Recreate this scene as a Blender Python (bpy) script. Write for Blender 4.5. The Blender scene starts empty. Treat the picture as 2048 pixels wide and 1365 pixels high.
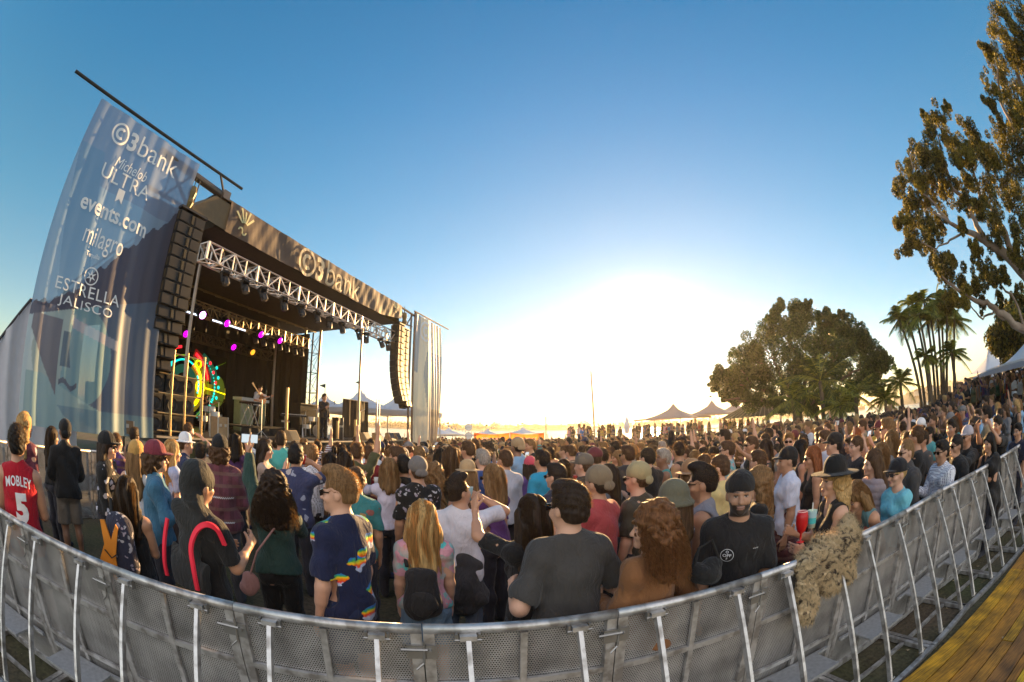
import bpy, bmesh, math, random, time
import numpy as np
from mathutils import Vector, Matrix
T0 = time.time()
sc = bpy.context.scene
R = math.radians

# ------------------------------------------------------------------ camera
CAM_Z = 2.1
PITCH = 11.05
FPX = 900.0
cam = bpy.data.cameras.new('camera')
cam.type = 'PANO'
cam.sensor_width = 36.0
cam.sensor_fit = 'HORIZONTAL'
holder = cam if hasattr(cam, 'panorama_type') else cam.cycles
holder.panorama_type = 'FISHEYE_EQUISOLID'
holder.fisheye_lens = FPX / 2048 * 36.0
holder.fisheye_fov = R(180)
cam.clip_start = 0.05
cam.clip_end = 12000
cam_ob = bpy.data.objects.new('camera', cam)
sc.collection.objects.link(cam_ob)
cam_ob.location = (0, 0, CAM_Z)
cam_ob.rotation_euler = (R(90 + PITCH), 0, 0)
sc.camera = cam_ob

# ------------------------------------------------------------------ sky and sun
SUN_AZ, SUN_EL = 17.0, 9.0
sd = Vector((math.sin(R(SUN_AZ)) * math.cos(R(SUN_EL)), math.cos(R(SUN_AZ)) * math.cos(R(SUN_EL)), math.sin(R(SUN_EL))))
world = bpy.data.worlds.new('World')
sc.world = world
world.use_nodes = True
nt = world.node_tree
nt.nodes.clear()
out = nt.nodes.new('ShaderNodeOutputWorld')
bg = nt.nodes.new('ShaderNodeBackground')
sky = nt.nodes.new('ShaderNodeTexSky')
sky.sky_type = 'NISHITA'
sky.sun_disc = False
sky.sun_elevation = R(SUN_EL)
sky.sun_rotation = R(SUN_AZ)
sky.altitude = 0
sky.air_density = 1.0
sky.dust_density = 0.08
sky.ozone_density = 2.5
bg.inputs[1].default_value = 0.0465
def wn(t, **k):
    n = nt.nodes.new(t)
    for a, b in k.items():
        setattr(n, a, b)
    return n
hsv = wn('ShaderNodeHueSaturation')
hsv.inputs['Saturation'].default_value = 1.25
nt.links.new(sky.outputs[0], hsv.inputs['Color'])
# the bright aureole of air round the low sun: falls off with the angle from the sun
tc = wn('ShaderNodeTexCoord')
dp = wn('ShaderNodeVectorMath', operation='DOT_PRODUCT')
dp.inputs[1].default_value = sd
nt.links.new(tc.outputs['Generated'], dp.inputs[0])
def glow(power, col, prev):
    m = wn('ShaderNodeMath', operation='MAXIMUM'); m.inputs[1].default_value = 0.0
    nt.links.new(dp.outputs['Value'], m.inputs[0])
    p = wn('ShaderNodeMath', operation='POWER'); p.inputs[1].default_value = power
    nt.links.new(m.outputs[0], p.inputs[0])
    mx = wn('ShaderNodeMix', data_type='RGBA', blend_type='ADD')
    nt.links.new(p.outputs[0], mx.inputs[0])
    nt.links.new(prev, mx.inputs[6])
    mx.inputs[7].default_value = (*col, 1)
    return mx.outputs[2]
c = hsv.outputs[0]
c = glow(300, (60, 34, 14), c)
c = glow(90, (.5, .4, .25), c)
c = glow(9, (.2, .2, .15), c)
# warm band of dust along the horizon, strongest towards the sun
hz = wn('ShaderNodeSeparateXYZ'); nt.links.new(tc.outputs['Generated'], hz.inputs[0])
h2 = wn('ShaderNodeMath', operation='ABSOLUTE'); nt.links.new(hz.outputs['Z'], h2.inputs[0])
h3 = wn('ShaderNodeMath', operation='MULTIPLY'); nt.links.new(h2.outputs[0], h3.inputs[0]); h3.inputs[1].default_value = -7.0
h4 = wn('ShaderNodeMath', operation='EXPONENT'); nt.links.new(h3.outputs[0], h4.inputs[0])
h5 = wn('ShaderNodeMath', operation='MULTIPLY_ADD'); nt.links.new(dp.outputs['Value'], h5.inputs[0]); h5.inputs[1].default_value = .5; h5.inputs[2].default_value = .5
h6 = wn('ShaderNodeMath', operation='MULTIPLY'); nt.links.new(h4.outputs[0], h6.inputs[0]); nt.links.new(h5.outputs[0], h6.inputs[1])
hm_ = wn('ShaderNodeMix', data_type='RGBA', blend_type='ADD'); nt.links.new(h6.outputs[0], hm_.inputs[0]); nt.links.new(c, hm_.inputs[6]); hm_.inputs[7].default_value = (2.6, 1.7, .7, 1); c = hm_.outputs[2]
# blue of the clear upper sky
up = wn('ShaderNodeSeparateXYZ'); nt.links.new(tc.outputs['Generated'], up.inputs[0])
cr = wn('ShaderNodeValToRGB')
e = cr.color_ramp.elements
e[0].position = 0.0; e[0].color = (.40, .30, .18, 1)
e[1].position = 1.0; e[1].color = (.012, .16, .34, 1)
for pos, col in ((.12, (.24, .36, .25, 1)), (.35, (.10, .34, .36, 1)), (.65, (.03, .25, .43, 1))):
    n_ = e.new(pos); n_.color = col
nt.links.new(up.outputs['Z'], cr.inputs[0])
sc2 = wn('ShaderNodeMix', data_type='RGBA', blend_type='ADD'); sc2.inputs[0].default_value = 1.0
scl = wn('ShaderNodeVectorMath', operation='SCALE'); scl.inputs['Scale'].default_value = 2.6
nt.links.new(cr.outputs[0], scl.inputs[0])
nt.links.new(c, sc2.inputs[6]); nt.links.new(scl.outputs[0], sc2.inputs[7])
# warm fill added to the unseen sky behind the photographer, brightening the crowd's backs
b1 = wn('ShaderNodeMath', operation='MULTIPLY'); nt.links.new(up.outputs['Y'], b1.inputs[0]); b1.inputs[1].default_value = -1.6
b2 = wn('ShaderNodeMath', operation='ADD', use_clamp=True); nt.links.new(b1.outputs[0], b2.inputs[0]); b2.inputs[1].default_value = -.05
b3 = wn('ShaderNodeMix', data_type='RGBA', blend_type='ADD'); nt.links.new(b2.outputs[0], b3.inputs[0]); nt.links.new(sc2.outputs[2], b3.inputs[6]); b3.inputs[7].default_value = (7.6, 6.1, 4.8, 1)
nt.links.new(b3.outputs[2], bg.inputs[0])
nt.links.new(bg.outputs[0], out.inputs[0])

sun = bpy.data.lights.new('sun', 'SUN')
sun.energy = 5.0
sun.angle = R(0.53)
sun.color = (1.0, .60, .24)
sun_ob = bpy.data.objects.new('sun', sun)
sc.collection.objects.link(sun_ob)
sun_ob.rotation_euler = sd.to_track_quat('Z', 'Y').to_euler()
sun_ob.location = sd * 100
sc.view_settings.view_transform = 'Standard'
sc.view_settings.look = 'None'
sc.view_settings.exposure = 1.95
sc.view_settings.gamma = 1.0
try:
    sc.cycles.max_bounces = 8
    sc.cycles.transparent_max_bounces = 24
    sc.cycles.sample_clamp_indirect = 6
except Exception:
    pass

# ------------------------------------------------------------------ geometry helpers
rng = random.Random(7)
nrg = np.random.default_rng(11)
def fdir(px, py):
    """unit world direction of a point of the 2048 x 1365 photograph (used to take bearings off it)"""
    x, y = px - 1024, 682.5 - py
    r = math.hypot(x, y) or 1e-6
    th = 2 * math.asin(r / (2 * FPX))
    cx, cy, cz = math.sin(th) * x / r, math.sin(th) * y / r, math.cos(th)
    p = R(PITCH)
    return Vector((cx, cz * math.cos(p) - cy * math.sin(p), cz * math.sin(p) + cy * math.cos(p)))
def at(px, py, d):
    """world point on that bearing at horizontal distance d"""
    q = fdir(px, py)
    k = d / math.hypot(q.x, q.y)
    return Vector((q.x * k, q.y * k, CAM_Z + q.z * k))
def azd(az, d, z=0.0):
    return Vector((math.sin(R(az)) * d, math.cos(R(az)) * d, z))
# stage frame: s along the stage front, n into the stage, z up
UA = R(12.1)
US, UN = Vector((math.sin(UA), math.cos(UA), 0)), Vector((-math.cos(UA), math.sin(UA), 0))
def S(s, n, z=0.0):
    return US * s + UN * n + Vector((0, 0, z))
STROT = math.atan2(US.y, US.x)      # rotation that takes +x to the stage's s direction
# barricade frame: r along the rail, m forward of the camera
BA = R(79.7)
BR, BM = Vector((math.sin(BA), math.cos(BA), 0)), Vector((-math.cos(BA), math.sin(BA), 0))
BROT = math.atan2(BR.y, BR.x)

class MB:
    """collects shapes into one mesh"""
    def __init__(s, M=None):
        s.v = []; s.f = []; s.M = M
    def add(s, vs, fs):
        o = len(s.v)
        if s.M is not None:
            vs = [s.M @ Vector(p) for p in vs]
        s.v.extend([tuple(p) for p in vs]); s.f.extend([tuple(i + o for i in f) for f in fs])
        return s
    def box(s, c, d, rz=0.0, M=None):
        hx, hy, hz = d[0] / 2, d[1] / 2, d[2] / 2
        vs = [Vector((x * hx, y * hy, z * hz)) for x in (-1, 1) for y in (-1, 1) for z in (-1, 1)]
        Rm = M if M is not None else Matrix.Rotation(rz, 3, 'Z')
        vs = [Rm @ v + Vector(c) for v in vs]
        return s.add(vs, [(0, 1, 3, 2), (4, 6, 7, 5), (0, 4, 5, 1), (2, 3, 7, 6), (0, 2, 6, 4), (1, 5, 7, 3)])
    def bar(s, a, b, w, h=None, up=(0, 0, 1)):
        """square bar from a to b"""
        a, b = Vector(a), Vector(b); h = h or w
        d = (b - a); L = d.length
        if L < 1e-6: return s
        z = d / L; u = Vector(up)
        if abs(z.dot(u)) > .98: u = Vector((1, 0, 0))
        x = u.cross(z).normalized(); y = z.cross(x)
        Rm = Matrix((x, y, z)).transposed()
        return s.box((a + b) / 2, (w, h, L), M=Rm)
    def tube(s, pts, r, n=8, cap=True):
        pts = [Vector(p) for p in pts]
        rs = r if isinstance(r, (list, tuple)) else [r] * len(pts)
        vs = []; fs = []
        prev = None
        for i, p in enumerate(pts):
            t = (pts[min(i + 1, len(pts) - 1)] - pts[max(i - 1, 0)])
            t = t.normalized() if t.length > 1e-9 else Vector((0, 0, 1))
            if prev is None:
                u = Vector((0, 0, 1)) if abs(t.z) < .9 else Vector((1, 0, 0))
                x = u.cross(t).normalized()
            else:
                x = prev - t * prev.dot(t)
                x = x.normalized() if x.length > 1e-6 else Vector((1, 0, 0))
            prev = x; y = t.cross(x)
            for k in range(n):
                a = 2 * math.pi * k / n
                vs.append(p + (x * math.cos(a) + y * math.sin(a)) * rs[i])
        for i in range(len(pts) - 1):
            for k in range(n):
                k2 = (k + 1) % n
                fs.append((i * n + k, i * n + k2, (i + 1) * n + k2, (i + 1) * n + k))
        if cap:
            fs.append(tuple(range(n - 1, -1, -1))); fs.append(tuple(range((len(pts) - 1) * n, len(pts) * n)))
        return s.add(vs, fs)
    def lathe(s, prof, c=(0, 0, 0), n=20, M=None):
        vs = []; fs = []
        for (r, z) in prof:
            for k in range(n):
                a = 2 * math.pi * k / n
                p = Vector((r * math.cos(a), r * math.sin(a), z))
                if M is not None: p = M @ p
                vs.append(p + Vector(c))
        for i in range(len(prof) - 1):
            for k in range(n):
                k2 = (k + 1) % n
                fs.append((i * n + k, i * n + k2, (i + 1) * n + k2, (i + 1) * n + k))
        return s.add(vs, fs)
    def prism(s, poly, a, b, axis=2):
        """poly of 2-D points extruded from a to b along an axis"""
        n = len(poly); vs = []
        for h in (a, b):
            for (x, y) in poly:
                vs.append({2: (x, y, h), 1: (x, h, y), 0: (h, x, y)}[axis])
        fs = [tuple(range(n - 1, -1, -1)), tuple(range(n, 2 * n))]
        fs += [(i, (i + 1) % n, n + (i + 1) % n, n + i) for i in range(n)]
        return s.add(vs, fs)
    def grid(s, fn, nu, nv):
        vs = [fn(i / nu, j / nv) for j in range(nv + 1) for i in range(nu + 1)]
        fs = [(j * (nu + 1) + i, j * (nu + 1) + i + 1, (j + 1) * (nu + 1) + i + 1, (j + 1) * (nu + 1) + i) for j in range(nv) for i in range(nu)]
        return s.add(vs, fs)
    def build(s, name, m, parent=None, smooth=False):
        me = bpy.data.meshes.new(name)
        off = root_loc(parent)
        v = np.array(s.v, dtype=np.float32).reshape(-1, 3) - np.array(off, dtype=np.float32)
        me.from_pydata(v.tolist(), [], s.f)
        return finish(me, name, m, parent, smooth)

def root_loc(p):
    L = Vector((0, 0, 0))
    while p is not None:
        L += p.location; p = p.parent
    return L
def finish(me, name, m, parent=None, smooth=False, auto=None):
    if smooth:
        me.polygons.foreach_set('use_smooth', [True] * len(me.polygons))
    for x in (m if isinstance(m, (list, tuple)) else [m]):
        me.materials.append(x)
    o = bpy.data.objects.new(name, me)
    sc.collection.objects.link(o)
    if parent is not None: o.parent = parent
    return o
def np_mesh(name, V, F, m, parent=None, smooth=False):
    """mesh from numpy arrays of vertices and quads/tris"""
    me = bpy.data.meshes.new(name)
    V = np.asarray(V, np.float32) - np.array(root_loc(parent), np.float32)
    F = np.asarray(F, np.int32); k = F.shape[1]
    me.vertices.add(len(V)); me.vertices.foreach_set('co', V.ravel())
    me.loops.add(F.size); me.loops.foreach_set('vertex_index', F.ravel())
    me.polygons.add(len(F)); me.polygons.foreach_set('loop_start', np.arange(0, F.size, k, dtype=np.int32))
    me.update(calc_edges=True)
    return finish(me, name, m, parent, smooth)
def tag(o, label, cat, group=None, kind=None):
    if label: o['label'] = label
    if cat: o['category'] = cat
    if group: o['group'] = group
    if kind: o['kind'] = kind
    return o
def thing(name, label, cat, loc=(0, 0, 0), rz=0.0, group=None):
    o = bpy.data.objects.new(name, None)
    sc.collection.objects.link(o)
    o.location = loc; o.rotation_euler = (0, 0, rz); o.empty_display_size = .2
    return tag(o, label, cat, group)
def structure(o):
    o['kind'] = 'structure'; return o
CH = {}
def copy_tree(o, parent=None):
    c = o.copy(); sc.collection.objects.link(c); c.parent = parent
    for ch in o.children:
        copy_tree(ch, c)
    return c
def place(proto, first, loc, rz=None, label=None, group=None, euler=None, scale=None):
    """the first placement moves the source itself, later ones a copy with its parts"""
    o = proto if first else copy_tree(proto)
    o.location = loc
    if euler is not None: o.rotation_euler = euler
    elif rz is not None: o.rotation_euler = (0, 0, rz)
    if scale: o.scale = (scale,) * 3
    if label: o['label'] = label
    if group: o['group'] = group
    return o

# ------------------------------------------------------------------ materials
MATS = {}
def mat(name, col=(.5, .5, .5), rough=.6, metal=0.0, var=.12, nscale=6.0, bump=0.0, bscale=60.0, trans=0.0, emit=None, estr=1.0, objcol=False, attr=None, spec=.5, sheen=0.0, two=None, tlu=0.0):
    if name in MATS: return MATS[name]
    m = bpy.data.materials.new(name); MATS[name] = m
    m.use_nodes = True
    t = m.node_tree; N = t.nodes; L = t.links
    b = N['Principled BSDF']; o = N['Material Output']
    b.inputs['Roughness'].default_value = rough
    b.inputs['Metallic'].default_value = metal
    b.inputs['Specular IOR Level'].default_value = spec
    if sheen: b.inputs['Sheen Weight'].default_value = sheen
    tcn = N.new('ShaderNodeTexCoord')
    noi = N.new('ShaderNodeTexNoise'); noi.inputs['Scale'].default_value = nscale; noi.inputs['Detail'].default_value = 5
    L.new(tcn.outputs['Object'], noi.inputs['Vector'])
    if objcol:
        oi = N.new('ShaderNodeObjectInfo'); csock = oi.outputs['Color']
    elif attr:
        an = N.new('ShaderNodeAttribute'); an.attribute_name = attr; csock = an.outputs['Color']
    else:
        rgb = N.new('ShaderNodeRGB'); rgb.outputs[0].default_value = (*col, 1); csock = rgb.outputs[0]
    if two:
        mx = N.new('ShaderNodeMix'); mx.data_type = 'RGBA'
        rp = N.new('ShaderNodeValToRGB'); rp.color_ramp.elements[0].position = .42; rp.color_ramp.elements[1].position = .6
        L.new(noi.outputs['Fac'], rp.inputs[0]); L.new(rp.outputs[0], mx.inputs[0])
        L.new(csock, mx.inputs[6]); mx.inputs[7].default_value = (*two, 1); csock = mx.outputs[2]
    mr = N.new('ShaderNodeMapRange'); mr.inputs['To Min'].default_value = 1 - var * 2; mr.inputs['To Max'].default_value = 1 + var * 2
    L.new(noi.outputs['Fac'], mr.inputs['Value'])
    sc_ = N.new('ShaderNodeVectorMath'); sc_.operation = 'SCALE'
    L.new(csock, sc_.inputs[0]); L.new(mr.outputs[0], sc_.inputs['Scale'])
    L.new(sc_.outputs[0], b.inputs['Base Color'])
    if bump:
        n2 = N.new('ShaderNodeTexNoise'); n2.inputs['Scale'].default_value = bscale; n2.inputs['Detail'].default_value = 3
        L.new(tcn.outputs['Object'], n2.inputs['Vector'])
        bp = N.new('ShaderNodeBump'); bp.inputs['Strength'].default_value = bump; bp.inputs['Distance'].default_value = .02
        L.new(n2.outputs['Fac'], bp.inputs['Height']); L.new(bp.outputs[0], b.inputs['Normal'])
    if emit:
        b.inputs['Emission Color'].default_value = (*emit, 1); b.inputs['Emission Strength'].default_value = estr
    if tlu or trans:
        tr = N.new('ShaderNodeBsdfTranslucent'); L.new(sc_.outputs[0], tr.inputs[0])
        ms = N.new('ShaderNodeMixShader'); ms.inputs[0].default_value = tlu
        L.new(b.outputs[0], ms.inputs[1]); L.new(tr.outputs[0], ms.inputs[2])
        last = ms.outputs[0]
        if trans:
            tp = N.new('ShaderNodeBsdfTransparent'); m2 = N.new('ShaderNodeMixShader'); m2.inputs[0].default_value = trans
            L.new(last, m2.inputs[1]); L.new(tp.outputs[0], m2.inputs[2]); last = m2.outputs[0]
        L.new(last, o.inputs['Surface'])
    m['b'] = 1
    return m
black = mat('black_cloth', (.012, .011, .010), .85, var=.2, bump=.4, bscale=9)
alu = mat('aluminium', (.62, .60, .57), .38, .85, var=.1, nscale=14, bump=.05)
dark_metal = mat('dark_metal', (.03, .03, .032), .5, .3, var=.15)
speaker_m = mat('speaker_paint', (.013, .012, .012), .6, var=.15, bump=.2, bscale=120)
grille_m = mat('speaker_grille', (.022, .020, .019), .5, .4, var=.25, nscale=90)
wood_case = mat('plywood', (.34, .22, .11), .6, var=.15, nscale=9)
white_p = mat('white_paint', (.75, .75, .73), .5, var=.05)
tentm = mat('tent_vinyl', (.72, .74, .78), .55, var=.04, nscale=2, tlu=.25)
# ------------------------------------------------------------------ ground, water, far land
def ground_mat():
    m = bpy.data.materials.new('worn_grass'); m.use_nodes = True
    t = m.node_tree; N = t.nodes; L = t.links; b = N['Principled BSDF']
    tcn = N.new('ShaderNodeTexCoord')
    n1 = N.new('ShaderNodeTexNoise'); n1.inputs['Scale'].default_value = .6; n1.inputs['Detail'].default_value = 8
    n2 = N.new('ShaderNodeTexNoise'); n2.inputs['Scale'].default_value = 22; n2.inputs['Detail'].default_value = 6
    L.new(tcn.outputs['Object'], n1.inputs['Vector']); L.new(tcn.outputs['Object'], n2.inputs['Vector'])
    r = N.new('ShaderNodeValToRGB'); r.color_ramp.elements[0].position = .38; r.color_ramp.elements[0].color = (.055, .060, .022, 1)
    r.color_ramp.elements[1].position = .62; r.color_ramp.elements[1].color = (.085, .062, .038, 1)
    L.new(n1.outputs['Fac'], r.inputs[0])
    mr = N.new('ShaderNodeMapRange'); mr.inputs['From Min'].default_value = .3; mr.inputs['From Max'].default_value = .7
    mr.inputs['To Min'].default_value = .55; mr.inputs['To Max'].default_value = 1.5
    L.new(n2.outputs['Fac'], mr.inputs[0])
    s_ = N.new('ShaderNodeVectorMath'); s_.operation = 'SCALE'; L.new(r.outputs[0], s_.inputs[0]); L.new(mr.outputs[0], s_.inputs['Scale'])
    L.new(s_.outputs[0], b.inputs['Base Color']); b.inputs['Roughness'].default_value = .95
    bp = N.new('ShaderNodeBump'); bp.inputs['Distance'].default_value = .03; bp.inputs['Strength'].default_value = .8
    L.new(n2.outputs['Fac'], bp.inputs['Height']); L.new(bp.outputs[0], b.inputs['Normal'])
    return m
gm = ground_mat()
def land_z(x, y):
    """the lawn is flat, with a raised terrace to the right"""
    az = math.degrees(math.atan2(x, y)); d = math.hypot(x, y)
    k = min(1, max(0, (az - 54) / 6)) * min(1, max(0, (d - 15) / 5))
    k2 = 0
    k3 = min(1, max(0, (d - 6) / 24)) * min(1, max(0, (34 - az) / 8)) * min(1, max(0, (az + 32) / 8))
    return .55 * k * k * (3 - 2 * k) + .25 * k2 - .5 * k3
def shore(az):
    """distance of the water's edge along a bearing"""
    pts = [(-180, 400), (-95, 300), (-60, 120), (-30, 95), (-12, 80), (-4, 62), (3, 50), (8, 44), (20, 46), (32, 50), (45, 60), (60, 120), (80, 300), (180, 400)]
    for (a, d), (a2, d2) in zip(pts, pts[1:]):
        if a <= az <= a2: return d + (d2 - d) * (az - a) / (a2 - a)
    return 400
vs = [(0, 0, 0)]; fs = []
NA, ND = 180, 40
for i in range(NA):
    az = -180 + 360 * i / NA
    for j in range(1, ND + 1):
        d = shore(az) * (j / ND) ** 1.4
        x, y = math.sin(R(az)) * d, math.cos(R(az)) * d
        vs.append((x, y, land_z(x, y)))
    x, y = math.sin(R(az)) * (shore(az) + 1.5), math.cos(R(az)) * (shore(az) + 1.5)
    vs.append((x, y, -2.5))
K = ND + 1
for i in range(NA):
    a, b_ = 1 + i * K, 1 + ((i + 1) % NA) * K
    fs.append((0, b_, a))
    for j in range(K - 1):
        fs.append((a + j, b_ + j, b_ + j + 1, a + j + 1))
g = MB(); g.add(vs, fs)
structure(g.build('ground', gm, smooth=True))

wm = bpy.data.materials.new('sea_water'); wm.use_nodes = True
N = wm.node_tree.nodes; L = wm.node_tree.links; b = N['Principled BSDF']
b.inputs['Base Color'].default_value = (.05, .08, .10, 1); b.inputs['Roughness'].default_value = .12; b.inputs['IOR'].default_value = 1.33
tcn = N.new('ShaderNodeTexCoord'); wv = N.new('ShaderNodeTexNoise'); wv.inputs['Scale'].default_value = .55; wv.inputs['Detail'].default_value = 6
L.new(tcn.outputs['Object'], wv.inputs['Vector'])
bp = N.new('ShaderNodeBump'); bp.inputs['Distance'].default_value = .5; bp.inputs['Strength'].default_value = .7
L.new(wv.outputs['Fac'], bp.inputs['Height']); L.new(bp.outputs[0], b.inputs['Normal'])
w = MB(); w.add([(-6000, -3000, -1.2), (6000, -3000, -1.2), (6000, 6000, -1.2), (-6000, 6000, -1.2)], [(0, 1, 2, 3)])
structure(w.build('water', wm))

def hill(az0, az1, d, zf, depth, name, m, n=120):
    vs = []; fs = []
    for i in range(n + 1):
        az = az0 + (az1 - az0) * i / n
        h = zf(i / n)
        for (dd, z) in ((0, -1.4), (depth * .15, h * .55), (depth * .4, h), (depth, h * .7), (depth * 1.4, -1.4)):
            vs.append(azd(az, d + dd, z))
    for i in range(n):
        for j in range(4):
            fs.append((i * 5 + j, (i + 1) * 5 + j, (i + 1) * 5 + j + 1, i * 5 + j + 1))
    q = MB(); q.add(vs, fs)
    return structure(q.build(name, m, smooth=True))
hm = mat('far_hill', (.13, .12, .075), .95, var=.3, nscale=.03)
def fbm1(t, seed=0):
    return sum(math.sin(t * f + seed * 1.7 + f) * a for f, a in ((5, .5), (11, .3), (23, .2), (51, .12), (97, .07)))
hill(-35, 46, 520, lambda t: 2.6 + 1.2 * fbm1(t * 2, 1), 160, 'far_shore', hm)
hill(50, 92, 420, lambda t: 7 + 14 * min(1, max(0, t * 1.6)) ** .8 + 1.0 * fbm1(t * 3, 4), 260, 'hillside', hm)

# far wood along the opposite shore: one mass of crowns
def leaf_cloud(centres, radii, per, size, flat=.8, seed=1, droop=0.0):
    """numpy: many small leaf-sized quads spread through clumps"""
    g_ = np.random.default_rng(seed)
    V = []; 
    for c_, r_, n_ in zip(centres, radii, per):
        d = g_.normal(size=(n_, 3)); d /= np.linalg.norm(d, axis=1)[:, None]
        rad = g_.uniform(.25, 1, n_) ** .45
        p = d * rad[:, None] * np.array(r_) + np.array(c_)
        a = g_.normal(size=(n_, 3)); a /= np.linalg.norm(a, axis=1)[:, None]
        if droop: a[:, 2] -= droop; a /= np.linalg.norm(a, axis=1)[:, None]
        b2 = np.cross(a, g_.normal(size=(n_, 3))); b2 /= np.linalg.norm(b2, axis=1)[:, None] + 1e-9
        s = size * g_.uniform(.6, 1.4, n_)[:, None]
        V.append(np.stack([p - a * s, p + b2 * s * flat * .5, p + a * s, p - b2 * s * flat * .5], axis=1))
    V = np.concatenate(V); n = len(V)
    return V.reshape(-1, 3), np.arange(n * 4).reshape(-1, 4)
def leaf_mat(name, a, b_, tl=.35, sc_=.9):
    m = bpy.data.materials.new(name); m.use_nodes = True
    t = m.node_tree; N = t.nodes; L = t.links; b = N['Principled BSDF']; b.inputs['Roughness'].default_value = .55
    g1 = N.new('ShaderNodeNewGeometry'); n1 = N.new('ShaderNodeTexNoise'); n1.inputs['Scale'].default_value = sc_; n1.inputs['Detail'].default_value = 3
    L.new(g1.outputs['Position'], n1.inputs['Vector'])
    ad = N.new('ShaderNodeMath'); ad.operation = 'ADD'
    sb = N.new('ShaderNodeMath'); sb.operation = 'MULTIPLY_ADD'; sb.inputs[1].default_value = .7; sb.inputs[2].default_value = -.35
    L.new(g1.outputs['Random Per Island'], sb.inputs[0]); L.new(n1.outputs['Fac'], ad.inputs[0]); L.new(sb.outputs[0], ad.inputs[1])
    r = N.new('ShaderNodeValToRGB'); r.color_ramp.elements[0].position = .3; r.color_ramp.elements[0].color = (*a, 1)
    r.color_ramp.elements[1].position = .75; r.color_ramp.elements[1].color = (*b_, 1)
    L.new(ad.outputs[0], r.inputs[0]); L.new(r.outputs[0], b.inputs['Base Color'])
    tr = N.new('ShaderNodeBsdfTranslucent'); L.new(r.outputs[0], tr.inputs[0])
    ms = N.new('ShaderNodeMixShader'); ms.inputs[0].default_value = tl
    L.new(b.outputs[0], ms.inputs[1]); L.new(tr.outputs[0], ms.inputs[2]); L.new(ms.outputs[0], N['Material Output'].inputs['Surface'])
    return m
far_leaf = leaf_mat('far_leaves', (.05, .055, .025), (.10, .09, .04), .2, .05)
cs = []; rs = []; ns = []
for i in range(420):
    az = rng.uniform(-30, 46); d = rng.uniform(522, 560)
    h = rng.uniform(2.5, 6)
    if rng.random() < .06: h = rng.uniform(7, 10)
    cs.append(azd(az, d, 1.8 + h * .35)); rs.append((rng.uniform(3, 9), 4, h * .6)); ns.append(60)
for i in range(260):
    az = rng.uniform(52, 90); d = rng.uniform(425, 560); t = (az - 50) / 42
    cs.append(azd(az, d, (7 + 14 * min(1, t * 1.6) ** .8) * rng.uniform(.3, .95))); rs.append((rng.uniform(3, 8), 4, 2.6)); ns.append(50)
V, F = leaf_cloud(cs, rs, ns, 1.1, seed=3)
o = np_mesh('far_wood', V, F, far_leaf); tag(o, 'low wood of distant trees along the far shore and hillside', 'trees', kind='stuff')
# houses on the far hillside
hw = mat('far_house', (.55, .5, .42), .8, var=.1); hroof = mat('far_roof', (.25, .15, .1), .8)
for i in range(9):
    az = 53.5 + i * 2.3 + rng.uniform(-.7, .7); t = (az - 50) / 42
    d = 440 + 8 * rng.random(); z = (7 + 14 * min(1, t * 1.6) ** .8) * rng.uniform(.5, .62)
    p = azd(az, d, z)
    th = thing('house', 'small pale house among trees on the far hillside', 'house', p, R(-az), 'houses on the far hillside')
    mb = MB(); mb.box(p + Vector((0, 0, 1.5)), (9, 7, 4), R(-az)); mb.build('wall', hw, th)
    mb = MB(Matrix.Translation(p) @ Matrix.Rotation(R(-az), 4, 'Z')); mb.prism([(-5, 3.5), (5, 3.5), (0, 5.6)], -4, 4, axis=1); mb.build('roof', hroof, th)

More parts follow.
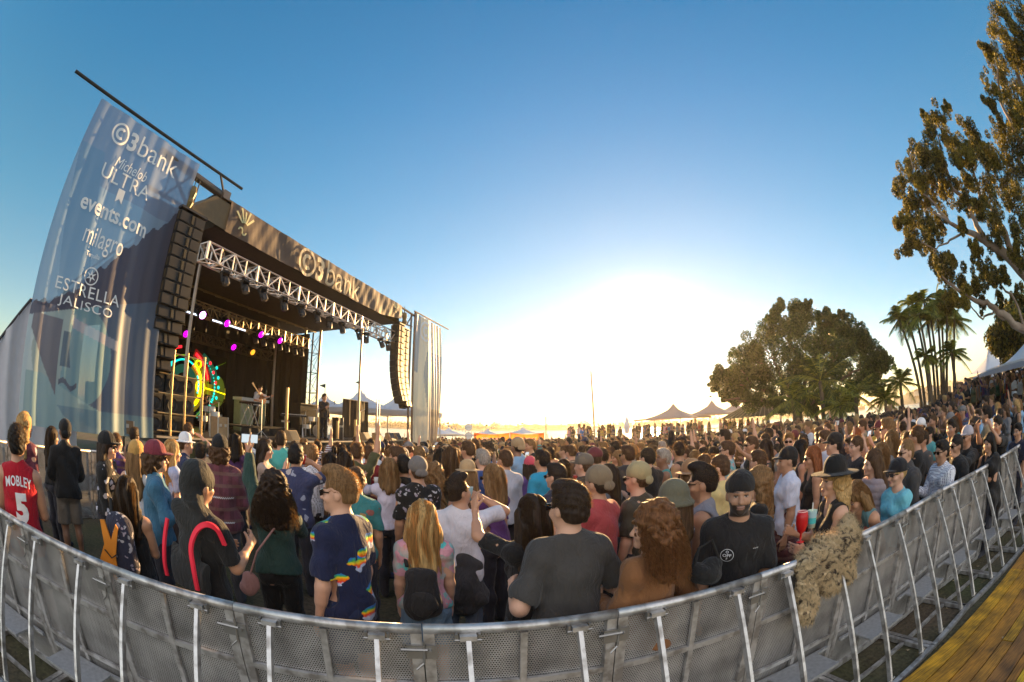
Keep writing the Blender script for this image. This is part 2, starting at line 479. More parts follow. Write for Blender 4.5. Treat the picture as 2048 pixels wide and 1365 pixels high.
# wooden deck under the photographer: plank boards with gaps
def plank_mat():
    m = bpy.data.materials.new('painted_planks'); m.use_nodes = True
    t = m.node_tree; N = t.nodes; L = t.links; b = N['Principled BSDF']
    g1 = N.new('ShaderNodeNewGeometry'); r = N.new('ShaderNodeValToRGB')
    r.color_ramp.interpolation = 'CONSTANT'
    cols = [(.36, .145, .012), (.50, .23, .010), (.40, .17, .014), (.58, .29, .010), (.26, .11, .02), (.62, .37, .010), (.40, .175, .016)]
    r.color_ramp.elements[0].color = (*cols[0], 1); r.color_ramp.elements[1].position = .99; r.color_ramp.elements[1].color = (*cols[6], 1)
    for i, c_ in enumerate(cols[1:]): x = r.color_ramp.elements.new((i + 1) / 7); x.color = (*c_, 1)
    L.new(g1.outputs['Random Per Island'], r.inputs[0])
    tcn = N.new('ShaderNodeTexCoord'); mp = N.new('ShaderNodeMapping'); mp.inputs['Rotation'].default_value = (0, 0, -BROT); mp.inputs['Scale'].default_value = (2.5, 38, 1)
    L.new(tcn.outputs['Object'], mp.inputs[0]); n = N.new('ShaderNodeTexNoise'); n.inputs['Scale'].default_value = 2.2; n.inputs['Detail'].default_value = 8; L.new(mp.outputs[0], n.inputs['Vector'])
    n2 = N.new('ShaderNodeTexNoise'); n2.inputs['Scale'].default_value = 4.5; n2.inputs['Detail'].default_value = 9; L.new(tcn.outputs['Object'], n2.inputs['Vector'])
    mu = N.new('ShaderNodeMath'); mu.operation = 'MULTIPLY'; L.new(n.outputs['Fac'], mu.inputs[0]); L.new(n2.outputs['Fac'], mu.inputs[1])
    mr = N.new('ShaderNodeMapRange'); mr.inputs['From Min'].default_value = .14; mr.inputs['From Max'].default_value = .36; mr.inputs['To Min'].default_value = .30; mr.inputs['To Max'].default_value = 1.3
    L.new(mu.outputs[0], mr.inputs[0]); s_ = N.new('ShaderNodeVectorMath'); s_.operation = 'SCALE'; L.new(r.outputs[0], s_.inputs[0]); L.new(mr.outputs[0], s_.inputs['Scale'])
    L.new(s_.outputs[0], b.inputs['Base Color']); b.inputs['Roughness'].default_value = .6
    bp = N.new('ShaderNodeBump'); bp.inputs['Distance'].default_value = .004; L.new(n.outputs['Fac'], bp.inputs['Height']); L.new(bp.outputs[0], b.inputs['Normal'])
    return m
dk = MB()
rowm = 1.42
DA = R(84.2); DR = Vector((math.sin(DA), math.cos(DA), 0)); DM = Vector((-math.cos(DA), math.sin(DA), 0)); DROT = math.atan2(DR.y, DR.x)
k = 0
while rowm > -3.2:
    wd = rng.choice((.14, .14, .19, .29, .10))
    x = .3 + rng.uniform(-1.2, 0)
    while x < 16:
        ln = rng.uniform(1.6, 3.6)
        c_ = BR * 0 + DR * (x + ln / 2) + DM * (rowm - wd / 2); c_.z = .042 + rng.uniform(-.0035, .0035)
        dk.box(c_, (ln - .010, wd - .011, .035), DROT + rng.uniform(-.0008, .0008))
        x += ln
    rowm -= wd; k += 1
o = dk.build('wooden_walkway', plank_mat()); structure(o); o['label'] = 'yellow brown plank walkway behind the barricade'

# small litter trodden into the lawn and the planks
lm = MB()
for i in range(90):
    if i < 60: q = BR * rng.uniform(-5, 9) + BM * rng.uniform(1.45, 1.8 if i < 30 else 1.75); z = .008
    else: q = DR * rng.uniform(-2, 9) + DM * rng.uniform(-.6, 1.3); z = .066
    a = rng.uniform(0, 6.28); r_ = rng.uniform(.006, .02)
    lm.add([q + Vector((math.cos(a + k * 1.6 + rng.uniform(-.3, .3)) * r_ * rng.uniform(.5, 1.3), math.sin(a + k * 1.6) * r_, z + rng.uniform(0, .006))) for k in range(4)], [(0, 1, 2, 3)])
o = lm.build('litter', mat('litter_mix', (.38, .30, .18), .8, var=.4, nscale=40)); tag(o, 'scraps of leaves and paper on the lawn and planks behind the barriers', 'litter', kind='stuff')
# ------------------------------------------------------------------ lettering
def text_geo(txt, bold=0.0, spacing=1.0, res=3, shear=0.0):
    cu = bpy.data.curves.new('t', 'FONT'); cu.body = txt; cu.offset = bold; cu.space_character = spacing; cu.resolution_u = res; cu.shear = shear
    ob = bpy.data.objects.new('t', cu); sc.collection.objects.link(ob)
    dg = bpy.context.evaluated_depsgraph_get(); me = ob.evaluated_get(dg).to_mesh()
    bm = bmesh.new(); bm.from_mesh(me); bmesh.ops.triangulate(bm, faces=bm.faces)
    long = [e for e in bm.edges if e.calc_length() > .25]
    bmesh.ops.subdivide_edges(bm, edges=long, cuts=2); bmesh.ops.triangulate(bm, faces=bm.faces)
    vs = [v.co.copy() for v in bm.verts]; fs = [tuple(v.index for v in f.verts) for f in bm.faces]
    bm.free(); ob.evaluated_get(dg).to_mesh_clear(); bpy.data.objects.remove(ob); bpy.data.curves.remove(cu)
    xs = [v.x for v in vs]; ys = [v.y for v in vs]
    return [((v.x - min(xs)), v.y - min(ys)) for v in vs], fs, max(xs) - min(xs), max(ys) - min(ys)
def put_text(mb, txt, fn, cx, cy, width=None, height=None, **k):
    """letters laid on a surface fn(x, y) -> point; centred on cx, cy"""
    P, F_, w_, h_ = text_geo(txt, **k)
    s1 = width / w_ if width else height / h_
    s2 = height / h_ if height else s1
    mb.add([fn(cx + (x - w_ / 2) * s1, cy + (y - h_ / 2) * s2) for x, y in P], F_)
def ring(mb, fn, cx, cy, r0, r1, a0=0, a1=360, n=32, sy=1.0):
    vs = []
    for i in range(n + 1):
        a = R(a0 + (a1 - a0) * i / n)
        for r in (r0, r1): vs.append(fn(cx + r * math.cos(a), cy + r * math.sin(a) * sy))
    mb.add(vs, [(2 * i, 2 * i + 1, 2 * i + 3, 2 * i + 2) for i in range(n)])
def bank_logo(mb, fn, cx, cy, w, bold=.018):
    """the ringed c, 3 and the word bank"""
    r = w * .118
    x0 = cx - w / 2 + r
    ring(mb, fn, x0, cy, r * .80, r)
    ring(mb, fn, x0, cy, r * .30, r * .56, 50, 310)
    put_text(mb, '3', fn, x0 + r * 1.62, cy, height=r * 1.75, bold=bold)
    put_text(mb, 'bank', fn, x0 + r * 1.62 + w * .40, cy + r * .12, width=w * .60, bold=-.005)

# ------------------------------------------------------------------ the stage
Z0 = 1.38                                   # deck height
stage = thing('concert_stage', 'large black roofed concert stage with open front behind the crowd', 'stage', S(13.5, 14))
mb = MB(); mb.box(S(13.5, 14.7, Z0 - .1), (14.6, 9.2, .2), STROT); mb.build('deck', mat('stage_deck', (.03, .028, .026), .45, var=.3), stage)
mb = MB(); mb.bar(S(6.2, 10.06, Z0 - .02), S(20.8, 10.06, Z0 - .02), .05, .05); mb.build('deck_edge', mat('deck_edge', (.45, .36, .25), .6), stage)
def folds(s0, s1, n, z0, z1, amp=.05, freq=9, along='s', seed=0, segs=None):
    """a hanging cloth with vertical folds"""
    def fn(u, v):
        ph = seed * 1.3
        w_ = math.sin(u * (s1 - s0) * freq + ph) + .5 * math.sin(u * (s1 - s0) * freq * 1.83 + ph * 2 + v * 2) + .3 * math.sin(u * 31 + v * 3)
        a = amp * (1.15 - .4 * v) * w_
        z = z0 + (z1 - z0) * v
        return S(s0 + (s1 - s0) * u, n + a, z) if along == 's' else S(n + a, s0 + (s1 - s0) * u, z)
    return fn
mb = MB(); mb.grid(folds(6.2, 20.8, 10.1, .0, Z0 - .1, .03, 7), 160, 4); mb.build('skirt', black, stage, smooth=True)
mb = MB(); mb.grid(folds(7.4, 18.5, 17.6, Z0, 6.9, .10, 8, seed=1), 140, 3); mb.build('back_drape', black, stage, smooth=True)
mb = MB(); mb.grid(folds(14.7, 17.6, 18.4, Z0 + .1, 6.6, .09, 9, along='n', seed=2), 60, 5); mb.build('side_drape', black, stage, smooth=True)
mb = MB(); mb.grid(folds(12.5, 17.6, 7.5, Z0, 7.0, .09, 9, along='n', seed=3), 60, 5); mb.build('side_drape', black, stage, smooth=True)
# roof: cover sheet, fascia tube, side wedge
roofm = mat('roof_cover', (.028, .026, .024), .7, var=.3, bump=.3, bscale=3)
mb = MB()
zf, zb = 8.12, 8.6
P_ = [(7.0, 10.0, 8.08), (19.75, 10.0, 8.02), (20.0, 18.2, 7.2), (7.0, 18.2, 7.2), (13.5, 13.8, 8.9)]
top = [S(*p) for p in P_]
mb.add(top, [(0, 1, 4), (1, 2, 4), (2, 3, 4), (3, 0, 4)])
low = [S(7.3, 10.05, 7.16), S(19.7, 10.05, 7.16), S(19.9, 18.1, 6.95), S(7.1, 18.1, 6.95)]
mb.add(low, [(0, 3, 2, 1)])
mb.add([top[0], top[3], low[3], low[0]], [(0, 1, 2, 3)]); mb.add([top[1], low[1], low[2], top[2]], [(0, 1, 2, 3)]); mb.add([top[2], low[2], low[3], top[3]], [(0, 1, 2, 3)])
mb.build('roof_cover', roofm, stage)
tan = mat('wing_panel', (.20, .15, .09), .7, var=.1, tlu=.3)
mb = MB(); mb.add([S(7.0, 9.93, 7.98), S(7.8, 9.93, 7.95), S(7.75, 9.93, 7.15), S(6.15, 9.96, 7.22), S(6.2, 10.9, 7.25), S(6.9, 11.2, 8.0)], [(0, 3, 2, 1), (0, 5, 4, 3)])
mb.build('wing_panel', tan, stage)
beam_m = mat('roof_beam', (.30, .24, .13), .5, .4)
mb = MB()
for n_, z_ in ((12.6, 7.05), (15.2, 6.95)):
    a, b_ = S(7.8, n_, z_), S(19.6, n_, z_)
    mb.bar(a, b_, .07)
    m_ = 16
    for i in range(m_):
        p, q = a.lerp(b_, i / m_), a.lerp(b_, (i + .5) / m_); r_ = a.lerp(b_, (i + 1) / m_)
        mb.bar(p + UN * .35 + Vector((0, 0, .05)), q, .035); mb.bar(q, r_ + UN * .35 + Vector((0, 0, .05)), .035)
mb.build('roof_beams', beam_m, stage)
# towers
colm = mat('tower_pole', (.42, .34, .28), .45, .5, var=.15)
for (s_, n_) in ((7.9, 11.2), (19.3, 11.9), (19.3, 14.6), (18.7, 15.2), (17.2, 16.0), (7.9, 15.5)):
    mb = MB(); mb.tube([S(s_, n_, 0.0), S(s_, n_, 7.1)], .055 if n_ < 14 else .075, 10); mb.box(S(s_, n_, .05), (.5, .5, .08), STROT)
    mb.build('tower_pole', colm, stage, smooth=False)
mb = MB()
for (a, b_) in (((18.75, 15.2), (19.3, 14.6)),):
    for k in range(5):
        z = 1.5 + k * 1.05
        p, q = S(*a, z), S(*b_, z); p2, q2 = S(*a, z + 1.05), S(*b_, z + 1.05)
        mb.bar(p, q, .03); mb.bar(p, q2, .022); mb.bar(q, p2, .022)
        mb.bar(S(19.9, 15.6, z), q, .03); mb.bar(S(19.9, 15.6, z), q2, .02)
mb.tube([S(19.9, 15.6, 0), S(19.9, 15.6, 7)], .05, 8)
mb.build('tower_bracing', dark_metal, stage)
# small ladder truss at the right front
mb = MB()
for ds in (-.12, .12):
    mb.tube([S(19.0 + ds, 10.6, Z0), S(19.0 + ds, 10.6, 3.3)], .025, 6)
for k in range(10):
    z = Z0 + .1 + k * .19; mb.bar(S(18.88, 10.6, z), S(19.12, 10.6, z + (.12 if k % 2 else 0)), .02)
mb.build('side_ladder', alu, stage)
# fascia cloth with lettering
def valance(x, y):
    """x along the stage, y height; sagging wrinkled scrim"""
    v = (y - 7.1) / 1.0
    z = y
    if x > 17.6: z = y - .0 + (x - 17.6) * .18 * max(0, .75 - v) 
    n_ = 9.90 - .015 * math.sin(x * 2.3 + v * 2) - .010 * math.sin(x * 5.2 + 3 * v) - .05 * math.sin(v * math.pi) * (.5 + .5 * math.sin(x * 1.1)) + .005 * math.sin(13 * x - 6 * v) + .003 * math.sin(31 * x + 9 * v)
    return S(x, n_, z)
def valm():
    m = bpy.data.materials.new('fascia_cloth'); m.use_nodes = True
    N = m.node_tree.nodes; L = m.node_tree.links; b = N['Principled BSDF']
    tcn = N.new('ShaderNodeTexCoord'); mp = N.new('ShaderNodeMapping'); mp.inputs['Rotation'].default_value = (0, 0, -STROT); L.new(tcn.outputs['Object'], mp.inputs[0])
    n = N.new('ShaderNodeTexNoise'); n.inputs['Scale'].default_value = 1.4; n.inputs['Detail'].default_value = 5; L.new(mp.outputs[0], n.inputs['Vector'])
    r = N.new('ShaderNodeValToRGB'); r.color_ramp.elements[0].position = .4; r.color_ramp.elements[0].color = (.16, .108, .080, 1); r.color_ramp.elements[1].position = .62; r.color_ramp.elements[1].color = (.215, .148, .108, 1)
    L.new(n.outputs['Fac'], r.inputs[0]); L.new(r.outputs[0], b.inputs['Base Color']); b.inputs['Roughness'].default_value = .6; b.inputs['Sheen Weight'].default_value = .4
    tp = N.new('ShaderNodeBsdfTransparent'); tr = N.new('ShaderNodeBsdfTranslucent'); L.new(r.outputs[0], tr.inputs[0])
    m1 = N.new('ShaderNodeMixShader'); m1.inputs[0].default_value = .35; L.new(b.outputs[0], m1.inputs[1]); L.new(tr.outputs[0], m1.inputs[2])
    m2 = N.new('ShaderNodeMixShader'); m2.inputs[0].default_value = .10; L.new(m1.outputs[0], m2.inputs[1]); L.new(tp.outputs[0], m2.inputs[2])
    L.new(m2.outputs[0], N['Material Output'].inputs['Surface']); return m
val = MB(); val.grid(lambda u, v: valance(7.62 + 12.1 * u, 7.12 + .96 * v), 190, 10)
val_o = val.build('fascia_cloth', valm(), stage, smooth=True)
gold = mat('fascia_letters', (.62, .50, .32), .6, var=.1)
vfront = lambda x, y: valance(x, y) - UN * .05
mb = MB(); bank_logo(mb, vfront, 13.35, 7.55, 4.3, .03); 
mb.build('lettering', gold, val_o)
def crown(mb, fn, cx, cy, s):
    """emblem: a fan of five rays above a curled line"""
    for k in range(5):
        a = R(90 + (k - 2) * 20); c0 = (cx + math.cos(a) * .18 * s, cy + math.sin(a) * .12 * s); c1 = (cx + math.cos(a) * .75 * s, cy + math.sin(a) * (.55 + .1 * (k % 2)) * s)
        px, py = -math.sin(a) * .07 * s, math.cos(a) * .07 * s
        mb.add([fn(c0[0] - px * .5, c0[1] - py * .5), fn(c0[0] + px * .5, c0[1] + py * .5), fn(c1[0] + px, c1[1] + py), fn(c1[0] - px * .3, c1[1] - py * .3)], [(0, 1, 2, 3)])
    ring(mb, fn, cx - .12 * s, cy - .18 * s, .07 * s, .13 * s, 0, 180, 10); ring(mb, fn, cx + .08 * s, cy - .18 * s, .07 * s, .13 * s, 180, 360, 10)
mb = MB(); crown(mb, vfront, 8.3, 7.50, .85); crown(mb, vfront, 18.9, 7.62, .6)
mb.build('emblem', mat('emblem_paint', (.55, .52, .28), .6), val_o)
# roof front chord pipes above the fascia
mb = MB(); mb.tube([S(4.6, 10.05, 8.28), S(7.5, 10.05, 8.14)], .12, 12); mb.tube([S(7.3, 9.99, 8.1), S(19.8, 9.99, 8.06)], .04, 8)
mb.bar(S(5.0, 10.1, 8.25), S(6.3, 10.1, 7.2), .07); mb.bar(S(6.0, 10.1, 8.2), S(5.2, 10.1, 7.2), .07); mb.bar(S(4.6, 10.1, 7.25), S(7.0, 10.1, 7.25), .08)
mb.box(S(7.35, 10.0, 8.14), (.28, .28, .26), STROT)
mb.tube([S(19.7, 10, 8.05), S(21.6, 10, 8.0)], .06, 8); mb.bar(S(19.7, 10.1, 7.3), S(21.5, 10.1, 7.4), .06); mb.bar(S(20, 10.1, 8), S(21.0, 10.1, 7.35), .05); mb.bar(S(21.4, 10.1, 8), S(20.8, 10.1, 7.35), .05)
mb.tube([S(21.35, 10.1, 8.05), S(21.35, 10.1, 0)], .06, 8)
mb.build('fascia_pipe', mat('old_pipe', (.16, .13, .11), .4, .6), stage)
for s_ in (6.1, 20.2):
    mb = MB(); mb.lathe([(.0, .5), (.1, .48), (.14, .3), (.10, .12), (.13, 0), (.05, -.2), (0, -.25)], S(s_, 9.95, 7.35), 12); mb.tube([S(s_, 9.95, 7.8), S(s_ + .02, 9.98, 8.2)], .015, 5)
    mb.build('chain_hoist', mat('hoist_bag', (.14, .10, .03), .5), stage)

# ------------------------------------------------------------------ lighting trusses and lamps
def truss(name, s0, s1, n_, zt, zb_, dep, m, label, bays=20):
    th = thing(name, label, 'truss', S(s0, n_, zb_))
    mb = MB(); r = .028
    for dn in (0, dep):
        for z in (zt, zb_):
            mb.tube([S(s0, n_ + dn, z), S(s1, n_ + dn, z)], r, 6)
    mb.build('chords', m, th)
    mb = MB()
    for i in range(bays + 1):
        s_ = s0 + (s1 - s0) * i / bays
        for dn in (0, dep): mb.bar(S(s_, n_ + dn, zb_), S(s_, n_ + dn, zt), .035 if i % 4 else .07)
        mb.bar(S(s_, n_, zt), S(s_, n_ + dep, zt), .03); mb.bar(S(s_, n_, zb_), S(s_, n_ + dep, zb_), .03)
        if i < bays:
            s2 = s0 + (s1 - s0) * (i + 1) / bays
            a, b_ = (zb_, zt) if i % 2 else (zt, zb_)
            for dn in (0, dep): mb.bar(S(s_, n_ + dn, a), S(s2, n_ + dn, b_), .04)
            mb.bar(S(s_, n_, zt), S(s2, n_ + dep, zt), .022); mb.bar(S(s_, n_ + dep, zb_), S(s2, n_, zb_), .022)
    mb.build('braces', m, th)
    return th
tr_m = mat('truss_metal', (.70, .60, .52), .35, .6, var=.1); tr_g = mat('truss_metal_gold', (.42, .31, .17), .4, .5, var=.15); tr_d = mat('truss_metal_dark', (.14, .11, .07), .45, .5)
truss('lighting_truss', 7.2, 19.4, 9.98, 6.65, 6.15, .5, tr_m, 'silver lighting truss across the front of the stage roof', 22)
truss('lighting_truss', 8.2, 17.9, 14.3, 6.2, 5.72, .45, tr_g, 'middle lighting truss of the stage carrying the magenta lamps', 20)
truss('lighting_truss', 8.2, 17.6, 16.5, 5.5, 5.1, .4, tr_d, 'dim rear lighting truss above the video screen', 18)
def lamp_proto(lit):
    th = thing('moving_head_lamp', '', 'stage light')
    mb = MB(); mb.box((0, 0, -.06), (.26, .20, .10)); mb.box((-.15, 0, -.24), (.03, .08, .30)); mb.box((.15, 0, -.24), (.03, .08, .30)); mb.build('yoke', dark_metal, th)
    mb = MB(); mb.lathe([(0, .14), (.09, .13), (.115, .05), (.12, -.08), (.11, -.13)], (0, 0, -.33), 14); mb.build('head', dark_metal, th, smooth=True)
    mb = MB(); mb.lathe([(.10, -.125), (.06, -.15), (0, -.16)], (0, 0, -.33), 14)
    mb.build('lens', lit, th, smooth=True)
    return th
mag = mat('lamp_magenta', (.5, .01, .5), .4, emit=(.55, .0, .60), estr=1.1)
hot = mat('lamp_white', (.9, .6, .9), .4, emit=(1, .30, 1), estr=3)
amb = mat('lamp_amber', (.9, .4, .05), .4, emit=(1, .33, .02), estr=.6)
off = mat('lamp_lens_off', (.25, .22, .2), .15, .2)
lp_off = lamp_proto(off); lp_mag = lamp_proto(mag)
def aim(s_, n_, z_):
    """hang under a point, tilted towards the audience"""
    q = Vector((rng.uniform(-.35, .35), rng.uniform(-.9, -.1), 0))
    return S(s_, n_, z_), (q.y * .5, q.x * .5, STROT)
first = True
for i in range(12):
    L_, e_ = aim(8.0 + i * 1.0 + rng.uniform(-.2, .2), 10.2, 6.12)
    place(lp_off, first, L_, euler=e_, label='unlit black moving lamp hanging under the front silver truss', group='unlit lamps under the front truss'); first = False
for i in range(7):
    L_, e_ = aim(14.0 + i * .58, 14.45, 5.7)
    place(lp_off, False, L_, euler=e_, label='unlit bronze coloured lamp hanging under the right half of the middle truss', group='unlit lamps under the middle truss')
mags = [((398, 634), 13.9, hot, 'bright magenta and white lamp at the left end of the middle truss'), ((447, 650), 14.2, mag, 'magenta lamp hanging under the middle truss between two white light bars'), ((515, 672), 14.4, mag, 'magenta lamp under the centre of the middle truss'),
        ((366, 671), 15.8, mag, 'magenta lamp low beside the left speaker array'), ((461, 697), 16.3, mag, 'lone magenta lamp under the rear dim truss'), ((553, 684), 14.4, mag, 'pinkish lamp under the right part of the middle truss'), ((499, 707), 16.3, amb, 'single amber lamp under the rear dim truss')]
used = True
for (px, py), n_, mm, lab in mags:
    q = fdir(px, py); k = n_ / (q.x * UN.x + q.y * UN.y); p = q * k; p.z += CAM_Z
    o = place(lp_mag, used, p + Vector((0, 0, .38)) + UN * .35, rz=STROT, label=lab, group='lit stage lamps'); used = False
    o.scale = (1.5, 1.5, 1.5)
    o.rotation_euler = (R(-60), 0, STROT)
    if True:
        for c_ in o.children:
            if c_.name.startswith('lens'):
                c_.data = c_.data.copy(); c_.data.materials[0] = mm
# light bars (strips of white leds)
ledw = mat('led_strip', (.7, .75, .8), .4, emit=(.7, .82, 1), estr=.9, var=.3, nscale=60)
for k, (s0, s1, n_, z_) in enumerate(((9.3, 10.6, 14.2, 5.62), (11.1, 13.2, 14.2, 5.62), (15.0, 15.9, 14.8, 5.9))):
    th = thing('light_bar', ['white led light bar left of the brightest magenta lamp', 'long white led light bar under the middle truss', 'short white led light bar near the upper right of the middle truss'][k], 'light bar', S(s0, n_, z_))
    mb = MB(); mb.bar(S(s0, n_, z_), S(s1, n_, z_ + (.2 if k == 2 else 0)), .12, .09); mb.build('housing', dark_metal, th)
    mb = MB(); m_ = int((s1 - s0) / .1)
    for i in range(m_):
        p = S(s0 + (i + .5) * .1, n_ - .062, z_ + (.2 * i / m_ if k == 2 else 0)); mb.box(p, (.08, .012, .06), STROT)
    mb.build('led_cells', ledw, th)

# ------------------------------------------------------------------ video screen
def led_graphic():
    th = thing('video_screen', 'large video screen with red, yellow and cyan rings on black', 'video screen', S(12, 17, Z0))
    s0, s1, z0, z1 = 9.0, 14.7, 1.5, 4.75
    mb = MB(); mb.box(S((s0 + s1) / 2, 17.15, (z0 + z1) / 2), (s1 - s0, .2, z1 - z0), STROT); scr = mb.build('screen_panel', mat('screen_black', (.004, .005, .005), .9, spec=.05), th)
    fn = lambda x, y: S(x, 17.03 , y)
    E_ = lambda n, c, s: mat(n, c, .5, emit=c, estr=s, var=0)
    red, yel, cy, grn = E_('glow_red', (1, .01, .02), .9), E_('glow_yellow', (1, .70, .0), .9), E_('glow_cyan', (.0, .62, .5), .55), E_('glow_green', (.30, .60, .0), .3)
    cx, cy_ = 11.95, 3.2
    a = MB(); ring(a, fn, cx, cy_, 1.48, 1.62, 14, 66); ring(a, fn, cx, cy_, 1.0, 1.12, 180, 255); ring(a, fn, cx, cy_, 1.55, 1.66, 100, 118); ring(a, fn, cx, cy_, 1.0, 1.12, 20, 60); ring(a, fn, cx - 1.2, cy_ + .75, .12, .25)
    for (x, y) in ((13.55, 4.35), (13.8, 3.95), (14.0, 3.5), (9.5, 2.9), (9.6, 2.2), (9.9, 1.8), (9.55, 3.5)): ring(a, fn, x, y, 0, .08, n=10)
    a.build('red_shapes', red, scr)
    a = MB(); ring(a, fn, cx, cy_, 1.02, 1.2, -48, 58); ring(a, fn, cx + 1.06, cy_, .20, .30); ring(a, fn, cx + 1.06, cy_, 0, .08); ring(a, fn, cx - .9, cy_ + 1.1, .12, .23); ring(a, fn, cx + .85, cy_ + 1.0, .12, .2)
    a.add([fn(12.9, 3.17), fn(14.7, 3.05), fn(14.7, 3.0), fn(12.9, 3.25)], [(0, 1, 2, 3)])
    a.build('yellow_shapes', yel, scr)
    a = MB(); ring(a, fn, cx, cy_, 1.02, 1.18, -95, -50); ring(a, fn, cx, cy_, 1.02, 1.1, 60, 175); ring(a, fn, cx, cy_, 1.1, 1.2, 120, 150); ring(a, fn, cx, cy_, .9, 1.0, -20, 30)
    for k in range(22):
        t = R(-62 + k * 5.4); ring(a, fn, cx + 2.0 * math.cos(t), cy_ + 1.55 * math.sin(t), 0, .03 + .045 * math.exp(-((k - 7) / 6) ** 2), n=8)
    for (x, y) in ((14.0, 4.2), (14.15, 3.75), (14.2, 3.3), (14.1, 2.8), (13.7, 1.95), (9.25, 3.35), (9.3, 2.7), (9.4, 2.0), (9.3, 4.1)): ring(a, fn, x, y, 0, .085, n=10)
    a.build('cyan_shapes', cy, scr)
    a = MB(); ring(a, lambda x, y: fn(x, y) + UN * .01, 14.2, 3.1, 0, .45, 0, 360, n=30, sy=1.6); a.build('green_glow', E_('glow_dim', (.10, .14, .005), .15), scr)
    bk = lambda x, y: fn(x, y) + UN * .012
    a = MB(); ring(a, bk, cx, cy_, .86, 1.38, -60, 62, n=40); ring(a, bk, cx + 1.06, cy_, .3, .5, n=24); a.add([bk(12.9, 3.45), bk(14.7, 3.3), bk(14.7, 2.8), bk(12.9, 2.95)], [(0, 1, 2, 3)]); a.build('yellow_glow', E_('halo_yellow', (.55, .40, .0), .06), scr)
    a = MB(); ring(a, lambda x, y: bk(x, y) + UN * .003, cx, cy_, 1.36, 1.76, 10, 70, n=30); ring(a, lambda x, y: bk(x, y) + UN * .003, cx, cy_, .86, 1.3, 175, 262, n=30); a.build('red_glow', E_('halo_red', (.6, .01, .01), .05), scr)
    a = MB(); ring(a, lambda x, y: bk(x, y) + UN * .006, cx, cy_, 1.76, 2.3, -60, 60, n=40, sy=.78); ring(a, lambda x, y: bk(x, y) + UN * .006, cx, cy_, .5, .86, 0, 360, n=40); a.build('teal_glow', E_('halo_teal', (.0, .25, .16), .035), scr)
    a = MB(); ring(a, fn, cx, cy_, 1.24, 1.27, 40, 170, n=40); ring(a, fn, cx, cy_, 1.56, 1.58, -60, 60, n=40)
    for k in range(26):
        t = R(-70 + k * 8); x0_, y0_ = cx + 1.8 * math.cos(t), cy_ + 1.4 * math.sin(t); x1_, y1_ = cx + 3.2 * math.cos(t), cy_ + 2.4 * math.sin(t)
        if 9 < x1_ < 14.7 and 1.5 < y1_ < 4.75: a.add([fn(x0_, y0_), fn(x1_, y1_), fn(x1_ + .012, y1_ + .012), fn(x0_ + .012, y0_ + .012)], [(0, 1, 2, 3)])
    a.build('green_lines', grn, scr)
led_graphic()

# ------------------------------------------------------------------ hanging speaker arrays
def array(s0, w_, n_, z0, z1, curve, label, edge):
    th = thing('speaker_array', label, 'speaker array', S(s0, n_, z0))
    N_ = 13
    mb = MB(); mb.box(S(s0, n_ + .2, z1 + .08), (w_ * 1.05, .5, .06), STROT); mb.tube([S(s0, n_ + .2, z1 + .1), S(s0, n_ + .2, 8.1)], .02, 6); mb.build('rigging_frame', dark_metal, th)
    for i in range(N_):
        t = (i + .5) / N_; z = z1 + (z0 - z1) * t
        h = (z1 - z0) / N_ * .95
        back = curve * max(0, t - .45) ** 2 * 4
        tilt = Matrix.Rotation(STROT, 3, 'Z') @ Matrix.Rotation(R(-2 - 26 * max(0, t - .45)), 3, 'X')
        c = S(s0, n_ + .22 + back, z)
        mb = MB()
        for sx in (-1, 1):
            P4 = [(sx * w_ / 2, -.22), (sx * w_ / 2, .24), (sx * w_ * .0, .24), (sx * .10 * w_, -.22)]
        mb.box(c, (w_, .44, h), M=tilt)
        o = mb.build('speaker_cabinet', speaker_m, th)
        mb = MB()
        for sx in (-1, 1): mb.box(c + tilt @ Vector((sx * w_ * .30, -.232, 0)), (w_ * .36, .02, h * .86), M=tilt)
        mb.build('grille', grille_m, o)
        mb = MB(); mb.box(c + tilt @ Vector((0, -.236, 0)), (w_ * .09, .03, h * .8), M=tilt)
        for q in range(5): mb.box(c + tilt @ Vector((0, -.255, (q - 2) * h * .17)), (w_ * .10, .012, h * .04), M=tilt)
        for sx in (-1, 1): mb.box(c + tilt @ Vector((sx * w_ * .505, -.15, 0)), (.02, .05, h * .7), M=tilt)
        mb.build('horn', edge, o)
edg = mat('array_edge', (.10, .075, .04), .45, .4)
array(5.35, .78, 10.15, 2.95, 7.0, .5, 'outer column of the tall black speaker array beside the large left banner', edg)
array(6.25, .95, 9.75, 2.95, 7.0, .5, 'inner column of the tall black speaker array at the left stage edge', edg)
array(19.55, .62, 9.75, 3.2, 7.0, -.30, 'curved black speaker array hanging left of the right banner, nearer the stage', edg)
array(20.45, .6, 9.9, 3.0, 6.95, -.25, 'outer curved black speaker array hanging against the right banner', edg)

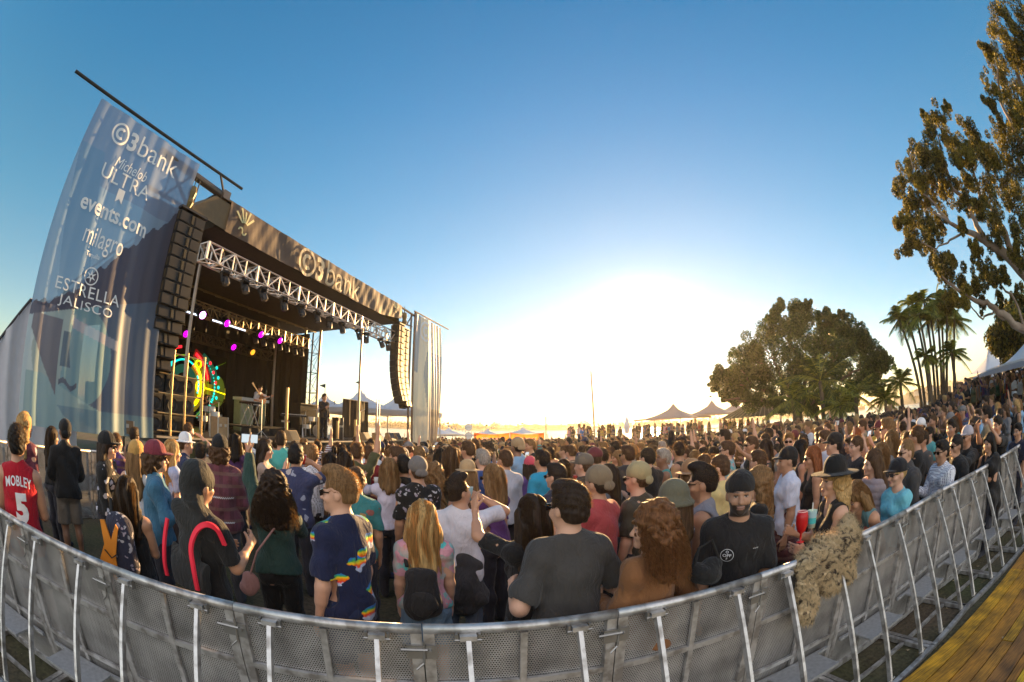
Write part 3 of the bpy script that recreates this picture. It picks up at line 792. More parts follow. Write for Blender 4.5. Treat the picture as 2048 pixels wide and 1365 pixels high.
# ------------------------------------------------------------------ speaker stacks, rack poles, cases, risers on the stage
def cab(w_, d_, h_):
    th = thing('stage_speaker', '', 'speaker')
    mb = MB(); mb.box((0, 0, h_ / 2), (w_, d_, h_)); mb.build('cabinet', speaker_m, th)
    mb = MB(); mb.box((0, -d_ / 2 - .008, h_ / 2), (w_ * .92, .015, h_ * .88)); mb.build('grille', grille_m, th)
    mb = MB()
    for sx in (-.25, .25): mb.lathe([(0, .02), (h_ * .28, .0), (h_ * .34, .03)], (0, 0, 0), 16, M=Matrix.Translation((sx * w_, -d_ / 2 - .02, h_ / 2)) @ Matrix.Rotation(R(90), 4, 'X'))
    mb.build('driver', dark_metal, th)
    return th
cb = cab(1.1, .7, .52); first = True
pos = ['topmost', 'second highest', 'middle', 'second lowest', 'lowest']
for col_i, (s_, n_, k_) in enumerate(((7.3, 10.9, 3), (6.15, 10.9, 3), (5.0, 11.0, 2))):
    for k in range(k_):
        lab = f"black subwoofer, {['bottom', 'second from the bottom', 'third from the bottom', 'top'][k if k < k_ - 1 else 3]} of the {['right tall', 'middle', 'left short'][col_i]} stack at the left stage end"
        place(cb, first, S(s_, n_, Z0 + k * .54), STROT, lab, 'subwoofers stacked on the left stage end'); first = False
th = thing('equipment_rack', 'gold lit tubular rack frame in front of the left subwoofer stacks', 'rack', S(7.4, 10.3, Z0))
rk = mat('gold_lit_tube', (.55, .36, .15), .4, .5)  # golden evening sunlight put into the tube colour
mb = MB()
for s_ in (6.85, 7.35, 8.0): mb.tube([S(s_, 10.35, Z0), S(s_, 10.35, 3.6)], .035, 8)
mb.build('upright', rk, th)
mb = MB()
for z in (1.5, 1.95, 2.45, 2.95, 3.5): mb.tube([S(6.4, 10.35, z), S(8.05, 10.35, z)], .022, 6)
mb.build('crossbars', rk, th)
def case(s_, n_, z, d, m, label, name='road_case'):
    th = thing(name, label, 'road case', S(s_, n_, z))
    mb = MB(); mb.box(S(s_, n_, z + d[2] / 2), d, STROT); mb.build('box', m, th)
    mb = MB()
    for sx in (-1, 1):
        for sy in (-1, 1): mb.box(S(s_ + sx * d[0] / 2, n_ + sy * d[1] / 2, z + d[2] / 2), (.035, .035, d[2] + .006), STROT)
        mb.box(S(s_ + sx * d[0] / 4, n_ - d[1] / 2 - .006, z + d[2] * .6), (.09, .012, .09), STROT)
    mb.build('corner_trim', alu, th)
case(9.1, 10.8, Z0, (.42, .4, .62), wood_case, 'sunlit plywood box standing on the stage right of the subwoofers')
case(9.6, 10.2, Z0 - .3, (.4, .4, .4), wood_case, 'small plywood box low at the stage edge right of the tall plywood box')
case(10.4, 10.1, Z0 - .32, (.5, .3, .36), wood_case, 'flat plywood wedge at the stage edge below the drum riser')
case(5.0, 10.2, Z0, (.8, .5, .3), mat('case_brown', (.20, .12, .06), .6), 'brown case at the foot of the left subwoofers')
case(16.4, 11.2, Z0, (.35, .35, .95), speaker_m, 'slim black box standing left of the singer')
for k, s_ in enumerate((12.1, 17.2, 18.3, 19.6, 20.3)):
    th = thing('monitor_wedge', ['gold lit monitor wedge at the stage edge left of centre', 'gold lit wedge right of the singer', 'gold lit wedge left of the right front pole', 'left one of two gold lit wedges under the right speaker array', 'right one of two gold lit wedges beside the right banner'][k], 'monitor speaker', S(s_, 10.2, Z0))
    mb = MB(Matrix.Translation(S(s_, 10.2, Z0)) @ Matrix.Rotation(STROT, 4, 'Z')); mb.prism([(-.2, 0), (.2, 0), (.2, .34), (.02, .36)], -.24, .24, axis=0); mb.build('cabinet', wood_case, th)
    mb = MB(Matrix.Translation(S(s_, 10.2, Z0)) @ Matrix.Rotation(STROT, 4, 'Z')); mb.add([(-.2, -.195, .03), (.2, -.195, .03), (.2, .0, .34), (-.2, .0, .34)], [(0, 1, 2, 3)]); mb.build('grille', grille_m, th)
# riser with keyboards and racks (centre) and drum kit
th = thing('stage_riser', 'low black riser under the keyboards at the middle of the stage', 'riser', S(13.4, 13.6, Z0))
mb = MB(); mb.box(S(13.6, 13.8, Z0 + .32), (3.4, 2.2, .06), STROT); mb.build('top', black, th)
mb = MB(); mb.grid(folds(11.9, 15.3, 12.72, Z0, Z0 + .29, .02, 12), 40, 2); mb.build('drape', black, th)
def keyboard(p, rz, label):
    th = thing('keyboard', label, 'keyboard', p, rz)
    M = Matrix.Translation(p) @ Matrix.Rotation(rz, 4, 'Z')
    mb = MB(M); mb.box((0, 0, .9), (1.2, .34, .09)); mb.build('body', speaker_m, th)
    mb = MB(M); mb.box((0, .08, .95), (1.1, .14, .02)); mb.build('keys', white_p, th)
    mb = MB(M)
    for a in (-.4, .4): mb.bar((a, -.2, 0), (a, .2, .86), .03); mb.bar((a, .2, 0), (a, -.2, .86), .03)
    mb.build('stand', alu, th)
keyboard(S(12.8, 13.2, Z0 + .35), STROT, 'keyboard on a stand on the riser behind the gold lit pole')
keyboard(S(15.0, 12.6, Z0), STROT + .5, 'keyboard on a stand left of the standing singer')
keyboard(S(14.4, 14.6, Z0 + .35), STROT - .4, 'rear keyboard on the riser near the black side drape')
def drum_kit(p, rz, label):
    th = thing('drum_kit', label, 'drum kit', p, rz)
    M = Matrix.Translation(p) @ Matrix.Rotation(rz, 4, 'Z')
    shell = mat('drum_shell', (.5, .48, .46), .3, .3); skin = mat('drum_skin', (.7, .7, .68), .5); brass = mat('cymbal', (.6, .42, .15), .25, .9)
    Y = Matrix.Rotation(R(90), 4, 'X')
    mb = MB(M); mb.lathe([(0, 0), (.28, 0), (.28, .4), (0, .4)], n=20, M=Matrix.Translation((0, 0, .29)) @ Y); mb.build('bass_drum', shell, th)
    for x, z, r in ((-.25, .72, .15), (.22, .72, .16), (.55, .35, .2), (-.55, .55, .17)):
        mb = MB(M); mb.lathe([(0, 0), (r, 0), (r, .2), (0, .2)], (x, .15, z), 16); mb.tube([(x, .2, 0), (x, .2, z)], .012, 5); mb.build('tom', skin, th)
    for x, z, y in ((-.75, 1.1, .1), (.75, 1.15, .1), (-.35, 1.25, .3), (.4, 1.2, .35)):
        mb = MB(M); mb.lathe([(0, .03), (.06, .02), (.23, 0), (.06, .012), (0, .02)], (x, y, z), 18); mb.build('cymbal', brass, th)
        mb = MB(M); mb.tube([(x, y, 0), (x, y, z)], .012, 5); mb.build('cymbal_stand', alu, th)
drum_kit(S(10.9, 13.4, Z0 + .02), STROT, 'drum kit right of the video screen')
drum_kit(S(17.2, 13.0, Z0), STROT, 'percussion kit standing right of the singer')
def stand(p, h, label, boom=True):
    th = thing('microphone_stand', label, 'microphone stand', p)
    mb = MB(); mb.tube([p, p + Vector((0, 0, h))], .014, 6)
    for a in range(3): mb.bar(p + Vector((0, 0, .25)), p + Vector((math.cos(a * 2.1) * .28, math.sin(a * 2.1) * .28, .01)), .016)
    if boom: mb.bar(p + Vector((0, 0, h)), p + Vector((0, 0, h)) - UN * .1 + US * .35 + Vector((0, 0, .15)), .016)
    mb.build('stand', alu, th)
    q = p + Vector((0, 0, h)) + (US * .35 - UN * .1 + Vector((0, 0, .15)) if boom else Vector((0, 0, .02)))
    mb = MB(); mb.lathe([(0, -.1), (.014, -.1), (.02, 0), (.028, .03), (0, .06)], q, 8); mb.build('microphone', dark_metal, th)
stand(S(11.9, 11.6, Z0), 1.35, 'microphone stand at the drum kit'); stand(S(15.9, 11.4, Z0), 1.45, 'microphone stand left of the singer'); stand(S(18.3, 11.2, Z0), 1.3, 'microphone stand near the right front pole')
for k, (s_, n_, h) in enumerate(((13.0, 11.3, 1.9), (15.8, 10.8, .8), (17.4, 10.9, .9), (14.7, 11.0, .9))):
    th = thing('drum_post', ['tall gold lit post in front of the keyboard riser', 'short gold lit post at the singer\'s left', 'short gold lit post at the singer\'s right', 'short gold lit post between riser and singer'][k], 'post', S(s_, n_, Z0))
    mb = MB(); mb.tube([S(s_, n_, Z0), S(s_, n_, Z0 + h)], .06, 10); mb.build('shaft', rk, th); mb = MB(); mb.lathe([(0, 0), (.16, 0), (.16, .03), (0, .04)], S(s_, n_, Z0), 14); mb.build('base', dark_metal, th)
th = thing('backstage_cabin', 'small pale cabin with a blue white roof seen behind the keyboards', 'cabin', S(15.6, 16.6, Z0 - .4))
mb = MB(); mb.box(S(15.9, 16.4, 2.1), (1.8, .5, 1.5), STROT); mb.build('wall', mat('cabin_wall', (.5, .55, .35), .6, tlu=.2), th); mb = MB(); mb.box(S(15.9, 16.3, 2.9), (2.0, .7, .14), STROT); mb.build('roof', white_p, th)
th = thing('equipment_cover', 'tall dark covered equipment block beside the right side drape', 'equipment', S(17.9, 14.0, Z0))
mb = MB(); mb.box(S(17.6, 14.1, 2.15), (1.4, .6, 1.5), STROT); mb.build('cover', black, th); mb = MB(); mb.box(S(17.6, 13.78, 2.9), (1.42, .04, .04), STROT); mb.build('trim', dark_metal, th)
th = thing('backstage_screen', 'dark brown privacy screen under the tents behind the right part of the stage', 'screen', S(20, 16, 0))
mb = MB(); mb.grid(folds(18.9, 21.4, 12.6, 0.6, 3.3, .05, 9, seed=5), 60, 3); mb.build('cloth', mat('brown_cloth', (.05, .035, .022), .8, tlu=.1), th, smooth=True)
mb = MB(); mb.tube([S(18.9, 12.6, 3.3), S(21.4, 12.6, 3.3)], .03, 6); mb.build('rail', dark_metal, th)

for k, (s_, n_, z_, w_, lab) in enumerate(((11.9, 14.6, Z0, .6, 'black guitar amplifier left of the keyboard riser'), (16.3, 14.4, Z0, .7, 'black amplifier in front of the right end of the side drape'), (12.8, 15.6, Z0, .8, 'amplifier stack half hidden behind the riser'), (18.4, 13.6, Z0, .6, 'small black amplifier right of the percussion kit'))):
    th = thing('amplifier', lab, 'amplifier', S(s_, n_, z_))
    mb = MB(); mb.box(S(s_, n_, z_ + .35), (w_, .35, .7), STROT); mb.build('cabinet', speaker_m, th)
    mb = MB(); mb.box(S(s_, n_ - .18, z_ + .28), (w_ * .9, .015, .5), STROT); mb.build('grille', grille_m, th)
    mb = MB(); mb.box(S(s_, n_ - .18, z_ + .62), (w_ * .9, .015, .08), STROT); mb.build('control_panel', alu, th)
for k in range(5):
    s0 = 9.5 + k * 2.1; pts = []
    for i in range(14): pts.append(S(s0 + i * .16, 10.35 + .22 * math.sin(i * 1.1 + k) + .1 * k, Z0 + .012))
    mb = MB(); mb.tube(pts, .012, 5); o = mb.build('cable', black); tag(o, 'black cable looping along the stage edge among the posts and wedges', 'cable', 'cables on the stage edge')

# ------------------------------------------------------------------ banners
def banner_fn(s0, s1, z0, z1, amp, seed, lean=0.0):
    def fn(x, y):
        """x 0..1 across, y 0..1 up"""
        k = (1 - y)
        w_ = math.sin(x * 17 + seed) * .5 + math.sin(x * 31 + 2 * seed + y * 1.5) * .3 + math.sin(x * 8 + 1.2 * y) * .7 + .25 * math.sin(x * 55 + y * 2)
        n_ = 9.9 + amp * w_ * (.35 + .75 * k) - .5 * lean * math.sin(y * math.pi) * (x - .3)
        pinch = 1.01 - .03 * math.sin(y * math.pi)
        return S(s0 + (s1 - s0) * (.5 + (x - .5) * pinch), n_, z0 + (z1 - z0) * y)
    return fn
def banner_mat(name, op=.82):
    m = bpy.data.materials.new(name); m.use_nodes = True
    N = m.node_tree.nodes; L = m.node_tree.links; b = N['Principled BSDF']
    a = N.new('ShaderNodeAttribute'); a.attribute_name = 'Col'
    L.new(a.outputs['Color'], b.inputs['Base Color']); b.inputs['Roughness'].default_value = .45; b.inputs['Sheen Weight'].default_value = .3
    tr = N.new('ShaderNodeBsdfTranslucent'); L.new(a.outputs['Color'], tr.inputs[0])
    tp = N.new('ShaderNodeBsdfTransparent')
    m1 = N.new('ShaderNodeMixShader'); m1.inputs[0].default_value = .4; L.new(b.outputs[0], m1.inputs[1]); L.new(tr.outputs[0], m1.inputs[2])
    m2 = N.new('ShaderNodeMixShader'); m2.inputs[0].default_value = 1 - op; L.new(m1.outputs[0], m2.inputs[1]); L.new(tp.outputs[0], m2.inputs[2])
    L.new(m2.outputs[0], N['Material Output'].inputs['Surface']); return m
def seg(p, a, b_):
    return (b_[0] - a[0]) * (p[1] - a[1]) - (b_[1] - a[1]) * (p[0] - a[0])
def left_print(x, y):
    """printed picture of the big banner in cloth metres: x 0..3.8, y 0..7.15"""
    X, Y = x, y * 7.15 / 1.0
    sky_b = (.28, .40, .56); mid = (.18, .29, .45); dark = (.10, .10, .15); pale = (.58, .70, .71); teal = (.28, .52, .62)
    c = sky_b
    if Y > 5.2: c = (.24, .31, .46)
    if X + .25 * (Y - 3) < 1.55 and Y < 6.0: c = mid if X > .2 * (6 - Y) else sky_b
    # dark ridge band
    ridge = 2.3 + .5 * X if X < 1.1 else 2.85 + 1.02 * (X - 1.1)
    ridge += .07 * math.sin(X * 9) + .04 * math.sin(X * 23)
    base = 2.12 + .30 * X
    if base < Y < ridge: c = dark
    if Y <= base:
        c = pale if X < 1.75 else teal
        d = math.hypot((X - 1.32), (Y - 1.55) * 1.0)
        if d < 1.12: c = (.40, .50, .48) if X < .95 + .1 * Y else (.22, .40, .46)
        elif X > 1.9: c = (.13, .18, .27)
        if Y < 1.05 and Y < 1.25 - .35 * X and d > .6: c = (.33, .50, .52)
        if Y < .5 and X > 1.5 - Y: c = (.20, .34, .42)
        if X < .95 and Y > 2.05 - 1.45 * X and Y < 2.2: c = (.20, .19, .22)
        if X < .12: c = pale
        if 1.02 < X < 1.22 + .25 * max(0, 1.7 - Y) and 1.28 < Y < 1.98: c = (.10, .17, .24)
        if 1.02 < X < 1.55 and abs(Y - (.93 + .07 * math.sin((X - 1.0) * 12))) < .055: c = (.09, .12, .18)
        if abs(Y - (2.22 - .20 * (X - 1.2))) < .11 and 1.25 < X < 2.6: c = (.42, .44, .52)
    return c
def banner(label, s0, s1, z0, z1, amp, seed, prt, op, nu, nv, lean=0.0):
    th = thing('stage_banner', label, 'banner', S((s0 + s1) / 2, 9.9, z0))
    fn = banner_fn(s0, s1, z0, z1, amp, seed, lean)
    mb = MB(); mb.grid(fn, nu, nv)
    cl = mb.build('banner_cloth', banner_mat('banner_print', op) if prt else None, th, smooth=True)
    ca = cl.data.color_attributes.new('Col', 'FLOAT_COLOR', 'POINT')
    cols = []
    for j in range(nv + 1):
        for i in range(nu + 1):
            cols += [*prt(i / nu * (s1 - s0), j / nv), 1]
    ca.data.foreach_set('color', cols)
    return th, cl, fn
bt, bc, bf = banner('tall blue printed banner with white sponsor names left of the stage', 2.1, 6.0, 1.32, 8.5, .075, 1.0, left_print, .84, 190, 300)
lw = mat('banner_letters', (.72, .74, .76), .6, var=.05)
H_, W_ = 7.18, 3.9
bfm = lambda x, y: bf(x / W_, y / H_) - UN * .035
mb = MB()
bank_logo(mb, bfm, 1.95, 6.62, 2.45, .03)
put_text(mb, 'Michelob', bfm, 1.75, 5.98, width=1.1, height=.28, shear=.3)
put_text(mb, 'ULTRA', bfm, 1.72, 5.62, width=1.65, height=.36, spacing=1.05)
mb.add([bfm(1.58, 5.40), bfm(1.80, 5.40), bfm(1.80, 5.06), bfm(1.69, 5.16), bfm(1.58, 5.06)], [(0, 1, 2, 3, 4)])
put_text(mb, 'events.com', bfm, 1.72, 4.74, width=2.2, height=.34, bold=.02)
put_text(mb, 'milagro', bfm, 1.6, 4.06, width=1.25, height=.6, shear=.1)
put_text(mb, 'Tequila', bfm, 1.4, 3.70, width=.42, height=.14)
ring(mb, bfm, 1.5, 3.27, .17, .2)
for k in range(6):
    a = R(60 * k + 90); mb.add([bfm(1.5 + .15 * math.cos(a), 3.27 + .15 * math.sin(a)), bfm(1.5 + .04 * math.cos(a + .8), 3.27 + .04 * math.sin(a + .8)), bfm(1.5 + .04 * math.cos(a - .8), 3.27 + .04 * math.sin(a - .8))], [(0, 1, 2)])
put_text(mb, 'ESTRELLA', bfm, 1.5, 2.92, width=1.9, height=.26, spacing=1.08)
put_text(mb, 'JALISCO', bfm, 1.5, 2.58, width=1.6, height=.26, spacing=1.08)
mb.build('lettering', lw, bc)
mb = MB(); mb.tube([S(.9, 9.9, 8.66), S(7.9, 9.9, 8.62)], .045, 8); mb.bar(S(6.9, 9.9, 8.6), S(7.3, 10.0, 8.2), .05)
mb.build('banner_pole', dark_metal, bt)
def right_print(x, y):
    c = (.80, .70, .52)
    if x > 1.3 and y < .75 and x - 1.3 > (.0 + abs(y - .55)) * 1.2: c = (.36, .36, .36)
    if x < .8 and y > .55: c = (.30, .33, .38)
    if y < .28 and x > 2.0: c = (.30, .22, .16)
    return c
bt2, bc2, bf2 = banner('pale gold sunlit banner hanging right of the stage', 21.5, 25.4, 1.1, 8.15, .16, 4.0, right_print, .95, 90, 80, lean=.6)
bfr = lambda x, y: bf2(x / 3.9, y / 7.05) - UN * .03
mb = MB(); ring(mb, bfr, 1.3, 6.3, .45, .58); ring(mb, bfr, 1.3, 6.3, .16, .3, 50, 310); mb.build('emblem', lw, bc2)
mb = MB(); mb.tube([S(21.3, 9.9, 8.2), S(26.6, 9.9, 8.35)], .045, 8); mb.tube([S(21.5, 9.95, 0), S(21.5, 9.95, 8.2)], .06, 8); mb.build('banner_pole', mat('banner_pole_brown', (.2, .12, .07), .5), bt2)

# low drape wall and tent at the far left, behind the banner
th = thing('side_drape', 'pale pleated drape wall at the left edge behind the big banner', 'drape', S(0, 12, 0))
mb = MB()
def sd_fn(u, v):
    s_ = -1.5 + 5.6 * u; n_ = 11.0 + .10 * math.sin(u * 60) + .06 * math.sin(u * 27 + v)
    return S(s_, n_, .7 + (max(2.1, min(3.9, 3.75 + 1.35 * (s_ - 2.2))) + .04 * math.sin(s_ * 9) - .7) * v)
mb.grid(sd_fn, 150, 6); mb.build('wall_cloth', mat('drape_white', (.60, .60, .66), .6, tlu=.3, var=.05), th, smooth=True)
mb = MB(); mb.tube([S(-1.5, 11.0, 2.12), S(1.0, 11.0, 2.12), S(2.3, 11.0, 3.88), S(4.1, 11.0, 3.92)], .04, 6); mb.build('top_rail', dark_metal, th)
th = thing('stage_wing_cover', 'dark sloping cover of the stage wing seen through the big banner', 'cover', S(4, 13, 0))
mb = MB(); mb.add([S(2.4, 12.3, 3.8), S(3.7, 12.3, 4.5), S(5.4, 12.2, 6.25), S(7.2, 12.0, 7.9), S(7.3, 12.1, 4.6), S(2.4, 12.4, 3.3)], [(0, 1, 2, 3, 4, 5)]); mb.build('cover_sheet', black, th)
mb = MB(); mb.bar(S(3.7, 12.2, 4.7), S(7.0, 12.0, 8.0), .05); mb.build('edge_pipe', dark_metal, th)
# ------------------------------------------------------------------ peaked tents
def peak_tent(p, rz, wx, wy, eave, peak, label, m=tentm, post=True, flag=False, group=None, flap=0.0, npk=1):
    th = thing('peaked_tent', label, 'tent', p, rz, group)
    M = Matrix.Translation(p) @ Matrix.Rotation(rz, 4, 'Z')
    for q in range(npk):
        x0 = (q - (npk - 1) / 2) * wx
        mb = MB(M); n = 14; vs = []; fs = []
        def fn(u, v):
            x, y = (u - .5) * 2, (v - .5) * 2
            r = max(abs(x), abs(y)); rr = (r * .85 + .15 * math.hypot(x, y)) 
            k = max(0, 1 - rr)
            h = eave + (peak - eave) * (k ** 1.9 * .80 + .20 * max(0, 1 - rr * 7)) 
            sag = -.10 * (1 - max(0, min(abs(x), abs(y))) / max(r, 1e-3)) * 0
            h += .16 * (1 - min(abs(x), abs(y)) ** 2) * (1 if r > .97 else 0) * (-1) * 0
            if r > .95: h += .10 * (1 - min(abs(x), abs(y)) ** 2)
            return Vector((x0 + x * wx / 2, y * wy / 2, h))
        mb.grid(fn, 28, 28)
        mb.build('canopy', m, th, smooth=True)
        if flap:
            mb = MB(M)
            c4 = [(-1, -1), (1, -1), (1, 1), (-1, 1)]
            for i in range(4):
                a, b_ = c4[i], c4[(i + 1) % 4]; vs = []
                for j in range(11):
                    t = j / 10; x = a[0] + (b_[0] - a[0]) * t; y = a[1] + (b_[1] - a[1]) * t
                    z = eave + .10 * (1 - min(abs(x), abs(y)) ** 2)
                    vs += [(x0 + x * wx / 2 * 1.004, y * wy / 2 * 1.004, z), (x0 + x * wx / 2 * 1.004, y * wy / 2 * 1.004, z - flap)]
                mb.add(vs, [(2 * j, 2 * j + 2, 2 * j + 3, 2 * j + 1) for j in range(10)])
            mb.build('valance', m, th)
        if post:
            for sx in (-1, 1):
                for sy in (-1, 1):
                    mb = MB(M); mb.tube([(x0 + sx * wx * .48, sy * wy * .48, 0), (x0 + sx * wx * .48, sy * wy * .48, eave)], .05, 6); mb.build('post', alu, th)
        if flag:
            mb = MB(M); mb.tube([(x0, 0, peak - .1), (x0, 0, peak + .55)], .015, 5); mb.add([(x0, 0, peak + .55), (x0 - .4, .05, peak + .42), (x0, 0, peak + .27)], [(0, 1, 2)]); mb.build('pennant', dark_metal, th)
    return th
def ground_at(az, d):
    x, y = math.sin(R(az)) * d, math.cos(R(az)) * d
    return Vector((x, y, land_z(x, y)))
peak_tent(ground_at(-24.0, 30), .3, 4.6, 4.6, 3.4, 4.55, 'white peaked tent behind the stage, left of the singer', flag=True, flap=.3)
peak_tent(ground_at(-19.4, 31), .3, 6.4, 6.4, 3.5, 5.0, 'largest white peaked tent seen through the open side of the stage', flag=True, flap=.3)
peak_tent(ground_at(-14.6, 31), .3, 4.6, 4.6, 3.5, 4.9, 'white peaked tent half hidden by the right speaker array', flap=.3)
for k, (az, d, h, w_) in enumerate(((-9.6, 47, 2.75, 5), (-8.0, 49, 2.6, 5), (-3.1, 60, 2.5, 4.6), (1.4, 60, 2.75, 4.8))):
    peak_tent(ground_at(az, d), .4, w_, w_, h - .95, h, ['small pale peaked tent just right of the gold banner', 'small pale peaked tent second right of the gold banner', 'small white tent tip above the left half of the orange fence banner', 'small white tent tip above the right half of the orange fence banner'][k], flag=True)
warm_t = mat('tent_vinyl_warm', (.55, .42, .36), .55, var=.05, tlu=.35)
peak_tent(ground_at(20.6, 52), -.35, 7.5, 6, 3.2, 4.9, 'peaked tent at the left of the waterside pair, next to the setting sun', m=warm_t, flap=.2)
peak_tent(ground_at(25.6, 54), -.35, 6.5, 6, 3.4, 5.1, 'peaked tent at the right of the waterside pair, beside the big tree', m=warm_t, flag=True, flap=.2)
peak_tent(ground_at(28.6, 64), -.35, 6.5, 6, 3.4, 5.1, 'tent half hidden behind the left edge of the big tree', m=warm_t, flap=.2)
# big white tent at the right edge and the smaller ones behind it
tw = ground_at(78.3, 19.5)
peak_tent(tw, R(-70), 9.5, 9.5, 2.05, 6.0, 'big white peaked tent at the right edge over the terrace crowd', flap=.06)
for k, (az, d) in enumerate(((64.2, 46), (66.0, 52), (67.2, 58))):
    peak_tent(ground_at(az, d), R(-60), 6, 6, 2.7, 4.9, ['nearest of three small white tents left of the big white tent', 'middle one of three small white tents behind the big white tent', 'farthest of three small white tents behind the big white tent'][k], flap=.2)
th = thing('trailer', 'long cream trailer with dark windows behind the palms', 'trailer', ground_at(60.8, 50), R(-58))
M = Matrix.Translation(ground_at(60.8, 50)) @ Matrix.Rotation(R(-58), 4, 'Z')
cream = mat('trailer_cream', (.55, .50, .38), .6)
mb = MB(M); mb.box((0, 0, 1.65), (9, 2.4, 2.1)); mb.build('body', cream, th)
for x in (-3, 0, 3):
    mb = MB(M); mb.box((x, -1.21, 1.95), (1.0, .05, .7)); mb.build('window', mat('dark_glass', (.03, .04, .05), .1), th)
mb = MB(M); mb.box((0, 0, .35), (8.6, 2.2, .5)); mb.build('skirt', dark_metal, th)
th = thing('privacy_fence', 'dark brown privacy fence below the cream trailer', 'fence', ground_at(61, 42), R(-58))
M = Matrix.Translation(ground_at(61, 42)) @ Matrix.Rotation(R(-58), 4, 'Z')
mb = MB(M); mb.grid(lambda u, v: Vector((-9 + 18 * u, .05 * math.sin(u * 90), .05 + 1.6 * v)), 120, 2); mb.build('cloth', mat('fence_cloth', (.07, .05, .035), .8), th)
for x in range(-9, 10, 3):
    mb = MB(M); mb.tube([(x, .1, 0), (x, .1, 1.75)], .03, 6); mb.build('post', dark_metal, th)

# ------------------------------------------------------------------ orange fence banners, signs, poles, mast
om = bpy.data.materials.new('orange_print'); om.use_nodes = True
N = om.node_tree.nodes; L = om.node_tree.links; b = N['Principled BSDF']; tcn = N.new('ShaderNodeTexCoord'); sx_ = N.new('ShaderNodeSeparateXYZ'); L.new(tcn.outputs['Generated'], sx_.inputs[0])
r = N.new('ShaderNodeValToRGB'); r.color_ramp.elements[0].color = (.10, .16, .04, 1); r.color_ramp.elements[1].color = (.75, .10, .02, 1)
x_ = r.color_ramp.elements.new(.35); x_.color = (.55, .18, .03, 1); x_ = r.color_ramp.elements.new(.7); x_.color = (.85, .28, .04, 1)
L.new(sx_.outputs['Z'], r.inputs[0]); L.new(r.outputs[0], b.inputs['Base Color'])
tr = N.new('ShaderNodeBsdfTranslucent'); L.new(r.outputs[0], tr.inputs[0]); ms = N.new('ShaderNodeMixShader'); ms.inputs[0].default_value = .5; L.new(b.outputs[0], ms.inputs[1]); L.new(tr.outputs[0], ms.inputs[2]); L.new(ms.outputs[0], N['Material Output'].inputs['Surface'])
for k, (a0, a1, txt) in enumerate(((-4.8, -.35, 'BEER + WINE'), (-.2, 4.05, 'COCKTAILS'))):
    p0, p1 = azd(a0, 38), azd(a1, 38)
    th = thing('bar_banner', ['left half of the orange banner fence by the water', 'right half of the orange banner fence by the water'][k], 'banner', (p0 + p1) / 2)
    def bfn(u, v, p0=p0, p1=p1): return p0.lerp(p1, u) + Vector((0, .05 * math.sin(u * 20), .35 + 1.3 * v - .12 * math.sin(u * math.pi) * v))
    mb = MB(); mb.grid(bfn, 40, 4); c1 = mb.build('banner_cloth', om, th)
    mb = MB(); put_text(mb, txt, lambda x, y: bfn(x, y) + Vector((0, -.08, 0)), .5, .62, width=.55, height=.26, bold=.02); mb.build('lettering', white_p, c1)
    for p in (p0, p1):
        mb = MB(); mb.tube([p, p + Vector((0, 0, 1.75))], .03, 6); mb.build('post', dark_metal, th)
p = azd(-5.5, 36)
th = thing('round_sign', 'two round white signs one above the other on a pole left of the orange banners', 'sign', p)
mb = MB(); mb.tube([p, p + Vector((0, 0, 2.4))], .03, 6); mb.build('pole', dark_metal, th)
for z in (2.1, 1.42):
    mb = MB(); mb.lathe([(0, -.02), (.3, -.02), (.3, .02), (0, .02)], n=24, M=Matrix.Translation(p + Vector((0, -.05, z))) @ Matrix.Rotation(R(90), 4, 'X')); d_ = mb.build('disc', white_p, th)
    mb = MB(); fn = lambda x, y: p + Vector((x, -.08, z + y)); ring(mb, fn, 0, 0, .26, .285, n=24); put_text(mb, 'ID CHECK' if z < 2 else 'ATM INFO', fn, 0, 0, width=.38, height=.09); mb.build('lettering', mat('sign_grey', (.2, .25, .3), .6), d_)
p = azd(4.3, 37); th = thing('thin_pole', 'thin dark pole at the right end of the orange banners', 'pole', p); mb = MB(); mb.tube([p, p + Vector((0, 0, 3.0))], .04, 8); mb.build('shaft', dark_metal, th); mb = MB(); mb.lathe([(0, 0), (.15, 0), (.12, .1), (0, .1)], p, 10); mb.build('foot', dark_metal, th)
# sailing boat with a tall mast
p = azd(10.5, 75, -1.2); th = thing('sailing_boat', 'moored sailing boat with one tall bare mast near the pier', 'boat', p)
mb = MB(); prof = []
for i in range(13):
    t = i / 12; wdt = 1.3 * math.sin(math.pi * min(1, t * .9 + .08)) ** .7
    prof.append((t * 9 - 4.5, wdt))
vs = []; fs = []
for (x, w_) in prof: vs += [p + Vector((x, -w_, 1.1)), p + Vector((x, -w_ * .5, 0)), p + Vector((x, w_ * .5, 0)), p + Vector((x, w_, 1.1))]
for i in range(12):
    for j in range(3): fs.append((4 * i + j, 4 * i + 4 + j, 4 * i + 5 + j, 4 * i + 1 + j))
    fs.append((4 * i + 3, 4 * i + 7, 4 * i + 4, 4 * i))
mb.add(vs, fs); mb.build('hull', white_p, th)
mb = MB(); mb.box(p + Vector((.2, 0, 1.35)), (3, 1.5, .5)); mb.build('cabin', white_p, th)
mb = MB(); mb.tube([p + Vector((0, 0, 1)), p + Vector((-.5, 0, 12.6))], [.16, .11], 8); mb.box(p + Vector((-.15, 0, 4.0)), (.5, .1, .12)); mb.build('mast', mat('mast_paint', (.28, .2, .13), .5), th)
mb = MB(); mb.bar(p + Vector((-.45, 0, 12.3)), p + Vector((4.4, 0, 1.1)), .03); mb.bar(p + Vector((-.45, 0, 12.3)), p + Vector((-4.4, 0, 1.1)), .03); mb.tube([p + Vector((-.1, 0, 2.2)), p + Vector((-3.6, 0, 2.1))], .07, 6); mb.build('rigging', dark_metal, th)
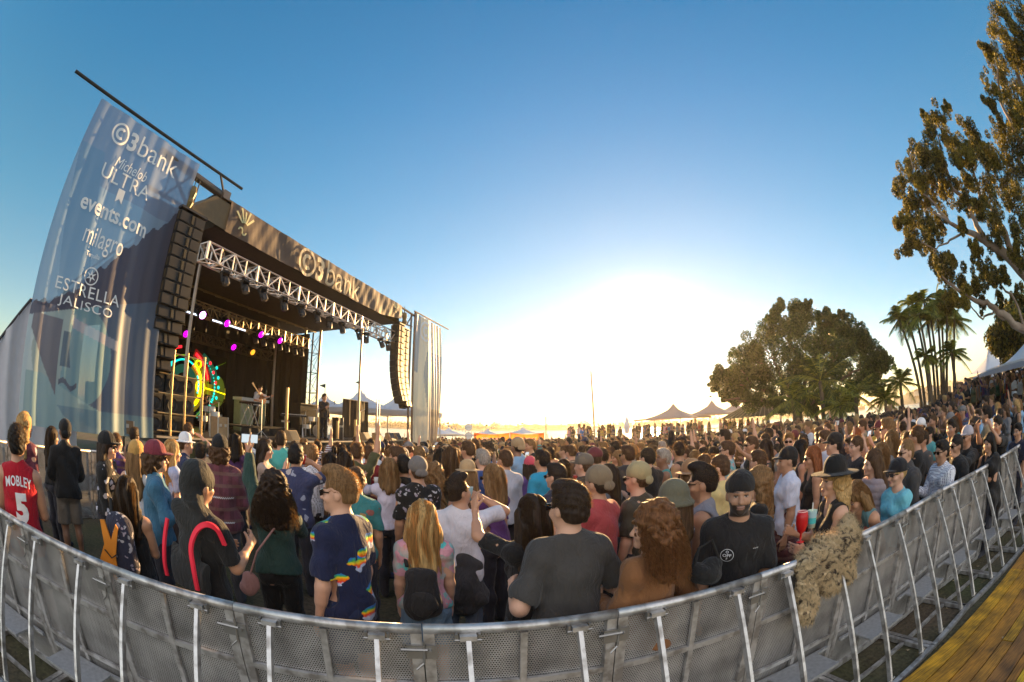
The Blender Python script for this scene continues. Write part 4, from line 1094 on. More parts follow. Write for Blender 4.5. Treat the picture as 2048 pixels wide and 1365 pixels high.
p = azd(12.8, 90, -1.2); th = thing('sailing_boat', 'more distant boat with a short thin mast right of the tall mast', 'boat', p)
mb = MB(); mb.add([p + Vector(q) for q in ((-3, 0, 1), (-2.6, -.9, 1), (2, -1, 1), (3.5, 0, 1.1), (2, 1, 1), (-2.6, .9, 1), (-2.5, 0, 0), (2.5, 0, 0))], [(0, 1, 6), (1, 2, 7, 6), (2, 3, 7), (3, 4, 7), (4, 5, 6, 7), (5, 0, 6), (0, 5, 4, 3, 2, 1)]); mb.build('hull', white_p, th)
mb = MB(); mb.tube([p + Vector((0, 0, 1)), p + Vector((0, 0, 6.8))], .05, 6); mb.build('mast', alu, th)
# string of lights between the banner and the tents
th = thing('string_lights', 'string of small lights hanging from the gold banner to the tents', 'string lights', S(25, 10, 5))
a, b_ = at(862, 832, 27), at(1000, 845, 45); mb = MB(); pts = []
for i in range(25):
    t = i / 24; q = a.lerp(b_, t); q.z -= .9 * math.sin(t * math.pi); pts.append(q)
mb.tube(pts, .012, 4); mb.build('cable', dark_metal, th)
mb = MB()
for q in pts[1:-1]: mb.lathe([(0, .05), (.05, 0), (.04, -.08), (0, -.12)], q - Vector((0, 0, .06)), 6)
mb.build('bulbs', white_p, th)
# raised boardwalk with rails along the water
wood_d = mat('boardwalk_wood', (.22, .16, .10), .7)
P0, P1, P2 = azd(6.8, 40), azd(20, 40), azd(34, 44)
def rail_line(pts, name, label, z0, h, cat='railing', step=2.0, m=wood_d, bars=(.5, 1.0), w=.06):
    th = thing(name, label, cat, pts[0])
    mb = MB(); mr_ = MB()
    for a, b_ in zip(pts, pts[1:]):
        n = max(1, int((b_ - a).length / step))
        for i in range(n + 1):
            q = a.lerp(b_, i / n); mb.bar(q + Vector((0, 0, z0)), q + Vector((0, 0, z0 + h)), w)
        for k in bars: mr_.bar(a + Vector((0, 0, z0 + h * k)), b_ + Vector((0, 0, z0 + h * k)), w)
    mb.build('posts', m, th); mr_.build('rails', m, th)
    return th
q = MB()
pl = [P0, P1, P2]
for a, b_ in zip(pl, pl[1:]):
    d = (b_ - a).normalized(); nrm = Vector((-d.y, d.x, 0)); q.add([a + Vector((0, 0, .45)), b_ + Vector((0, 0, .45)), b_ + nrm * 4 + Vector((0, 0, .45)), a + nrm * 4 + Vector((0, 0, .45))], [(0, 1, 2, 3)]); q.add([a, b_, b_ + Vector((0, 0, .45)), a + Vector((0, 0, .45))], [(0, 1, 2, 3)])
structure(q.build('boardwalk', wood_d))
rail_line([p + Vector((0, 0, 0)) for p in pl], 'boardwalk_railing', 'long railing along the raised boardwalk behind the crowd', .45, 1.0)
# umbrella on the boardwalk
p = azd(14.6, 43, .45); th = thing('parasol', 'closed pale parasol on the boardwalk left of the sun', 'parasol', p)
mb = MB(); mb.tube([p, p + Vector((0, 0, 2.3))], .03, 6); mb.build('pole', dark_metal, th); mb = MB(); mb.lathe([(.03, 2.5), (.12, 2.3), (.30, 1.6), (.22, 1.0), (.05, .95)], p, 10); mb.build('canopy', tentm, th)
# gazebo with a striped roof under the big tree
p = ground_at(31.9, 44); th = thing('gazebo', 'low gazebo with a striped sloping roof left of the big tree trunk', 'gazebo', p, R(-30))
M = Matrix.Translation(p) @ Matrix.Rotation(R(-30), 4, 'Z')
mb = MB(M); mb.add([(-3.6, -2.2, 2.35), (3.6, -2.2, 2.35), (3.6, 2.2, 2.35), (-3.6, 2.2, 2.35), (-1.2, 0, 3.7), (1.2, 0, 3.7)], [(0, 1, 5, 4), (1, 2, 5), (2, 3, 4, 5), (3, 0, 4)]); mb.build('roof', mat('gazebo_roof', (.20, .17, .10), .7), th)
mb = MB(M)
for i in range(13):
    x = -3.3 + i * .55; mb.bar((x, -2.25, 2.38), (x * .36, -.02, 3.72), .07)
mb.build('roof_battens', mat('gazebo_batten', (.45, .38, .25), .7), th)
for x in (-3.2, 3.2):
    for y in (-1.9, 1.9): mb = MB(M); mb.tube([(x, y, 0), (x, y, 2.36)], .09, 8); mb.build('post', white_p, th)
# street-side cases and platform edge on the right terrace
steel = alu
th = rail_line([azd(57.5, 21, .2), azd(63, 18.5, .2), azd(75, 17, .2)], 'terrace_railing', 'metal platform edge with rails below the terrace crowd', .1, .75, m=alu, bars=(.35, 1.0), w=.07, step=1.2)
for k, (az, d, w_) in enumerate(((66.5, 15.5, 1.3), (71, 14.8, 1.2))):
    p = azd(az, d); M = Matrix.Translation(p) @ Matrix.Rotation(R(-az), 4, 'Z')
    th = thing('road_case', ['black road case with metal edges left of the terrace crowd', 'black road case with metal edges at the right frame edge'][k], 'road case', p)
    mb = MB(M); mb.box((0, 0, .6 + .25), (w_, .7, 1.1)); mb.build('box', speaker_m, th)
    mb = MB(M)
    for sx in (-1, 1):
        for z in (.3, 1.4): mb.box((0, -.355, z), (w_ + .02, .03, .05))
        mb.box((sx * w_ / 2, -.355, .85), (.05, .03, 1.14))
    mb.build('edge_trim', alu, th)
    mb = MB(M)
    for sx in (-1, 1): mb.lathe([(0, 0), (.08, 0), (.08, .06), (0, .06)], (sx * w_ * .4, 0, .22), 10)
    mb.build('castor', dark_metal, th)
# ------------------------------------------------------------------ trees
ficus = leaf_mat('ficus_leaves', (.020, .042, .008), (.075, .115, .018), .38, .5)
euc = leaf_mat('eucalyptus_leaves', (.035, .042, .010), (.30, .24, .030), .42, .8)
palm_m = leaf_mat('palm_leaves', (.06, .09, .015), (.30, .32, .04), .50, .8)
bark = mat('bark', (.13, .10, .07), .85, var=.25, nscale=5, bump=.6, bscale=12)
barkp = mat('pale_bark', (.36, .28, .21), .7, var=.2, nscale=3, two=(.20, .14, .10), bump=.4, bscale=9)
def limb(mb, a, b_, r0, r1, wob=.3, n=6, seg_=8, seed=0):
    g_ = random.Random(seed); pts = []; rs = []
    for i in range(seg_ + 1):
        t = i / seg_; p = Vector(a).lerp(Vector(b_), t)
        if 0 < i < seg_: p += Vector((g_.uniform(-1, 1), g_.uniform(-1, 1), g_.uniform(-.6, .6))) * wob
        pts.append(p); rs.append(r0 + (r1 - r0) * t)
    mb.tube(pts, rs, n); return pts
# big round tree: clump outline taken from bearings, true distance 38 m
def big_tree():
    base = ground_at(36.8, 38)
    th = thing('spreading_tree', 'broad dark spreading tree behind the crowd, right of the setting sun', 'tree', base)
    cl = [(1462, 765, 38), (1448, 745, 26), (1480, 735, 34), (1500, 700, 38), (1478, 790, 26), (1525, 780, 44), (1530, 725, 46), (1540, 670, 44), (1545, 640, 26), (1585, 645, 38), (1595, 625, 26), (1580, 700, 54), (1590, 770, 48), (1630, 665, 42), (1640, 720, 52), (1650, 640, 24), (1668, 640, 20),
          (1665, 680, 34), (1700, 660, 34), (1722, 672, 28), (1700, 720, 50), (1740, 705, 36), (1755, 740, 34), (1725, 760, 42), (1650, 775, 42), (1690, 790, 34), (1765, 720, 22), (1510, 745, 34), (1612, 612, 14), (1560, 612, 14), (1685, 630, 12), (1430, 765, 16), (1450, 790, 16), (1560, 800, 26), (1620, 800, 28), (1750, 775, 24)]
    g_ = random.Random(5); cs = []; rs = []; ns = []
    for (px, py, r) in cl:
        for q in range(2):
            d = 38 + g_.uniform(-4.5, 4.5) if r > 25 else 38 + g_.uniform(-2, 2)
            p = at(px, py, d); rm = r / 900 * d
            # several small lobes on each clump give a ragged edge
            for k in range(6):
                o_ = Vector((g_.gauss(0, 1), g_.gauss(0, 1), g_.gauss(0, 1))); o_ = o_.normalized() * rm * g_.uniform(.35, 1.0)
                cs.append(p + o_); q_ = g_.uniform(.26, .52); rs.append((rm * q_,) * 3); ns.append(int((60 + rm * 290) * (q_ / .45) ** 2))
    V, F = leaf_cloud(cs, rs, ns, .105, seed=8)
    np_mesh('crown', V, F, ficus, th)
    mb = MB(); hub = base + Vector((0, 0, 2.3))
    limb(mb, base, hub, .55, .42, .05, 10, seed=1)
    for k, (px, py, d) in enumerate(((1480, 770, 38), (1530, 700, 38), (1580, 650, 38), (1640, 690, 39), (1700, 690, 38), (1740, 730, 37), (1560, 760, 36), (1650, 740, 40), (1450, 800, 37), (1700, 780, 39))):
        e_ = at(px, py, d); m_ = hub.lerp(e_, .45) + Vector((0, 0, .5)); limb(mb, hub, m_, .26, .16, .12, 7, seed=k); limb(mb, m_, e_, .16, .05, .25, 6, seed=k + 20)
        for j in range(3):
            e2 = m_.lerp(e_, .4 + .2 * j) + Vector((g_.uniform(-2, 2), g_.uniform(-1.5, 1.5), g_.uniform(-.3, 1.5))); limb(mb, m_.lerp(e_, .3 + .2 * j), e2, .07, .02, .1, 5, seed=k * 3 + j)
    mb.build('trunk', bark, th, smooth=True)
big_tree()
def euc_tree():
    D = 15.0
    base = azd(80.5, 15.5, .0); base.z = land_z(base.x, base.y)
    th = thing('eucalyptus_tree', 'tall eucalyptus with pale limbs and hanging leaves at the right edge', 'tree', base)
    mb = MB(); lb = []
    A = lambda px, py, d=D: at(px, py, d)
    root = base; fork = A(2120, 610, 15.4)
    def poly(pts, r0, r1, n=8):
        P = [Vector(p) for p in pts]; Q = []; 
        for a, b_ in zip(P, P[1:]):
            for i in range(4): Q.append(a.lerp(b_, i / 4) + Vector((rng.uniform(-1, 1), rng.uniform(-1, 1), rng.uniform(-1, 1))) * .05)
        Q.append(P[-1]); m_ = len(Q); mb.tube(Q, [r0 + (r1 - r0) * (i / (m_ - 1)) ** .8 for i in range(m_)], n); return Q
    poly([root, root + Vector((-.3, .1, 2.2)), A(2150, 640, 15.4)], .48, .36, 12)
    poly([A(2150, 640, 15.4), A(2050, 662, 15), A(2005, 632, 14.8), A(1975, 607, 14.6), A(1945, 600, 14.5), A(1905, 575, 14.2), A(1880, 545, 14)], .17, .03)
    poly([A(2150, 640, 15.4), A(2060, 560, 15.3), A(2015, 515, 15.2), A(1970, 480, 15), A(1935, 462, 14.9), A(1900, 445, 14.8), A(1865, 425, 14.7)], .26, .03)
    poly([A(1970, 480, 15), A(1950, 440, 15.2), A(1935, 405, 15.3), A(1900, 370, 15.3), A(1885, 320, 15.3), A(1875, 270, 15.2)], .13, .03)
    poly([A(2040, 540, 15.2), A(2010, 470, 15.5), A(1985, 420, 15.7), A(1960, 390, 15.8), A(1945, 340, 15.8), A(1935, 300, 15.8)], .16, .03)
    poly([A(2150, 640, 15.4), A(2120, 480, 15.6), A(2090, 360, 15.8), A(2060, 240, 16), A(2030, 130, 16), A(2010, 60, 16)], .30, .05)
    poly([A(2090, 360, 15.8), A(2040, 290, 15.6), A(2000, 200, 15.5), A(1990, 120, 15.5)], .14, .03)
    poly([A(2010, 640, 14.8), A(1990, 620, 15), A(1965, 640, 15.2), A(1940, 610, 15.4)], .06, .02)
    poly([A(2050, 662, 15), A(2030, 600, 15.2), A(1995, 560, 15.4), A(1990, 600, 15.4)], .06, .02)
    poly([A(1935, 462, 14.9), A(1900, 480, 14.6), A(1870, 500, 14.4), A(1840, 480, 14.3)], .05, .015)
    poly([A(1900, 445, 14.8), A(1860, 400, 14.7), A(1830, 370, 14.6), A(1820, 310, 14.6)], .05, .015)
    mb.build('trunk', barkp, th, smooth=True)
    # leaf clumps (bearing, size in picture units, distance)
    cl = [(1885, 235, 24), (1865, 265, 26), (1900, 280, 26), (1835, 300, 22), (1820, 330, 24), (1850, 320, 26), (1880, 320, 26), (1915, 320, 20), (1810, 375, 22), (1835, 370, 24), (1865, 365, 24), (1895, 360, 22), (1820, 415, 24), (1850, 410, 24), (1880, 400, 24), (1800, 450, 20), (1825, 455, 24), (1855, 450, 22), (1885, 445, 18),
          (1810, 490, 18), (1835, 490, 20), (1862, 490, 20), (1875, 520, 20), (1890, 545, 20), (1905, 520, 14), (1925, 560, 18), (1905, 590, 18), (1890, 610, 14), (1930, 600, 16), (1945, 275, 26), (1965, 300, 24), (1930, 300, 20), (1950, 330, 26), (1985, 320, 26), (2010, 300, 30), (1940, 370, 20), (1975, 370, 26), (2010, 360, 28), (2040, 340, 30),
          (1930, 410, 18), (1960, 420, 20), (1995, 420, 26), (2030, 410, 30), (1925, 450, 12), (1990, 470, 22), (2030, 470, 28), (1950, 500, 14), (2000, 500, 16), (2035, 520, 18), (1965, 545, 18), (1950, 575, 16), (1985, 560, 16), (1965, 605, 14), (2010, 560, 14),
          (2040, 20, 34), (2010, 30, 30), (2000, 70, 30), (1985, 105, 26), (2020, 110, 34), (1970, 95, 14), (2045, 80, 30), (2000, 150, 28), (1990, 185, 26), (1980, 205, 16), (2030, 170, 34), (2015, 220, 30), (2045, 230, 34), (2030, 270, 32), (2000, 250, 20), (2050, 300, 30), (2060, 130, 40), (2070, 400, 36), (2080, 240, 40), (2090, 60, 40), (1998, 600, 12), (2035, 590, 14), (1855, 235, 14), (1895, 215, 10)]
    g_ = random.Random(9); cs = []; rs = []; ns = []; tw_ = MB()
    for (px, py, r) in cl:
        d = 15.0 + g_.uniform(-1.6, 1.6); p = at(px, py, d); rm = r / 900 * d * 1.22
        for k in range(11):
            o_ = Vector((g_.gauss(0, 1), g_.gauss(0, 1), g_.gauss(0, 1))).normalized() * rm * g_.uniform(.2, 1.25)
            q_ = g_.uniform(.6, 1.3); cs.append(p + o_); rs.append((rm * .34 * q_, rm * .34 * q_, rm * .5 * q_)); ns.append(int((70 + rm * 120) * q_ * q_ * 1.45))
            if k < 3: tw_.tube([p - Vector((0, 0, rm * .2)), p + o_ * .5, p + o_], [.014, .01, .005], 4)
    V, F = leaf_cloud(cs, rs, ns, .058, flat=.6, seed=4, droop=.5)
    cr_ = np_mesh('crown', V, F, euc, th); tw_.build('twigs', barkp, cr_)
euc_tree()
# darker trees behind the big white tent
def bush_tree(base, crown, r, label, m, size=.14, n=500, name='tree', seed=1, h=None, group=None):
    th = thing(name, label, 'tree', base, group=group)
    g_ = random.Random(seed); cs = []; rs = []; ns = []
    for k in range(16):
        o_ = Vector((g_.gauss(0, 1), g_.gauss(0, 1), g_.gauss(0, .8))).normalized() * g_.uniform(.3, .75); o_ = Vector((o_.x * r[0], o_.y * r[0], o_.z * r[1]))
        cs.append(crown + o_); q = g_.uniform(.35, .5); rs.append((r[0] * q, r[0] * q, r[1] * q)); ns.append(n)
    V, F = leaf_cloud(cs, rs, ns, size, seed=seed, droop=.3); np_mesh('crown', V, F, m, th)
    mb = MB(); limb(mb, base, crown, .22, .08, .1, 7, seed=seed)
    for k in range(5): limb(mb, base.lerp(crown, .6), crown + Vector((g_.uniform(-1, 1) * r[0], g_.uniform(-1, 1) * r[0], g_.uniform(-.3, .6) * r[1])) * .6, .08, .03, .1, 5, seed=k)
    mb.build('trunk', bark, th, smooth=True)
bush_tree(ground_at(67.5, 30), at(2020, 672, 30), (2.6, 1.8), 'olive gold leafy tree just behind the big white tent', euc, seed=12, n=900)
bush_tree(ground_at(71.5, 33), at(2055, 650, 33), (3.0, 2.4), 'dark green tree at the right edge behind the white tent', ficus, seed=13, n=700)

# palms
def frond(mb, base, az, el, L, droop, wd, n=9, leaflets=24, g_=rng):
    """a rachis with leaflets on both sides"""
    d = Vector((math.cos(az) * math.cos(el), math.sin(az) * math.cos(el), math.sin(el)))
    side = Vector((-math.sin(az), math.cos(az), 0)); pts = []
    for i in range(n + 1):
        t = i / n; pts.append(base + d * L * t + Vector((0, 0, -droop * L * t * t)))
    mb.tube(pts, [.035 * (1 - .8 * i / n) for i in range(n + 1)], 4, cap=False)
    for i in range(leaflets):
        t = .14 + .86 * i / leaflets; p = base + d * L * t + Vector((0, 0, -droop * L * t * t)); tan_ = (d + Vector((0, 0, -2 * droop * t))).normalized()
        ln = wd * math.sin(math.pi * min(1, t * .9 + .12)) ** .6 * g_.uniform(.8, 1.15)
        for s_ in (-1, 1):
            e_ = p + (side * s_ * .75 + tan_ * .65 + Vector((0, 0, -.35 - .2 * g_.random()))) * ln
            w_ = tan_ * .04; mb.add([p - w_, p + w_, e_], [(0, 1, 2)])
def palm(base, top, label, r=.13, L=1.9, nf=20, seed=0, group=None, name='palm_tree', droop=.55, wd=.6):
    g_ = random.Random(seed); th = thing(name, label, 'palm', base, group=group)
    mb = MB(); pts = []; rs = []
    for i in range(15):
        t = i / 14; p = base.lerp(top, t) + Vector((0, 0, .0)) + (Vector((top.x - base.x, top.y - base.y, 0)) * (-.18 * math.sin(t * math.pi)))
        pts.append(p); rs.append(r * (1.25 - .45 * t) * (1.07 if i % 2 else .95))
    mb.tube(pts, rs, 8); mb.build('trunk', bark, th, smooth=False)
    mb = MB()
    for k in range(nf):
        az = k * 2.4 + g_.uniform(-.3, .3); el = R(g_.uniform(-25, 78)); frond(mb, top, az, el, L * g_.uniform(.8, 1.15), droop * g_.uniform(.6, 1.3), wd, g_=g_)
    mb.build('crown', palm_m, th)
    return th
pg = [((1848, 832), (1798, 640), 31), ((1853, 832), (1812, 628), 31.5), ((1862, 830), (1826, 612), 32), ((1866, 830), (1838, 632), 30.5), ((1872, 828), (1848, 605), 32), ((1878, 828), (1862, 640), 31), ((1884, 826), (1872, 600), 31.5), ((1888, 824), (1882, 618), 32.5), ((1892, 824), (1893, 610), 31), ((1907, 815), (1908, 640), 32)]
labs = ['leftmost leaning palm of the tall clump', 'second palm from the left in the tall clump', 'third palm from the left in the tall clump', 'fourth palm from the left, shorter, in the tall clump', 'tallest palm on the left half of the clump', 'short crowned palm in the middle of the clump', 'tall palm right of the middle of the clump', 'third palm from the right in the clump', 'thick straight palm, second from the right of the clump', 'single slender palm standing right of the clump']
for k, ((bx, by), (tx, ty), d) in enumerate(pg):
    b0 = at(bx, by, d); b0.z = land_z(b0.x, b0.y) - .05; t0 = at(tx, ty, d + rng.uniform(-.5, .5))
    palm(b0, t0, labs[k], r=.10, L=1.7, nf=17, seed=k, group='tall palms at the right')
for k, (tx, ty, d, L, lb) in enumerate(((1903, 705, 30, 1.6, 'low palm crown half way up in front of the tall clump'), (1852, 712, 30, 1.3, 'small palm between the tall trunks'), (1640, 762, 27, 3.2, 'wide feathery palm in front of the big tree'), (1585, 800, 27, 2.4, 'low feathery palm left under the big tree'), (1710, 790, 29, 2.3, 'low palm under the right side of the big tree'), (1800, 765, 30, 1.9, 'bushy palm between the big tree and the tall palms'), (1770, 800, 29, 1.6, 'small bushy palm right of the big tree'), (1680, 812, 26, 1.8, 'short palm in the shade under the big tree'))):
    t0 = at(tx, ty, d); b0 = Vector((t0.x + .2, t0.y, 0)); b0.z = land_z(b0.x, b0.y)
    palm(b0, t0, lb, r=.13, L=L, nf=20, seed=40 + k, group='low palms around the big tree', droop=.45, wd=.5)
# shrubs under the trees
for k, (px, py, d, r, m_, lb) in enumerate(((1500, 832, 36, 1.1, ficus, 'low dark shrub at the left foot of the big tree'), (1640, 828, 30, 1.2, ficus, 'dark shrub under the big tree behind the crowd'), (1745, 815, 30, 1.3, ficus, 'dark shrub below the bushy palm'), (1870, 826, 29, .8, palm_m, 'bright yellow green shrub at the foot of the tall palms'), (1700, 830, 30, 1.1, palm_m, 'yellow green shrub under the right part of the big tree'))):
    p = at(px, py, d); g0 = Vector((p.x, p.y, land_z(p.x, p.y)))
    th = thing('shrub', lb, 'shrub', g0)
    g_ = random.Random(k); cs = [g0 + Vector((g_.uniform(-r, r), g_.uniform(-r, r), g_.uniform(.3, 1.0) * r)) for _ in range(8)]
    V, F = leaf_cloud(cs, [(r * .5,) * 3] * 8, [260] * 8, .12, seed=60 + k); np_mesh('foliage', V, F, m_, th)
    mb = MB(); limb(mb, g0, g0 + Vector((0, 0, r)), .05, .02, .03, 5); mb.build('stem', bark, th)
# ------------------------------------------------------------------ crowd barricade
def perf_mat():
    m = bpy.data.materials.new('perforated_sheet'); m.use_nodes = True
    N = m.node_tree.nodes; L = m.node_tree.links; b = N['Principled BSDF']
    b.inputs['Base Color'].default_value = (.38, .37, .37, 1); b.inputs['Metallic'].default_value = .6; b.inputs['Roughness'].default_value = .45
    tcn = N.new('ShaderNodeTexCoord'); sp = N.new('ShaderNodeSeparateXYZ'); L.new(tcn.outputs['Object'], sp.inputs[0])
    def M_(op, a, b_=None, c_=None):
        n = N.new('ShaderNodeMath'); n.operation = op
        for i, x in enumerate((a, b_, c_)):
            if x is None: continue
            if isinstance(x, (int, float)): n.inputs[i].default_value = x
            else: L.new(x, n.inputs[i])
        return n.outputs[0]
    p = .0132
    u = M_('DIVIDE', sp.outputs['X'], p); v = M_('DIVIDE', sp.outputs['Z'], p * .92)
    row = M_('FLOOR', v); sh = M_('MULTIPLY', M_('MODULO', row, 2.0), .5); u2 = M_('ADD', u, sh)
    fu = M_('SUBTRACT', M_('FRACT', u2), .5); fv = M_('SUBTRACT', M_('FRACT', v), .5)
    d2 = M_('ADD', M_('MULTIPLY', fu, fu), M_('MULTIPLY', fv, fv))
    hole = M_('LESS_THAN', d2, .09)
    n1 = N.new('ShaderNodeTexNoise'); n1.inputs['Scale'].default_value = 3.5; n1.inputs['Detail'].default_value = 7; L.new(tcn.outputs['Object'], n1.inputs['Vector'])
    r = N.new('ShaderNodeValToRGB'); r.color_ramp.elements[0].position = .35; r.color_ramp.elements[0].color = (.25, .24, .235, 1); r.color_ramp.elements[1].position = .68; r.color_ramp.elements[1].color = (.55, .53, .52, 1)
    L.new(n1.outputs['Fac'], r.inputs[0]); L.new(r.outputs[0], b.inputs['Base Color'])
    tp = N.new('ShaderNodeBsdfTransparent'); ms = N.new('ShaderNodeMixShader'); L.new(hole, ms.inputs[0]); L.new(b.outputs[0], ms.inputs[1]); L.new(tp.outputs[0], ms.inputs[2])
    L.new(ms.outputs[0], N['Material Output'].inputs['Surface']); return m
perf = perf_mat()
fm = mat('fence_aluminium', (.62, .60, .59), .38, .65, var=.2, nscale=11, two=(.27, .25, .235), bump=.06, bscale=90)
bracket_m = mat('bracket_steel', (.30, .29, .28), .4, .8, var=.2)
PW = .905
def panel_proto():
    """local: x along the rail, y forward (towards the crowd), z up; origin at the left foot"""
    th = thing('crowd_barrier', '', 'barrier')
    W = PW; h = 1.165
    mb = MB(); mb.tube([(0.004, 0, 1.175), (W - .004, 0, 1.175)], .026, 16); mb.build('top_rail', fm, th, smooth=True)
    mb = MB(); mb.box((W / 2, .012, .60), (W - .10, .002, 1.10)); mb.build('perforated_sheet', perf, th)
    mb = MB()
    for x in (.028, W - .028): mb.box((x, 0, .58), (.05, .035, 1.15))
    for z in (.045, ): mb.box((W / 2, 0, z), (W - .11, .035, .05))
    mb.build('frame', fm, th)
    mb = MB(); mb.box((W / 2, -.006, .58), (.032, .022, 1.13)); 
    for z in (.44, .85):
        for (x0, x1) in ((.054, W / 2 - .017), (W / 2 + .017, W - .054)): mb.box(((x0 + x1) / 2, -.006, z), (x1 - x0, .022, .032))
    mb.build('stiffener', fm, th)
    for x in (.20, W - .20):
        mb = MB(); mb.bar((x, -.035, 1.145), (x, -.60, .075), .038, .022, up=(1, 0, 0)); mb.box((x, -.035, 1.148), (.075, .05, .026)); b_ = mb.build('brace', fm, th)
        mb = MB(); mb.box((x - .05, -.03, 1.14), (.012, .03, .05)); mb.box((x + .05, -.03, 1.14), (.012, .03, .05)); mb.tube([(x - .06, -.045, 1.135), (x + .06, -.045, 1.135)], .006, 6); mb.tube([(x - .05, -.60, .09), (x + .05, -.60, .09)], .009, 6); mb.build('hinge', bracket_m, b_)
    mb = MB()
    for x in (.03, W - .03): mb.box((x, -.33, .03), (.045, .62, .04))
    mb.box((W / 2, -.625, .032), (W - .02, .05, .05)); mb.box((W / 2, -.30, .028), (W - .12, .04, .03))
    mb.build('floor_frame', fm, th)
    mb = MB()
    mb.box((W / 2, -.155, .36), (W - .42, .22, .012)); mb.box((W / 2, -.035, .355), (W - .16, .024, .026)); mb.box((W / 2, -.27, .355), (W - .40, .024, .026))
    for x in (.205 + .03, W - .235): mb.box((x, -.15, .352), (.02, .21, .022))
    mb.build('step', mat('step_plate', (.40, .40, .41), .5, .6, var=.2, nscale=30, bump=.5, bscale=180), th)
    mb = MB(); mb.box((W - .03, -.026, 1.06), (.085, .010, .075)); mb.box((W + .035, -.026, 1.06), (.05, .010, .075)); mb.tube([(W - .10, -.034, 1.075), (W + .02, -.034, 1.075)], .008, 6)
    mb.lathe([(0, 0), (.009, 0), (.009, .02), (0, .02)], n=8, M=Matrix.Translation((W + .03, -.03, 1.07)) @ Matrix.Rotation(R(90), 4, 'X'))
    mb.tube([(W + .004, -.032, 1.12), (W + .004, -.034, 1.06), (W + .0, -.036, 1.0), (W - .035, -.04, .965)], .006, 6)
    mb.build('latch', bracket_m, th)
    return th
pp = panel_proto(); first = True
names_ = ['crowd barrier panel at the left frame edge, left of the red jersey', 'barrier panel below the man in the red basketball jersey', 'barrier panel below the girl with the orange backpack', 'barrier panel below the person in the black hood with red edges', 'barrier panel below the man in the rainbow print shirt', 'barrier panel below the man in the white tee drinking', 'barrier panel behind the man in the dark grey shirt', 'barrier panel behind the curly haired woman in the brown jacket', 'barrier panel in front of the bearded man in the black tee', 'barrier panel the fur coat hangs over', 'barrier panel right of the fur coat', 'barrier panel beside the woman in the light blue jacket', 'barrier panel beside the man in the checked shirt']
x0 = -.06 - PW * 6
for i in range(11):
    r_ = x0 + i * PW
    p = BR * (r_ - PW) + BM * 1.872
    if i == 0: p = BR * r_ + BM * 1.872
    place(pp, first, BR * r_ + BM * 1.872, BROT, names_[i + 1] if i else names_[1], 'crowd barriers in front of the camera'); first = False
end = BR * (x0 + 11 * PW) + BM * 1.872
a2 = BROT - R(7.5); d2 = Vector((math.cos(a2), math.sin(a2), 0))
for i in range(9):
    lab = ['barrier panel where the line bends, by the man in the black jacket', 'barrier panel the dark jacket is draped over, right of the bend', 'barrier panel third beyond the bend', 'barrier panel fourth beyond the bend', 'far barrier panel fifth beyond the bend', 'far barrier panel sixth beyond the bend', 'far barrier panel seventh beyond the bend', 'far barrier panel eighth beyond the bend', 'last far barrier panel at the right frame edge'][i]
    place(pp, False, end + d2 * (i * PW + .02), a2, lab, 'crowd barriers in front of the camera')
L0 = BR * x0 + BM * 1.872
for i in range(4):
    place(pp, False, L0 - BR * (PW * (i + 1)), BROT, ['barrier panel at the left frame edge', 'second barrier panel beyond the left frame edge', 'third barrier panel beyond the left frame edge', 'fourth barrier panel beyond the left frame edge'][i], 'crowd barriers in front of the camera')
# barricade in front of the stage: panels along n = 7.85 facing the crowd
for i in range(26):
    s_ = -3.2 + i * .92
    place(pp, False, S(s_ + PW, 7.85), STROT + math.pi, 'perforated metal barrier panel in the row at the foot of the stage', 'pit barriers in front of the stage')
# ------------------------------------------------------------------ implicit surfaces for bodies, clothes and hair
def rot(ax, a): return Matrix.Rotation(a, 4, ax)
def TR(x, y, z): return Matrix.Translation((x, y, z))
I4 = Matrix.Identity(4)
def C(a, b, ra, rb, sy=1.0, M=None, k=.03):      # tapered capsule, flattened in y by sy
    return ('c', tuple(a), tuple(b), ra, rb, sy, M, k)
def E(c, r, M=None, k=.03):                      # ellipsoid
    return ('e', tuple(c), tuple(r), None, None, None, M, k)
def bounds(p):
    if p[0] == 'c':
        a, b, ra, rb, sy, M = np.array(p[1]), np.array(p[2]), p[3], p[4], p[5], p[6]
        lo = np.minimum(a - ra, b - rb); hi = np.maximum(a + ra, b + rb)
    else:
        c, r, M = np.array(p[1]), np.array(p[2]), p[6]; lo = c - r; hi = c + r
    if M is not None:
        cs = [M @ Vector((x, y, z)) for x in (lo[0], hi[0]) for y in (lo[1], hi[1]) for z in (lo[2], hi[2])]
        cs = np.array([tuple(q) for q in cs]); lo, hi = cs.min(0), cs.max(0)
    return lo, hi
